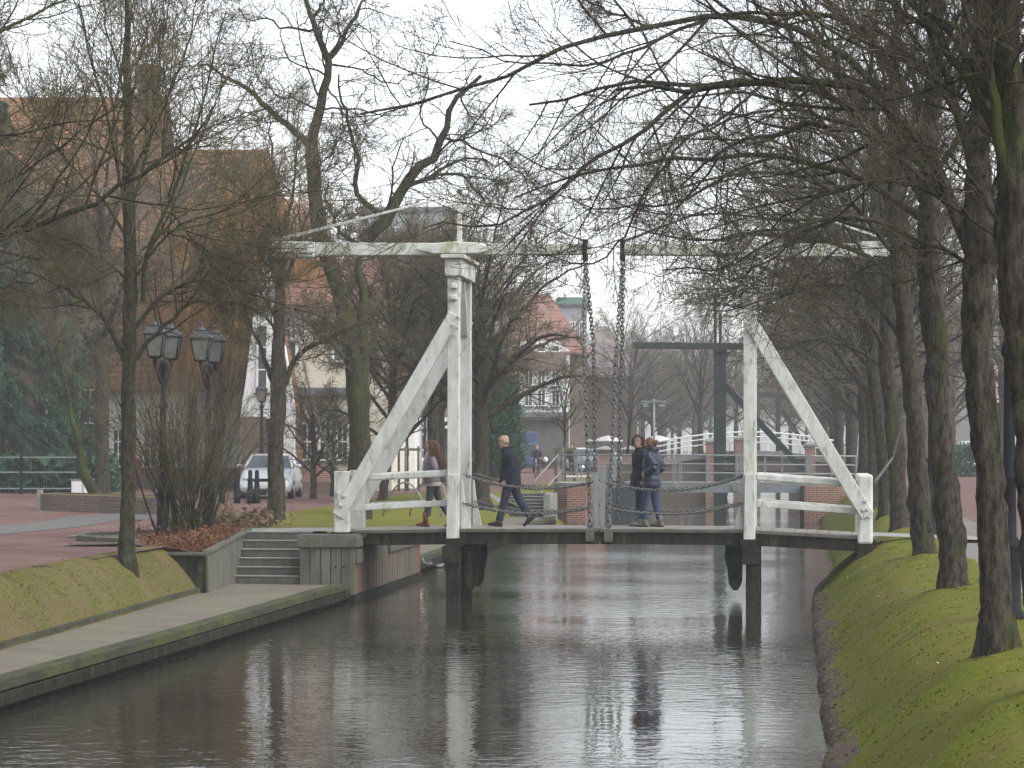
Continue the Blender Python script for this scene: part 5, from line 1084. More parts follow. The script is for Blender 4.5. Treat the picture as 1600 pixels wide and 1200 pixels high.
# right street
e = block('shop_building', 'pinkish brick building with a grey shop front glimpsed between the right trunks', 1472, 1535, 500, 192, 12, brick_mat('pale pink brick', (0.36, 0.25, 0.22), (0.33, 0.23, 0.20), (0.35, 0.3, 0.28)), 0, 0)
m = MB(); m.box((0, -0.06, zpy(600, 192) - 1.1 - 0.1), (2.85, 0.12, 2.2)); m.build('shop_front', mat('blue grey cladding', (0.30, 0.32, 0.34)), e, world=False)
house('white_gable_house', 'white gabled house glimpsed beside the nearest right trunk', 1538, 1600, 176, zpy(560, 176), zpy(462, 176), 10, M_render, M_slate, ridge='y', over=0.15)
house('terraced_house', 'brick terraced house far along the right street', 1418, 1470, 246, zpy(600, 246), zpy(545, 246), 10, M_brick, M_tilered)
house('terraced_house', 'pale rendered terraced house far along the right street, left of the brick one', 1372, 1416, 262, zpy(615, 262), zpy(565, 262), 10, M_cream, M_slate)
def hedge(name, label, c, size, m_, n, seed):
    rng = np.random.default_rng(seed); c = np.array(c); q = rng.uniform(-0.5, 0.5, (n, 3)) * np.array(size) + c; ax = rng.integers(0, 3, n); q[np.arange(n), ax] = c[ax] + np.sign(rng.normal(size=n)) * 0.5 * np.array(size)[ax] + rng.normal(0, .06, n)
    u = rng.normal(0, .09, (n, 3)); v = rng.normal(0, .09, (n, 3)); V = np.stack([q - u, q - v, q + u, q + v], 1).reshape(-1, 3); o = link_mesh(name, np_mesh(name, V, np.arange(4 * n).reshape(-1, 4), [m_], smooth=False)); return tag(o, label, 'hedge')
b_ = P(1506, 692, 152); hedge('hedge', 'misty green hedge beyond the right street between two trunks', (b_.x, 152, 1.9), (3.2, 3, 1.6), M_ever, 3500, 5)
b_ = P(60, 692, 104); hedge('hedge', 'dark clipped hedge behind the iron fence at far left', (b_.x, 102, 1.75), (6.2, 1.5, 1.3), M_ever, 5000, 6)
# ------------------------------------------------------------------ street lamps
def lantern(par, c, sc=1.0):
    """six? no: four sided lantern, wide at the top"""
    h = 0.43 * sc; a, b_ = 0.205 * sc, 0.125 * sc; c = Vector(c)
    e = MB()
    for i in range(4):
        q = math.pi / 4 + i * math.pi / 2; v = Vector((math.cos(q), math.sin(q), 0)); e.tube([c + v * b_ * 1.3, c + v * a * 1.3 + ZU * h], 0.013 * sc, 5)
    cn = lambda r, z: [c + Vector((math.cos(math.pi / 4 + i * math.pi / 2), math.sin(math.pi / 4 + i * math.pi / 2), 0)) * r * 1.3 + ZU * z for i in range(5)]
    for r, z in ((b_, 0), (a, h)):
        k = cn(r, z)
        for i in range(4): e.tube([k[i], k[i + 1]], 0.016 * sc, 5)
    f = e.build('lantern', M_iron, par)
    M45 = Matrix.Rotation(math.pi / 4, 4, 'Z')
    m = MB(); m.lathe([(b_ * 1.22, 0.01), (a * 1.25, h - 0.01)], c, 4, M=M45, smooth=False); m.build('lantern_glass', M_lampglass, f)
    m = MB(); m.lathe([(a * 1.5, h), (a * 1.5, h + 0.025 * sc), (a * 0.75, h + 0.15 * sc), (a * 0.62, h + 0.15 * sc)], c, 4, M=M45, smooth=False); m.lathe([(0.12 * sc, h + 0.15 * sc), (0.13 * sc, h + 0.18 * sc), (0.05 * sc, h + 0.22 * sc), (0.02 * sc, h + 0.26 * sc), (0.045 * sc, h + 0.30 * sc), (0.01 * sc, h + 0.345 * sc)], c, 8)
    m.build('lamp_roof', mat('dark lamp roof', (.05, .055, .065), (.035, .04, .045), 8, rough=.5), f)
    m = MB(); m.lathe([(0.03, -0.16 * sc), (0.05, -0.10 * sc), (0.03, -0.06 * sc), (b_ * 0.9, -0.02 * sc), (b_ * 1.0, 0.0)], c, 8); m.build('lantern_base', M_iron, f)
def post_lathe(par, H, r=0.06, base_r=0.13):
    m = MB(); m.lathe([(base_r * 1.25, 0), (base_r * 1.25, 0.10), (base_r, 0.14), (base_r * 0.92, 0.75), (base_r * 1.1, 0.79), (base_r * 1.1, 0.85), (r * 1.35, 0.92), (r * 1.2, 1.5), (r * 1.6, 1.53), (r * 1.6, 1.58), (r * 1.1, 1.63), (r * 0.95, H * 0.72), (r * 1.5, H * 0.73), (r * 1.5, H * 0.75), (r * 0.9, H * 0.77), (r * 0.8, H * 0.96), (r * 1.4, H * 0.97), (r * 1.2, H)], (0, 0, 0), 14)
    return m.build('post', M_iron, par, world=False)
def lamp_double(loc, label, group=None, H=3.45):
    e = empty('street_lamp', loc, label, 'street lamp', group); post_lathe(e, H)
    for sg in (-1, 1):
        d = Vector((SN, CN, 0)) * sg
        m = MB(); m.tube([ZU * (H - 0.35) , ZU * (H - 0.45) + d * 0.25, ZU * (H - 0.22) + d * 0.55, ZU * (H - 0.12) + d * 0.66], 0.022, 6)
        cc = ZU * (H - 0.18) + d * 0.28; rx = d
        m.tube([cc + rx * (0.13 * math.cos(a) * (1 - a / 9)) + ZU * (0.13 * math.sin(a) * (1 - a / 9)) for a in np.linspace(0, 7, 18)], 0.016, 5)
        m.build('bracket', M_iron, e, world=True if False else False)
        f = MB(); lantern_at(e, d * 0.66 + ZU * (H + 0.05))
    return e
def lantern_at(e, c, sc=1.0):
    # lantern() works in the lamp's own space
    global link_mesh
    old = link_mesh
    def lm(name, me, parent=None, world=True): return old(name, me, parent, False)
    link_mesh = lm
    try: lantern(e, c, sc)
    finally: link_mesh = old
def lamp_single(loc, label, group=None, H=3.3, sc=1.0):
    e = empty('street_lamp', loc, label, 'street lamp', group); post_lathe(e, H); lantern_at(e, (0, 0, H + 0.12), sc); 
    m = MB(); m.tube([Vector((-0.28, 0, H - 0.16)), Vector((0.28, 0, H - 0.16))], 0.016, 6); m.build('ladder_bar', M_iron, e, world=False); return e
lamp_double(G(255, 838, 1.2), 'black double street lamp rising from the planter, nearer the slim bare tree')
lamp_double(G(325.5, 834, 1.2), 'black double street lamp behind the multi stemmed shrub, right of its twin', H=3.42)
b_ = P(409, 690, 97); lamp_single((b_.x, 97, 1.15), 'small black street lamp with one lantern behind the silver car', H=3.25)
b_ = P(664, 690, 150); lamp_single((b_.x, 150, 1.15), 'slender far street lamp in front of the cafe fascia', H=3.6)
b_ = G(1455, 838, 1.15); lamp_single((b_.x, b_.y, 1.12), 'black street lamp behind the fourth right trunk near the bridge end post', H=3.9, sc=1.1)
b_ = G(1577, 967, 1.13); lamp_single((b_.x, b_.y, 1.1), 'black street lamp with a thick base between the two nearest right trunks', H=3.95, sc=1.1)
# bollards
for px, py, lab in ((347, 777, 'leftmost black bollard, left of the silver car'), (370.5, 776, 'black bollard before the left headlight of the silver car'), (391, 777, 'left bollard of the close pair in front of the silver car grille'), (401.5, 778, 'right bollard of the close pair in front of the silver car')):
    b_ = G(px, 786.5, 1.15); m = MB(); m.lathe([(0.10, 0), (0.10, 0.3), (0.085, 0.33), (0.075, 0.62), (0.09, 0.64), (0.09, 0.69), (0.065, 0.71), (0.065, 0.88), (0.05, 0.93), (0.02, 0.95)], (0, 0, 0), 12)
    o = m.build('bollard', M_iron); o.location = b_; o.scale = (1.05, 1.05, 1.1); tag(o, lab, 'bollard', 'black bollards in front of the silver car')

# ------------------------------------------------------------------ cars
def car(loc, rz, paint, label, L_=4.3, Wd=1.74, H=1.46, kind='sedan', plate=True, name='parked_car', cat='car', group=None):
    """body lofted along its length (x forward, origin on the ground)"""
    e = empty(name, loc, label, cat, group, rz=rz); hw = Wd / 2
    def sec(x, zb, zt, w, wt): # rounded half box section
        pts = [(-w * .92, zb), (-w, zb + (zt - zb) * .25), (-w, zb + (zt - zb) * .6), (-wt, zt - 0.03), (-wt * .8, zt), (0, zt + 0.015), (wt * .8, zt), (wt, zt - 0.03), (w, zb + (zt - zb) * .6), (w, zb + (zt - zb) * .25), (w * .92, zb)]
        return [(x, y, z) for y, z in pts]
    f, r = L_ / 2, -L_ / 2; hood = 0.62 * H
    xs = [(f, .30, .52, hw * .72, hw * .6), (f - .06, .22, .66, hw * .88, hw * .76), (f - .30, .20, hood - .04, hw * .97, hw * .86), (f - .85, .20, hood + .04, hw, hw * .9), (f - 1.20, .20, hood + .10, hw, hw * .92), (0, .2, hood + .13, hw, hw * .93), (r + .9, .2, hood + .15, hw, hw * .92), (r + .2, .22, hood + .14, hw * .96, hw * .85), (r, .32, hood - .02, hw * .85, hw * .7)]
    S = [sec(*a) for a in xs]; m = MB(); n = 11; vs = [p for q in S for p in q]
    fs = [(i * n + j, i * n + j + 1, (i + 1) * n + j + 1, (i + 1) * n + j) for i in range(len(S) - 1) for j in range(n - 1)] + [(i * n + n - 1, i * n, (i + 1) * n, (i + 1) * n + n - 1) for i in range(len(S) - 1)] + [tuple(range(n))[::-1], tuple((len(S) - 1) * n + j for j in range(n))]
    m.add(vs, fs, 0, True); body = m.build('body', paint, e, world=False, bevel=0.0)
    # cabin
    zb = hood + .10; rt = r + (.55 if kind == 'sedan' else .18); rr = r + (1.2 if kind == 'sedan' else .45); wf, wr = f - 1.15, f - 1.95
    cw, rw = hw * .90, hw * .70
    lo = [(wf, -cw), (wf, cw), (rt, cw), (rt, -cw)]; hi = [(wr, -rw), (wr, rw), (rr, rw), (rr, -rw)]
    V = [(x, y, zb) for x, y in lo] + [(x, y, H - .05) for x, y in hi]
    m = MB(); m.add(V, [(0, 1, 5, 4), (1, 2, 6, 5), (2, 3, 7, 6), (3, 0, 4, 7)]); m.build('glasshouse', M_carglass, e, world=False)
    m = MB(); m.add([(wr + .03, -rw, H - .06), (wr + .03, rw, H - .06), (rr, rw, H - .06), (rr, -rw, H - .06), (wr - .12, -rw * .85, H), (wr - .12, rw * .85, H), (rr + .1, rw * .85, H), (rr + .1, -rw * .85, H)], [(0, 1, 5, 4), (1, 2, 6, 5), (2, 3, 7, 6), (3, 0, 4, 7), (4, 5, 6, 7)], 0, True)
    for a, b_ in ((0, 4), (1, 5), (2, 6), (3, 7)): m.tube([V[a], V[b_]], 0.045, 6)
    for sy, q in ((-1, 0), (1, 1)): xm = (wf + rt) / 2; m.tube([(xm, sy * cw, zb), ((wr + rr) / 2, sy * rw, H - .05)], 0.045, 6)
    m.build('roof', paint, e, world=False)
    for x in (f - .82, r + .82):
        for sy in (-1, 1):
            M = Matrix.Rotation(R(90), 4, 'X'); m = MB(); m.lathe([(.20, -.09), (.30, -.10), (.315, -.05), (.315, .05), (.30, .10), (.20, .09)], (x, sy * (hw - .09), .315), 18, M=M); w_ = m.build('wheel', M_black, e, world=False)
            m = MB(); m.lathe([(.205, -.095), (.205, .095)], (x, sy * (hw - .085), .315), 12, M=M); m.build('rim', M_rim, w_, world=False)
    for sy in (-1, 1):
        m = MB(); m.ball((f - .13, sy * hw * .66, .66 * hood / .9 + .0), (.12, .19, .10), 10); m.build('headlight', M_headl, e, world=False)
        m = MB(); m.ball((wf - .25, sy * (hw + .10), zb + .06), (.08, .12, .075), 10); m.build('wing_mirror', paint, e, world=False)
        m = MB(); m.box((r + .03, sy * hw * .7, hood - .12), (.10, .25, .2)); m.build('tail_light', mat('red lamp', (.3, .02, .02), rough=.3), e, world=False)
    m = MB(); m.box((f - .045, 0, .60 * hood / .9), (.06, hw * .85, .13)); 
    g_ = m.build('grille', M_black, e, world=False, bevel=.02)
    m = MB(); m.box((f + .0, 0, .40), (.12, hw * 1.55, .12)); m.build('bumper', paint, e, world=False, bevel=.03)
    m = MB(); m.box((f + .01, 0, .27), (.06, hw * 1.3, .09)); m.build('lower_grille', M_black, e, world=False, bevel=.02)
    if plate: m = MB(); m.box((f + .068, 0, .415), (.02, .52, .11)); m.build('number_plate', M_plate, e, world=False)
    return e
b_ = G(428, 780, 1.15); car((b_.x - .28, b_.y + 2.2, 1.155), R(-90 - 1), M_silver, 'silver saloon car parked facing the viewer behind the bollards', kind='hatch', Wd=1.8, H=1.50)
b_ = P(650, 700, 158); car((b_.x, 158, 1.155), R(-90 - 12), M_silver, 'silver hatchback parked in front of the cafe behind the girl', kind='hatch', H=1.5)
b_ = P(757, 700, 136); car((b_.x, 136, 1.155), R(-90 + 14), M_dkcar, 'dark silver people carrier between the left main post and the bald man', kind='hatch', H=1.72, Wd=1.82)
b_ = P(905, 700, 178); car((b_.x, 178, 1.155), R(-90), M_whitecar, 'white car parked behind the metal footbridge railing', kind='hatch', H=1.55)
b_ = P(945, 700, 168); car((b_.x, 168, 1.155), R(-10), M_dkcar, 'dark grey car side on behind the hoist chains', kind='hatch', H=1.5)
b_ = P(1525, 700, 160); car((b_.x, 160, 1.135), R(-90), M_whitecar, 'white van parked far along the right street between two trunks', kind='hatch', H=2.0, L_=4.6, Wd=1.9, name='parked_van', cat='van')
# blue covered lorry
e = empty('covered_lorry', (P(816, 700, 172).x, 172, 1.15), 'blue covered lorry parked beyond the bald man', 'lorry'); m = MB(); m.box((0, 0, 1.55), (1.95, 4.5, 2.1)); m.build('tarpaulin', M_bluetarp, e, world=False, bevel=.08)
m = MB(); m.box((0, -2.6, 1.15), (1.85, .9, 1.5)); c_ = m.build('cab', M_bluetarp, e, world=False, bevel=.12); m = MB(); m.box((0, -3.06, 1.5), (1.55, .04, .55)); m.build('windscreen', M_carglass, c_, world=False)
for x in (-.8, .8):
    for y in (-2.4, 1.4): m = MB(); m.lathe([(.4, -.12), (.42, 0), (.4, .12)], (x, y, .42), 14, M=Matrix.Rotation(R(90), 4, 'Y')); m.build('wheel', M_black, e, world=False)
# parasols of a terrace
for px, Y, lab in ((950, 196, 'left white parasol of the far terrace'), (905, 205, 'white parasol farthest left on the far terrace'), (1028, 190, 'right white parasol behind the two women')):
    b_ = P(px, 700, Y); e = empty('parasol', (b_.x, Y, 1.15), lab, 'parasol', 'white parasols on the far terrace'); m = MB(); m.lathe([(1.1, 2.0), (1.08, 2.06), (.55, 2.3), (.03, 2.42)], (0, 0, 0), 8, smooth=False); m.build('canopy', mat('parasol cloth', (.42, .42, .41)), e, world=False); m = MB(); m.tube([(0, 0, 0), (0, 0, 2.38)], .03, 6); m.build('pole', M_frame, e, world=False)

# ------------------------------------------------------------------ iron fence, cabinets, bike stands
e = empty('iron_fence', P(-30, 770, 99), 'dark iron railing fence before the cedars at far left', 'fence'); b0, b1 = P(-60, 692, 99), P(122, 692, 99); m = MB(); n = 46
for i in range(n + 1):
    x = b0.x + (b1.x - b0.x) * i / n; m.tube([(x, 99, 1.15), (x, 99, 2.55)], .014, 5)
m.build('bar', M_iron, e); [o for o in ()]
for z in (1.35, 1.95, 2.5): m = MB(); m.box(((b0.x + b1.x) / 2, 99, z), (b1.x - b0.x, .05, .05)); m.build('rail', M_steel, e)
for x in (b0.x + .5, b0.x + 2.2, b1.x): m = MB(); m.box((x, 99, 1.9), (.09, .09, 1.5)); m.build('fence_post', M_iron, e)
for px, w_, lab in ((121, .40, 'white electrical cabinet behind the brick planter, left of two'), (138, .34, 'white electrical cabinet leaning tree side, right of two')):
    b_ = G(px, 775, 1.15); e = empty('electrical_cabinet', b_, lab, 'cabinet'); m = MB(); m.box((0, 0, .28), (w_, .3, .56)); m.build('body', M_render, e, world=False, bevel=.02); m = MB(); m.box((0, -.155, .28), (w_ * .82, .02, .46)); m.build('door', M_frame, e, world=False); m = MB(); m.box((0, 0, .58), (w_ + .05, .36, .04)); m.build('lid', M_lightconc, e, world=False)
for k, (x0, x1, lab) in enumerate(((598, 668, 'left metal cycle hoop on the paving behind the left handrail'), (640, 690, 'middle metal cycle hoop behind the left handrail'), (672, 702, 'right metal cycle hoop, nearest the left main post'))):
    a, c = G(x0, 806, 1.2), G(x1, 808, 1.2); m = MB(); m.tube([a.lerp(c, u) + ZU * (0.85 * math.sin(math.pi * u) ** .7) for u in np.linspace(0, 1, 14)], .022, 7)
    tag(m.build('cycle_hoop', M_lightconc), lab, 'bike stand')
# ducks on the far left waterline
def duck(loc, rz, lab):
    e = empty('duck', loc, lab, 'duck', rz=rz); e.scale = (.62, .62, .62); m = MB(); m.loft([((-.20, 0, .09), (0, .02, 0), (0, 0, .02)), ((-.12, 0, .09), (0, .07, 0), (0, 0, .06)), ((0, 0, .08), (0, .095, 0), (0, 0, .085)), ((.11, 0, .09), (0, .075, 0), (0, 0, .08)), ((.16, 0, .14), (0, .045, 0), (0, 0, .05)), ((.17, 0, .22), (0, .04, 0), (0, 0, .04)), ((.2, 0, .25), (0, .045, 0), (0, 0, .04)), ((.25, 0, .24), (0, .03, 0), (0, 0, .025)), ((.30, 0, .23), (0, .022, 0), (0, 0, .008))], 10)
    m.build('body', mat('duck grey white', (.34, .33, .31), (.10, .09, .08), 9), e, world=False); m = MB(); m.loft([((-.16, 0, .13), (0, .05, 0), (0, 0, .02)), ((-.05, 0, .155), (0, .088, 0), (0, 0, .03)), ((.06, 0, .14), (0, .06, 0), (0, 0, .03))], 8); m.build('wing', mat('duck brown', (.10, .08, .06), (.05, .045, .04), 30), e, world=False)
b_ = G(668, 885, .33); duck((b_.x, b_.y, .335), 2.6, 'black and white duck resting on the far towpath edge under the left bridge span')
b_ = G(679, 889, 0.02); duck((b_.x + .1, b_.y + 1, .0), 0.4, 'duck on the water below its mate by the left bridge pile')

# ------------------------------------------------------------------ farther bridges
SF = 103.0; zf = 1.52
e = empty('metal_footbridge', W(SF, -3, 0), 'flat grey footbridge with slim metal railings beyond the white drawbridge', 'footbridge')
tA, tB = T_(862, SF), T_(1395, SF)
m = MB(); m.box(W(SF + 1.1, (T_(975, SF) + T_(1275, SF)) / 2, zf - .05), (T_(1275, SF) - T_(975, SF), 2.3, .10), RZ); m.build('deck', M_lightconc, e)
m = MB(); m.box(W(SF - .02, (T_(975, SF) + T_(1275, SF)) / 2, zf - .24), (T_(1275, SF) - T_(975, SF), .12, .30), RZ); m.box(W(SF + 2.1, (T_(975, SF) + T_(1275, SF)) / 2, zf - .24), (T_(1275, SF) - T_(975, SF), .12, .30), RZ); m.build('girder', M_steel, e)
for px in (1056, 1149): m = MB(); m.box(W(SF - .13, T_(px + 0, SF), zf - .2), (.22, .1, .24), RZ); m.build('bracket_plate', M_lightconc, e)
for ss in (SF + .0, SF + 2.1):
    for z in (.36, .70, 1.04): m = MB(); m.tube([W(ss, T_(873, SF), zf + z), W(ss, T_(1058, SF), zf + z), W(ss, tB, zf + z - .05)], .026 if z > 1 else .018, 6); m.build('rail', M_steel, e)
    for px in (873, 902, 928, 955, 988, 1020, 1052, 1061, 1104, 1150, 1157, 1195, 1222, 1262, 1268, 1300, 1340, 1380): m = MB(); m.box(W(ss, T_(px, SF), zf + .45), (.055 if px not in (1262, 955) else .14, .05, 1.2), RZ); m.build('railing_post', M_steel, e)
m = MB(); m.tube([W(SF - .4, T_(873, SF), zf + 1.04), W(SF - 3.3, T_(846, SF), .95 + .6)], .03, 6); m.tube([W(SF - .2, T_(877, SF), zf + .4), W(SF - 3.3, T_(850, SF), .95)], .03, 6); m.build('stair_handrail', M_lightconc, e)
e = empty('brick_abutment', W(SF - .5, -7.5, 0), 'red brick wall carrying the left end of the metal footbridge', 'wall')
tc, td = T_(872, SF), T_(958, SF); m = MB(); arc = [W(SF + 2.4, tc - .1, 0), W(SF - 1.4, tc - .05, 0), W(SF - 1.9, tc + .5, 0), W(SF - 1.95, tc + 1.2, 0), W(SF - 1.6, td, 0), W(SF + 2.4, td, 0)]
m.prism([p + ZU * -.3 for p in arc], ZU * 1.72); m.build('brick_wall', M_brick, e)
m = MB(); m.prism([p + ZU * 1.424 for p in arc], ZU * .09); m.build('coping', M_lightconc, e)
m = MB(); m.box(W(SF - .3, (td + T_(1010, SF)) / 2 - .05, .52), (T_(1010, SF) - td, 3.0, 1.62), RZ); tag(m.build('steel_box', mat('dark blue steel', (.035, .045, .055), (.05, .055, .06), 2, rough=.6)), 'dark steel sheet bulkhead at the left foot of the metal footbridge', 'bulkhead')
e = empty('brick_abutment', W(SF, 1, 0), 'red brick wall carrying the right end of the metal footbridge', 'wall'); m = MB(); m.box(W(SF + 1.2, T_(1256, SF) + 1.3, .55), (2.6, 2.9, 1.66), RZ); m.build('brick_wall', M_brick, e); m = MB(); m.box(W(SF - .3, T_(1254, SF) - .02, .45), (.16, .3, 1.9), RZ); m.build('corner_pile', M_darkwood, e)
e = empty('stone_steps', W(99, -9.6, .3), 'flight of steps by the red brick wall beyond the white bridge', 'steps')
for i in range(7): m = MB(); m.box(W(97.6 + .3 * i + .9, -9.72, .33 + .118 * i + .05), (1.62, 1.8, .118), RZ); s_ = m.build('step', M_conc, e); m = MB(); m.box(W(97.58 + .3 * i + .14, -9.72, .33 + .118 * i + .118), (1.63, .3, .03), RZ); m.build('tread', M_lightconc, s_)
m = MB(); m.box(W(98.6, T_(858, 98) , .62), (.22, 3.2, 1.1), RZ); tag(m.build('stair_cheek', M_lightconc), 'sloping pale concrete cheek beside the farther steps', 'wall')
# black single bascule
SBk = 111.0; M_blackpaint = mat('dark green black paint', (.024, .032, .032), (.036, .045, .043), 3, rough=.55)
def pk(px, py, ds=0): return B(px, py, SBk) + sdir * ds
e = empty('black_drawbridge', W(SBk, 0, 0), 'dark painted drawbridge frame with one balance beam beyond the metal footbridge', 'drawbridge')
for ds in (0, 1.9):
    m = MB(); p0 = pk(1124, 760, ds); p0.z = -.3; m.beam(p0, pk(1124, 544, ds), .36, .46, side=sdir); m.build('post', M_blackpaint, e, bevel=.02)
    m = MB(); m.beam(pk(1131, 600, ds), pk(1262, 742, ds), .2, .26, side=sdir); m.build('brace', M_blackpaint, e, bevel=.02)
m = MB(); m.beam(pk(988, 538, .95), pk(1228, 541, .95), .34, .27, side=sdir); bm_ = m.build('balance_beam', M_blackpaint, e, bevel=.02); m = MB(); m.beam(pk(1114, 547, -.1), pk(1136, 547, -.1), .4, .14, side=sdir); m.prism([pk(1132, 550), pk(1142, 550), pk(1134, 562)], sdir * .3); m.build('bracket', M_blackpaint, bm_)
for px, top in ((1116.5, 458), (1124.5, 488)): m = MB(); m.beam(pk(px, 536, .95), pk(px, top, .95), .12, .12, side=sdir); m.build('mast', M_blackpaint, bm_)
for d_ in (.5, 1.4): m = MB(); m.tube([pk(994, 538, .95), pk(978, 710, d_)], .028, 6); m.build('hoist_chain', M_blackpaint, e)
for x0, y0, x1, y1 in ((1110, 470, 1082, 660), (1118, 460, 992, 536), (1118, 460, 1225, 538), (1135, 560, 1160, 680)): m = MB(); m.tube([pk(x0, y0, .95), pk(x1, y1, .95)], .012, 5); m.build('stay_rod', M_blackpaint, e)
m = MB(); m.box(W(SBk + .95, T_(1140, SBk), 1.25), (T_(1265, SBk) - T_(1000, SBk), 2.2, .22), RZ); m.build('deck', M_darkwood, e)
for z in (.5, 1.0): m = MB(); m.tube([W(SBk - .1, T_(1130, SBk), 1.36 + z), W(SBk - .1, T_(1262, SBk), 1.36 + z)], .03, 6); m.build('rail', M_blackpaint, e)
# white railed bridge with brick piers
SW = 150.0; e = empty('arched_bridge', W(SW, -3, 0), 'arched bridge with white railings and brick piers beyond the black drawbridge', 'bridge')
def zb_(px): return 1.9 + .75 * math.cos((px - 1170) / 150 * 1.35)
pts = list(range(1015, 1336, 16))
m = MB()
for a, b_ in zip(pts[:-1], pts[1:]): m.beam(W(SW + 1.5, T_(a, SW), zb_(a) - .2), W(SW + 1.5, T_(b_, SW), zb_(b_) - .2), 3.2, .3, side=sdir)
m.build('deck', M_lightconc, e)
op = lambda px: -.4 + 1.9 * max(0.0, 1 - ((px - 1185) / 52.0) ** 2) ** .5
m = MB(); q_ = [W(SW + .05, T_(x, SW), -.4) for x in (960, 1132)] + [W(SW + .05, T_(x, SW), op(x)) for x in (1133, 1140, 1150, 1165, 1185, 1205, 1220, 1230, 1237)] + [W(SW + .05, T_(x, SW), -.4) for x in (1238, 1400)] + [W(SW + .05, T_(x, SW), zb_(min(max(x, 1030), 1320)) - .28) for x in (1400, 1320, 1270, 1220, 1170, 1120, 1070, 1030, 960)]
m.prism(q_, sdir * .4); m.build('spandrel_wall', M_brickbrown, e)
for z in (.42, .72, .98): 
    m = MB(); m.tube([W(SW, T_(a, SW), zb_(a) + z) for a in pts], .05 if z > .9 else .04, 6); m.build('rail', M_frame, e)
for px in (1026, 1065, 1077, 1105, 1140, 1170, 1200, 1225, 1250, 1290): m = MB(); m.box(W(SW, T_(px, SW), zb_(px) + .45), (.1, .1, 1.1), RZ); m.build('railing_post', M_frame, e)
m = MB()
for i in range(5): x0, x1 = 1132 + i * 6, 1138 + i * 6; a, b_ = (.42, .95) if i % 2 else (.95, .42); m.tube([W(SW, T_(x0, SW), zb_(x0) + a), W(SW, T_(x1, SW), zb_(x1) + b_)], .03, 5)
m.build('lattice', M_frame, e)
for px, ztop in ((1111, 3.05), (1157, 3.2), (1266, 2.85), (1311, 2.85), (1003, 2.75)):
    m = MB(); m.box(W(SW - .3, T_(px, SW), ztop / 2 - .2), (.56, .56, ztop + .4 - .02), RZ); p_ = m.build('brick_pier', M_brick, e); m = MB(); m.lathe([(.48, ztop - .02), (.48, ztop + .1), (.06, ztop + .3)], W(SW - .3, T_(px, SW), 0), 4, M=Matrix.Rotation(math.pi / 4 + RZ, 4, 'Z'), smooth=False); m.build('pier_cap', M_lightconc, p_)
for px, ztop, lab in ((945, 2.75, 'brick gate pier with a pale cap behind the hoist chains'), (985, 2.75, 'wide brick gate pier with a pale cap behind the women')):
    b_ = W(158, T_(px, 158), 1.1); e2 = empty('gate_pier', b_, lab, 'pier'); m = MB(); m.box((0, 0, .75), (.95, .6, 1.5)); m.build('brick_pier', M_brick, e2, world=False); m = MB(); m.lathe([(.8, 1.5), (.8, 1.58), (.1, 1.75)], (0, 0, 0), 4, M=Matrix.Rotation(math.pi / 4, 4, 'Z'), smooth=False); m.build('pier_cap', M_lightconc, e2, world=False)
# far hazy drawbridge frame
SH = 188.0; e = empty('hazy_drawbridge', W(SH, 0, 0), 'faint dark drawbridge frame farthest away in the haze, right of the white main post', 'drawbridge')
ph = lambda px, py: B(px, py, SH)
m = MB(); a_ = ph(1216, 770); a_.z = 0; m.beam(a_, ph(1216, 612), .35, .32, side=sdir); m.build('post', M_blackpaint, e); m = MB(); m.beam(ph(1222, 640), ph(1282, 735), .2, .3, side=sdir); m.build('brace', M_blackpaint, e); m = MB(); m.beam(ph(1160, 616), ph(1285, 620), .4, .34, side=sdir); m.build('balance_beam', M_blackpaint, e)
# direction sign gantry seen past the women
sb_ = mat('faded sign', (.16, .18, .17)); e = empty('sign_board', W(170, T_(1022, 170), 1.1), 'pale double armed sign board in the haze above the two women', 'sign'); m = MB(); m.box((0, 0, 4.55), (1.6, .12, .10)); m.box((-.55, 0, 4.32), (.3, .1, .25)); m.box((.5, 0, 4.30), (.4, .1, .2)); m.build('board', sb_, e, world=False); m = MB(); m.tube([(0, 0.1, 0), (0, 0.1, 4.7)], .07, 8); m.build('pole', M_steel, e, world=False)
b_ = G(902, 757, 1.2); e = empty('bench', W(112, T_(902, 112), 1.15), 'small pale bench behind the metal footbridge railing', 'bench'); m = MB(); m.box((0, 0, .48), (1.1, .4, .06)); m.build('seat', M_frame, e, world=False)
for x in (-.4, .4): m = MB(); m.box((x, 0, .225), (.08, .36, .45)); m.build('leg', M_lightconc, e, world=False)
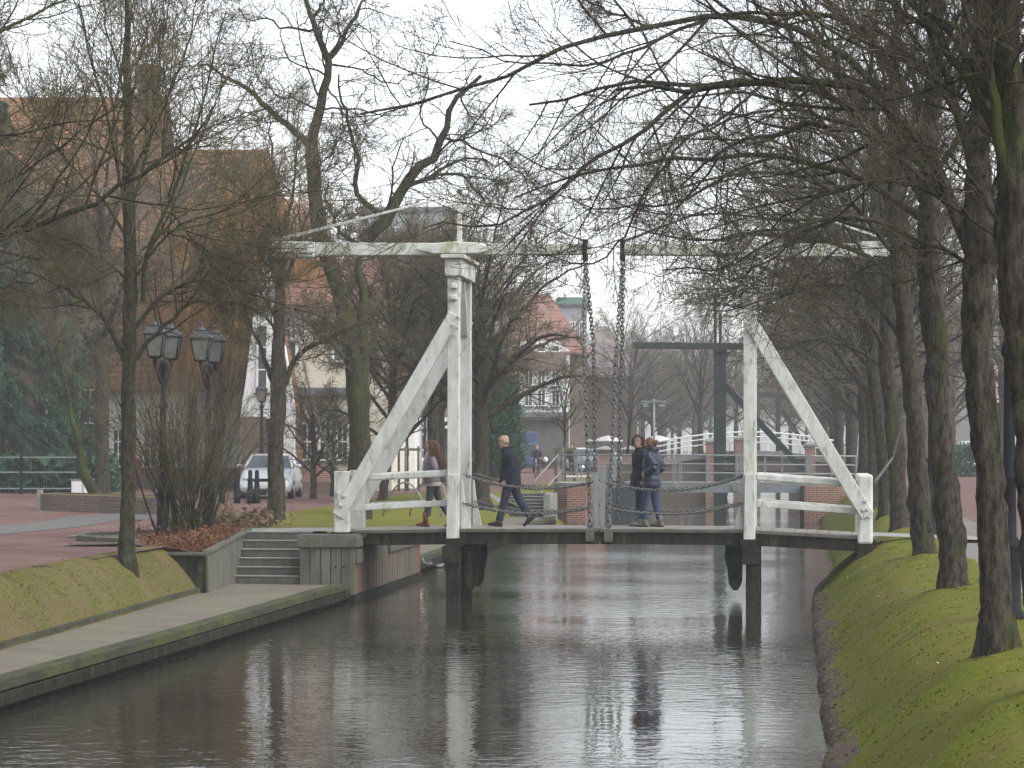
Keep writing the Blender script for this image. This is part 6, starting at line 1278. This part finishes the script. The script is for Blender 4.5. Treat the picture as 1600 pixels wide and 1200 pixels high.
# ------------------------------------------------------------------ people
# local space of a person: x forward, y to their left, z up, origin between the feet
def limb(m, pts, rad, n=12): 
    k = 14; p = resample(pts, k); r = np.interp(np.linspace(0, 1, k), np.linspace(0, 1, len(rad)), rad); return m.tube(p, r, n)
def head(m, c, yaw=0.0, s=1.0, tilt=0.0):
    """skull, jaw, nose, ears, brow about centre c (mid height of the head)"""
    M = Matrix.Translation(c) @ Matrix.Rotation(yaw, 4, 'Z') @ Matrix.Rotation(tilt, 4, 'Y') @ Matrix.Scale(s, 4)
    R3 = M.to_3x3(); q = lambda *v: M @ Vector(v)
    rows = [(-.118, .035, .028, .024), (-.108, .030, .048, .042), (-.085, .022, .066, .055), (-.05, .008, .082, .066), (-.015, 0, .092, .073), (.02, -.004, .098, .077), (.055, -.008, .099, .077), (.085, -.01, .088, .068), (.108, -.012, .062, .048), (.12, -.012, .022, .018)]
    m.loft([(q(x, 0, z), R3 @ Vector((rx, 0, 0)), R3 @ Vector((0, ry, 0))) for z, x, rx, ry in rows], 18)
    m.loft([(q(.088, 0, .022), R3 @ Vector((.010, 0, 0)), R3 @ Vector((0, .009, 0))), (q(.100, 0, 0), R3 @ Vector((.014, 0, 0)), R3 @ Vector((0, .012, 0))), (q(.108, 0, -.022), R3 @ Vector((.016, 0, 0)), R3 @ Vector((0, .016, 0))), (q(.090, 0, -.034), R3 @ Vector((.010, 0, 0)), R3 @ Vector((0, .013, 0)))], 8)
    m.ball(q(.078, 0, -.062), (.016 * s, .024 * s, .010 * s), 8); m.ball(q(.070, 0, -.098), (.020 * s, .022 * s, .018 * s), 8)
    for sy in (-1, 1): m.loft([(q(-.012, sy * .074, -.03), R3 @ Vector((.012, 0, 0)), R3 @ Vector((0, .007, 0))), (q(-.008, sy * .080, -.005), R3 @ Vector((.017, 0, 0)), R3 @ Vector((0, .008, 0))), (q(-.010, sy * .082, .022), R3 @ Vector((.020, 0, 0)), R3 @ Vector((0, .008, 0))), (q(-.012, sy * .078, .034), R3 @ Vector((.012, 0, 0)), R3 @ Vector((0, .006, 0)))], 8)
    return M
def hand(m, wrist, d, palm_n, s=1.0, curl=0.5):
    """palm, four unequal bent fingers and a thumb leaving the side of the palm"""
    w = Vector(wrist); d = Vector(d).normalized(); nrm = (Vector(palm_n) - d * d.dot(Vector(palm_n))).normalized(); side = d.cross(nrm)
    m.loft([(w, side * .026 * s, nrm * .019 * s), (w + d * .03 * s, side * .034 * s, nrm * .017 * s), (w + d * .085 * s, side * .041 * s, nrm * .013 * s)], 10)
    for i, (off, ln) in enumerate(((-.031, .066), (-.011, .078), (.010, .073), (.030, .056))):
        b_ = w + d * .08 * s + side * off * s; q = [b_]; a = 0.25
        for j in range(3):
            a += curl * (.55 + .1 * i); q.append(q[-1] + (d * math.cos(a) + nrm * math.sin(a)) * ln * s * (.42, .33, .25)[j])
        m.tube(q, [.0095 * s, .009 * s, .0082 * s, .007 * s], 7)
    t0 = w + d * .03 * s - side * .026 * s; m.tube([t0, t0 + (d * .6 - side * .7 + nrm * .3).normalized() * .036 * s, t0 + (d * .95 - side * .25 + nrm * .5).normalized() * .066 * s], [.013 * s, .011 * s, .009 * s], 7)
def ring(x, y, z, rx, ry, yaw=0, lean=0):
    c, s_ = math.cos(yaw), math.sin(yaw); return ((x, y, z), (rx * c, rx * s_, -lean * rx), (-ry * s_, ry * c, 0))
def finish(m, name, mt, par, vox, sm=2): return m.build(name, mt, par, world=False, remesh=vox, smoothit=sm)
def body_mesh(par, hd, torso, arms, legs, vox=.009, hands=()):
    m = MB(); c, yaw, s, tilt = hd; M = head(m, Vector(c), yaw, s, tilt)
    m.tube([Vector(torso[-1][0]) + Vector((0, 0, -.06)), Vector(c) + Vector((-.025 * s, 0, -.07 * s))], [.065, .058], 12)
    m.loft(torso, 18)
    for pts, rad in arms: limb(m, pts, rad)
    for pts, rad in legs: limb(m, pts, rad)
    for h in hands: hand(m, *h)
    o = finish(m, 'body', M_skin, par, vox, 2); return M
def face_bits(par, M):
    m = MB()
    for sy in (-1, 1): m.ball(M @ Vector((.083, sy * .032, .008)), (.008, .011, .006), 8)
    m.build('eyes', mat('eye', (.05, .04, .035), rough=.3), par, world=False)
    m = MB(); m.ball(M @ Vector((.0925, 0, -.061)), (.006, .023, .0055), 8); m.build('mouth', mat('lips', (.30, .12, .10), rough=.5), par, world=False)
    m = MB()
    for sy in (-1, 1): m.tube([M @ Vector((.088, sy * .016, .028)), M @ Vector((.084, sy * .036, .034)), M @ Vector((.070, sy * .05, .028))], .005, 5)
    m.build('eyebrows', mat('brow', (.10, .07, .05)), par, world=False)
def shoe(par, ankle, toe_dir, mt, heel_lift=0.0, L_=.27, boot=0.0, roll=0.0, name='shoe'):
    a = Vector(ankle); d = Vector(toe_dir).normalized(); sd_ = Vector((-d.y, d.x, 0)).normalized(); up = sd_.cross(d) * -1.0
    if up.z < 0: up = -up
    b_ = a - up * .075 - d * .065
    m = MB(); m.loft([(b_ - d * .012 + up * .035, sd_ * .026, up * .032), (b_ + d * .02 + up * .045, sd_ * .038, up * .047), (b_ + d * .09 + up * .052, sd_ * .042, up * .055), (b_ + d * .16 + up * .035, sd_ * .047, up * .037), (b_ + d * (L_ - .05) + up * .025, sd_ * .046, up * .027), (b_ + d * L_ + up * .018, sd_ * .024, up * .016)], 12)
    if boot: m.tube([a - up * .03, a + Vector((0, 0, boot))] if boot > 0 else [], [.052, .062], 12)
    o = m.build(name, mt, par, world=False)
    m = MB(); m.loft([(b_ - d * .015, sd_ * .03, up * .012), (b_ + d * .1, sd_ * .042, up * .012), (b_ + d * (L_ - .06), sd_ * .048, up * .012), (b_ + d * (L_ + .004), sd_ * .026, up * .010)], 10); m.build('sole', M_black, o, world=False); return o
def zipline(par, pts, mt): m = MB(); m.tube(pts, .006, 5); return m.build('zip', mt, par, world=False)

def place(name, px, s, label, facing, feet_z=None):
    t = T_(px, s); z = zdeck(t) if feet_z is None else feet_z
    return empty(name, W(s, t, z), label, 'person', rz=facing)
LEFT = math.pi + RZ
M_navy = mat('navy wool', (.010, .011, .018), (.016, .017, .027), 14, rough=.9, bump=1.0, bscale=9)
M_jean = mat('dark blue jeans', (.018, .024, .045), (.028, .036, .06), 9, rough=.9, bump=.3, bscale=50)
M_dktrouser = mat('dark trousers', (.028, .032, .045), (.035, .040, .055), 9, rough=.9)
# bald man striding left
e = place('person', 797, S0 + .95, 'bald man in a dark navy coat and scarf striding left across the bridge deck', LEFT)
hipz = .93
legF = [(0.02, .09, hipz), (.10, .085, .52), (.215, .085, .085)]; legB = [(-.02, -.09, hipz), (-.17, -.09, .53), (-.375, -.09, .185)]
armR = [(.00, .20, 1.42), (-.06, .25, 1.14), (.08, .245, .90)]; armL = [(.00, -.20, 1.42), (.03, -.26, 1.14), (.16, -.24, .92)]
tor = [ring(-.01, 0, .92, .115, .165), ring(-.01, 0, 1.05, .11, .155), ring(0, 0, 1.25, .125, .175), ring(.0, 0, 1.40, .11, .19), ring(.02, 0, 1.48, .075, .13)]
M = body_mesh(e, ((.125, 0, 1.665), .10, 1.0, .08), tor, [(armR, [.055, .045, .03]), (armL, [.055, .045, .03])], [(legF, [.088, .06, .042]), (legB, [.088, .06, .042])], hands=[((.085, .245, .90), (.25, 0, -1), (0, -1, 0), 1.0, .45), ((.16, -.24, .92), (.3, 0, -1), (0, 1, 0), 1.0, .45)])
face_bits(e, M)
m = MB(); m.loft([ring(-.005, 0, .79, .215, .25), ring(-.01, 0, .95, .205, .24), ring(-.015, 0, 1.12, .185, .225), ring(-.01, 0, 1.3, .18, .235), ring(0, 0, 1.41, .155, .235), ring(.02, 0, 1.48, .115, .17), ring(.045, 0, 1.54, .095, .105)], 22)
for a in (armR, armL): limb(m, a[:2] + [tuple(np.array(a[1]) + .93 * (np.array(a[2]) - np.array(a[1])))], [.082, .072, .062])
co = finish(m, 'coat', M_navy, e, .011, 3)
zipline(co, [(.209, .02, .82), (.192, .02, 1.0), (.172, .02, 1.15), (.170, .02, 1.3), (.155, .02, 1.41)], M_black)
m = MB(); m.torus((.058, 0, 1.535), .088, .042, Matrix.Rotation(.35, 4, 'Y'), 20, 10); m.ball((.13, .02, 1.47), (.045, .05, .075), 10); m.build('scarf', mat('dark plum scarf', (.035, .022, .028), (.02, .018, .024), 30, rough=.95, bump=.5, bscale=80), e, world=False)
m = MB(); limb(m, [(0, .09, .95), (.10, .085, .52), (.205, .085, .11)], [.108, .082, .076]); limb(m, [(0, -.09, .95), (-.17, -.09, .53), (-.365, -.09, .21)], [.108, .082, .074]); m.loft([ring(0, 0, .86, .12, .18), ring(0, 0, .98, .125, .175)], 16); finish(m, 'trousers', M_jean, e, .011, 2)
shoe(e, (.215, .085, .085), (1, 0, .12), M_black); shoe(e, (-.375, -.09, .185), (.78, 0, -.62), M_black)
m = MB(); m.loft([(M @ Vector((-.045, 0, -.055)), (.052, 0, 0), (0, .068, 0)), (M @ Vector((-.045, 0, -.01)), (.064, 0, 0), (0, .078, 0)), (M @ Vector((-.04, 0, .025)), (.06, 0, 0), (0, .076, 0))], 16); m.build('hair', mat('cropped grey hair', (.30, .24, .20), (.22, .17, .14), 60, rough=.9), e, world=False)
def long_hair(par, M, mt, back=.62, front=.2, seed=3, n=420, spread=.085, curl=.0, part='hair', rad=.0055):
    rng = np.random.default_rng(seed); k = 9; a = rng.uniform(0, 6.28, n); u = rng.uniform(0.05, 1, n)
    th = u * 1.75; d = np.stack([np.sin(th) * np.cos(a), np.sin(th) * np.sin(a), np.cos(th)], 1); d = d[(d[:, 0] < .30) | (d[:, 2] > .84)]; n = len(d)
    root = d * np.array([.104, .083, .122]) + np.array([-.012, 0, .008]); ln = np.where(d[:, 0] < .25, back, front) * rng.uniform(.75, 1.05, n); Pt = np.empty((n, k, 3)); Pt[:, 0] = root; v = d * .8 + np.array([-.35, 0, .0]); 
    for j in range(1, k):
        v = v * .55 + np.stack([d[:, 0] * .12 - .12, d[:, 1] * (.22 if curl else .12), np.full(n, -1.0)], 1) * .6 + rng.normal(0, .06 + curl, (n, 3)); u_ = v / np.linalg.norm(v, axis=1, keepdims=True); Pt[:, j] = Pt[:, j - 1] + u_ * (ln / (k - 1))[:, None]
        q = Pt[:, j] / np.array([.106, .086, .126]); l_ = np.linalg.norm(q, axis=1); ins = (l_ < 1) & (Pt[:, j, 2] > -.10); Pt[ins, j] /= l_[ins][:, None]
    W4 = np.array(M); Pw = Pt @ W4[:3, :3].T + W4[:3, 3]; V, Q = tube_arrays(Pw, np.tile(np.r_[rad, np.linspace(rad * 1.4, rad * .5, k - 1)], (n, 1)), 4)
    link_mesh(part, np_mesh(part, V, Q, [mt]), par, world=False)
    m = MB(); R3 = M.to_3x3(); m.loft([(M @ Vector((-.03, 0, -.06)), R3 @ Vector((.062, 0, 0)), R3 @ Vector((0, .072, 0))), (M @ Vector((-.022, 0, .02)), R3 @ Vector((.088, 0, 0)), R3 @ Vector((0, .083, 0))), (M @ Vector((-.018, 0, .07)), R3 @ Vector((.10, 0, 0)), R3 @ Vector((0, .080, 0))), (M @ Vector((-.014, 0, .112)), R3 @ Vector((.074, 0, 0)), R3 @ Vector((0, .058, 0))), (M @ Vector((-.012, 0, .128)), R3 @ Vector((.02, 0, 0)), R3 @ Vector((0, .02, 0)))], 16); m.build('scalp_hair', mt, par, world=False)
def puffer(m, rows, bands=True):
    out = []
    for i, (c, u, v) in enumerate(rows[:-1]):
        c2, u2, v2 = rows[i + 1]
        for q in (0, .25, .5, .75):
            f = 1 + .035 * math.sin(math.pi * ((q * 1.0) % 1)) * 1.6 - .02; out.append((Vector(c).lerp(Vector(c2), q), Vector(u).lerp(Vector(u2), q) * f, Vector(v).lerp(Vector(v2), q) * f))
    out.append(rows[-1]); m.loft(out, 22)
# girl with long hair on the left span
e = place('person', 676, S0 + 1.0, 'girl with very long brown hair, mauve grey padded jacket and red brown boots', LEFT)
legF = [(.02, .08, .90), (.06, .08, .50), (.125, .08, .09)]; legB = [(-.02, -.08, .90), (-.13, -.08, .50), (-.34, -.08, .16)]
armR = [(0, .18, 1.36), (-.10, .23, 1.10), (.10, .17, 1.00)]; armL = [(0, -.18, 1.36), (-.08, -.23, 1.1), (.12, -.17, 1.0)]
tor = [ring(0, 0, .88, .11, .16), ring(0, 0, 1.0, .095, .135), ring(.01, 0, 1.2, .11, .155), ring(0, 0, 1.34, .09, .165), ring(.01, 0, 1.42, .06, .10)]
M = body_mesh(e, ((.055, 0, 1.59), .05, .97, .0), tor, [(armR, [.05, .04, .028]), (armL, [.05, .04, .028])], [(legF, [.082, .055, .04]), (legB, [.082, .055, .04])], hands=[((.10, .17, 1.0), (1, -.2, -.3), (0, -1, 0), .95, .6), ((.12, -.17, 1.0), (1, .2, -.3), (0, 1, 0), .95, .6)])
face_bits(e, M)
m = MB(); puffer(m, [ring(.02, 0, .86, .155, .20), ring(.02, 0, .98, .165, .20), ring(.03, 0, 1.10, .16, .195), ring(.03, 0, 1.22, .155, .20), ring(.01, 0, 1.33, .125, .20), ring(.01, 0, 1.41, .09, .13), ring(.02, 0, 1.47, .085, .09)])
for a in (armR, armL): limb(m, a, [.082, .075, .06])
M_mauve = mat('mauve grey nylon', (.17, .145, .16), (.14, .12, .135), 8, rough=.6, bump=1.0, bscale=10); finish(m, 'jacket', M_mauve, e, .011, 2)
m = MB(); m.loft([((.165, 0, .86), (.02, 0, 0), (0, .07, 0)), ((.185, 0, 1.05), (.02, 0, 0), (0, .075, 0)), ((.175, 0, 1.25), (.025, 0, 0), (0, .075, 0)), ((.105, 0, 1.40), (.045, 0, 0), (0, .08, 0)), ((.06, 0, 1.47), (.06, 0, 0), (0, .07, 0))], 14); m.build('scarf', mat('cream scarf', (.46, .45, .41), (.38, .37, .34), 20, rough=.95), e, world=False)
m = MB(); m.loft([ring(-.01, 0, .80, .15, .185), ring(-.01, 0, .88, .16, .195)], 16); finish(m, 'jumper_hem', mat('pale hem', (.33, .30, .28)), e, .012, 1)
m = MB(); limb(m, [(.01, .08, .92), (.06, .08, .50), (.118, .08, .2)], [.10, .07, .056]); limb(m, [(-.01, -.08, .92), (-.13, -.08, .5), (-.32, -.08, .22)], [.10, .07, .056]); m.loft([ring(0, 0, .82, .12, .17), ring(0, 0, .93, .115, .16)], 16); finish(m, 'trousers', mat('charcoal trousers', (.035, .037, .038)), e, .011, 2)
M_boot = mat('red brown leather', (.15, .045, .03), (.11, .035, .025), 12, rough=.6)
shoe(e, (.125, .08, .09), (1, 0, .1), M_boot, boot=.20, L_=.25, name='boot'); shoe(e, (-.34, -.08, .16), (.8, 0, -.58), M_boot, boot=.16, L_=.25, name='boot')
M_brownhair = mat('long brown hair', (.11, .055, .028), (.075, .038, .022), 40, rough=.55); long_hair(e, M, M_brownhair, back=.66, front=.12, n=700, rad=.0045)
# two women in navy
e = place('person', 1018, S0 + .75, 'woman in a navy quilted jacket with a furry hood, jeans and grey boots', LEFT - .35)
legF = [(.03, .085, .92), (.10, .085, .50), (.115, .085, .09)]; legB = [(-.02, -.085, .92), (-.04, -.09, .50), (-.13, -.10, .09)]
armR = [(-.01, .20, 1.40), (-.20, .27, 1.17), (.04, .21, 1.03)]; armL = [(0, -.2, 1.40), (-.12, -.26, 1.15), (.08, -.2, 1.02)]
tor = [ring(0, 0, .9, .115, .17), ring(0, 0, 1.03, .1, .145), ring(.01, 0, 1.24, .12, .165), ring(0, 0, 1.38, .095, .175), ring(.01, 0, 1.46, .065, .11)]
M = body_mesh(e, ((.05, 0, 1.61), -.1, .96, .05), tor, [(armR, [.05, .042, .03]), (armL, [.05, .042, .03])], [(legF, [.09, .062, .042]), (legB, [.09, .062, .042])], hands=[((.04, .21, 1.03), (1, -.3, -.3), (0, -1, 0), .95, .6), ((.08, -.2, 1.02), (1, .3, -.3), (0, 1, 0), .95, .6)])
face_bits(e, M)
M_quilt = mat('navy quilted nylon', (.010, .014, .034), (.018, .024, .050), 5, rough=.45, spec=.4)
m = MB(); puffer(m, [ring(0, 0, .76, .165, .21), ring(0, 0, .88, .175, .215), ring(.01, 0, 1.0, .165, .205), ring(.01, 0, 1.12, .16, .20), ring(.01, 0, 1.24, .165, .215), ring(0, 0, 1.36, .14, .215), ring(0, 0, 1.45, .11, .15), ring(.01, 0, 1.52, .10, .105)])
for a in (armR, armL): limb(m, a, [.09, .085, .066])
finish(m, 'jacket', M_quilt, e, .011, 1)
m = MB(); m.loft([((-.03, 0, 1.47), (.10, 0, .03), (0, .13, 0)), ((-.06, 0, 1.53), (.09, 0, .03), (0, .125, 0)), ((-.09, 0, 1.56), (.06, 0, .02), (0, .09, 0))], 16); finish(m, 'hood', M_quilt, e, .012, 2)
rngp = np.random.default_rng(4); c_ = np.array([[.0 + .105 * math.cos(a), .12 * math.sin(a), 1.525 + .02 * math.cos(a)] for a in np.linspace(0, 6.28, 60)]); N_ = 1500; b0 = c_[rngp.integers(0, 60, N_)]; dr = rngp.normal(0, 1, (N_, 3)); dr /= np.linalg.norm(dr, axis=1, keepdims=True); Pt = np.stack([b0, b0 + dr * .02, b0 + dr * .04], 1); V, Q = tube_arrays(Pt, np.tile([.004, .003, .001], (N_, 1)), 3); link_mesh('fur_trim', np_mesh('fur_trim', V, Q, [M_brownhair]), e, world=False)
m = MB(); limb(m, [(.01, .085, .94), (.10, .085, .50), (.115, .085, .15)], [.112, .082, .062]); limb(m, [(-.01, -.085, .94), (-.04, -.09, .5), (-.128, -.10, .15)], [.112, .082, .062]); m.loft([ring(0, 0, .82, .13, .185), ring(0, 0, .95, .12, .17)], 16); finish(m, 'jeans', mat('mid blue jeans', (.040, .062, .125), (.024, .038, .080), 7, rough=.9), e, .011, 2)
M_gboot = mat('grey suede', (.16, .15, .13), (.12, .115, .10), 14, rough=.95); shoe(e, (.115, .085, .09), (1, .1, .02), M_gboot, boot=.14, name='boot'); shoe(e, (-.13, -.10, .09), (1, -.1, .02), M_gboot, boot=.14, name='boot')
long_hair(e, M, mat('auburn hair', (.16, .075, .04), (.11, .055, .032), 40, rough=.6), back=.10, front=.08, n=300, rad=.007, curl=.05)
m = MB(); m.ball(M @ Vector((-.155, -.01, .03)), (.055, .055, .052), 12); m.build('hair_bun', mat('auburn hair', (.16, .075, .04)), e, world=False)
e = place('person', 1000.5, S0 + 1.3, 'woman with dark curly hair in a long dark navy coat, half hidden by her companion', LEFT + .55)
legF = [(.02, .085, .9), (.07, .085, .49), (.09, .085, .09)]; legB = [(-.02, -.085, .9), (-.04, -.085, .49), (-.14, -.085, .09)]
armR = [(0, .2, 1.42), (-.03, .25, 1.14), (.06, .24, .9)]; armL = [(0, -.2, 1.42), (-.05, -.25, 1.14), (.05, -.24, .9)]
M = body_mesh(e, ((.05, 0, 1.655), .65, 1.0, .05), [ring(0, 0, .9, .115, .17), ring(0, 0, 1.05, .1, .145), ring(.01, 0, 1.26, .12, .17), ring(0, 0, 1.40, .1, .18), ring(.01, 0, 1.49, .065, .11)], [(armR, [.05, .042, .03]), (armL, [.05, .042, .03])], [(legF, [.09, .062, .042]), (legB, [.09, .062, .042])], hands=[((.06, .24, .9), (.3, 0, -1), (0, -1, 0), .95, .5), ((.05, -.24, .9), (.3, 0, -1), (0, 1, 0), .95, .5)])
face_bits(e, M)
m = MB(); m.loft([ring(.02, 0, .72, .20, .225), ring(.01, 0, .9, .175, .21), ring(0, 0, 1.1, .15, .19), ring(.01, 0, 1.28, .15, .205), ring(0, 0, 1.41, .125, .21), ring(.01, 0, 1.49, .09, .13), ring(.02, 0, 1.55, .075, .085)], 22)
for a in (armR, armL): limb(m, a[:2] + [tuple(np.array(a[1]) + .94 * (np.array(a[2]) - np.array(a[1])))], [.08, .07, .058])
finish(m, 'coat', M_navy, e, .011, 2)
m = MB(); limb(m, [(.01, .085, .92), (.07, .085, .49), (.09, .085, .14)], [.108, .078, .06]); limb(m, [(-.01, -.085, .92), (-.04, -.085, .49), (-.138, -.085, .14)], [.108, .078, .06]); m.loft([ring(0, 0, .8, .13, .18), ring(0, 0, .93, .12, .17)], 16); finish(m, 'jeans', M_jean, e, .011, 2)
shoe(e, (.09, .085, .09), (1, .1, .02), M_gboot, boot=.12, name='boot'); shoe(e, (-.14, -.085, .09), (1, -.1, .02), M_gboot, boot=.12, name='boot')
long_hair(e, M, mat('dark brown hair', (.055, .03, .02), (.035, .02, .015), 40, rough=.6), back=.17, front=.15, n=560, rad=.0055, curl=.28)

# far figures: same care, coarser surface
def figure(e, coat, trousers, hair, legs=None, arms=None, coat_z=.85, hoodc=None, vox=.016, s=1.0):
    lf, lb = legs or ([(.0, .085, .92), (.05, .085, .5), (.07, .085, .08)], [(0, -.085, .92), (-.03, -.085, .5), (-.10, -.085, .08)]); ar = arms or [[(0, .2, 1.42), (-.02, .25, 1.15), (.08, .24, .92)], [(0, -.2, 1.42), (-.02, -.25, 1.15), (.08, -.24, .92)]]
    M = body_mesh(e, ((.04, 0, 1.65), 0, 1.0, 0), [ring(0, 0, .9, .11, .16), ring(0, 0, 1.25, .12, .17), ring(0, 0, 1.48, .07, .12)], [(a, [.05, .042, .03]) for a in ar], [(l, [.085, .06, .042]) for l in (lf, lb)], vox=vox, hands=[(a[2], Vector(a[2]) - Vector(a[1]), (0, -1 if a[0][1] > 0 else 1, 0), 1.05, .6) for a in ar])
    m = MB(); m.loft([ring(.0, 0, coat_z, .165, .215), ring(0, 0, 1.1, .15, .195), ring(0, 0, 1.3, .15, .21), ring(0, 0, 1.42, .12, .21), ring(.01, 0, 1.52, .085, .10)], 18)
    for a in ar: limb(m, a[:2] + [tuple(np.array(a[1]) + .93 * (np.array(a[2]) - np.array(a[1])))], [.078, .068, .056])
    finish(m, 'coat', coat, e, .016, 2); m = MB(); limb(m, lf[:2] + [tuple(np.array(lf[2]) + (0, 0, .04))], [.105, .078, .065]); limb(m, lb[:2] + [tuple(np.array(lb[2]) + (0, 0, .04))], [.105, .078, .065]); m.loft([ring(0, 0, .84, .12, .17), ring(0, 0, .95, .12, .165)], 14); finish(m, 'trousers', trousers, e, .016, 2)
    for l in (lf, lb): shoe(e, l[2], (1, 0, .03), M_black)
    m = MB(); m.loft([(M @ Vector((-.03, 0, -.05)), (.07, 0, 0), (0, .078, 0)), (M @ Vector((-.02, 0, .04)), (.092, 0, 0), (0, .084, 0)), (M @ Vector((-.015, 0, .1)), (.08, 0, 0), (0, .07, 0)), (M @ Vector((-.015, 0, .128)), (.02, 0, 0), (0, .02, 0))], 14); m.build('hair', hair, e, world=False); return M
b_ = P(213, 692, 108); b_.z = 1.15; e = empty('person', b_, 'person in a dark red coat standing before the white ground floor windows', 'person', rz=R(-120)); e.scale = (.84, .84, .84); figure(e, mat('dark red wool', (.14, .012, .022)), mat('dark red wool', (.14, .012, .022)), M_black, coat_z=.55)
# cyclist
b_ = G(839, 747, 1.15); rzc = R(-98); e = empty('bicycle', b_, 'bicycle with a white carrier bag ridden toward the viewer on the far left street', 'bicycle', rz=rzc)
def wheel(x):
    m = MB(); m.torus((x, 0, .34), .33, .02, Matrix.Rotation(R(90), 4, 'X'), 24, 6); w_ = m.build('wheel', M_black, e, world=False); m = MB()
    for i in range(10): a = i * .628; m.tube([(x, 0, .34), (x + .32 * math.cos(a), 0, .34 + .32 * math.sin(a))], .003, 4)
    m.lathe([(.03, -.04), (.03, .04)], (x, 0, .34), 8, M=Matrix.Rotation(R(90), 4, 'X')); m.build('spokes', M_rim, w_, world=False)
wheel(.54); wheel(-.54)
m = MB(); 
for a, c in (((-.54, 0, .34), (-.05, 0, .32)), ((-.05, 0, .32), (-.18, 0, .86)), ((-.05, 0, .32), (.38, 0, .80)), ((-.18, 0, .80), (.36, 0, .88)), ((.36, 0, .98), (.54, 0, .34)), ((-.54, 0, .34), (-.18, 0, .80))): m.tube([a, c], .018, 6)
m.build('frame', M_steel, e, world=False); m = MB(); m.tube([(.30, -.30, 1.04), (.37, -.1, 1.06), (.36, 0, 1.0), (.37, .1, 1.06), (.30, .30, 1.04)], .013, 6); m.build('handlebar', M_rim, e, world=False); m = MB(); m.ball((-.19, 0, .9), (.13, .08, .04), 10); m.build('saddle', M_black, e, world=False); m = MB(); m.ball((.45, 0, .92), (.05, .05, .05), 8); m.build('headlight', M_headl, e, world=False)
m = MB(); m.ball((.45, -.26, .98), (.13, .15, .16), 12); tag(m.build('carrier_bag', M_render), 'white carrier bag hanging from the handlebar of the ridden bicycle', 'bag').location = b_
bpy.data.objects[-1] if False else None
e2 = empty('person', b_, 'cyclist in dark clothes riding toward the viewer on the far left street', 'person', rz=rzc)
figure(e2, mat('black anorak', (.02, .02, .022)), M_dktrouser, mat('dark brown hair', (.055, .03, .02)), legs=([(-.12, .09, .97), (.22, .10, .74), (.08, .11, .36)], [(-.12, -.09, .97), (.16, -.10, .58), (-.04, -.11, .20)]), arms=[[(.02, .2, 1.42), (.12, .27, 1.2), (.27, .27, 1.09)], [(.02, -.2, 1.42), (.12, -.27, 1.2), (.27, -.27, 1.09)]], coat_z=.92)
for px, Y, lab, c in ((893, 158, 'distant pedestrian in dark clothes behind the metal footbridge railing', M_navy), (1008, 175, 'distant pedestrian in grey beyond the gate piers', M_dkcar)):
    b_ = P(px, 700, Y); e = empty('person', (b_.x, Y, 1.15), lab, 'person', rz=R(-80)); figure(e, mat('grey anorak', (.10, .10, .11)) if c is M_dkcar else c, M_dktrouser, M_black, vox=.022)

# ------------------------------------------------------------------ hazy winter air
HZ = 0.00056
mv = bpy.data.materials.new('haze'); mv.use_nodes = True; n_ = mv.node_tree; n_.nodes.remove(n_.nodes['Principled BSDF'])
pv = n_.nodes.new('ShaderNodeVolumePrincipled'); pv.inputs['Density'].default_value = HZ; pv.inputs['Color'].default_value = (0.93, 0.96, 1.0, 1); pv.inputs['Anisotropy'].default_value = 0.0
n_.links.new(pv.outputs[0], n_.nodes['Material Output'].inputs['Volume'])
m = MB(); m.box((0, 290, 10.8), (1300, 680, 26.0)); o = m.build('haze', mv); o['kind'] = 'stuff'; tag(o, 'thin grey winter haze over the whole canal', 'haze')
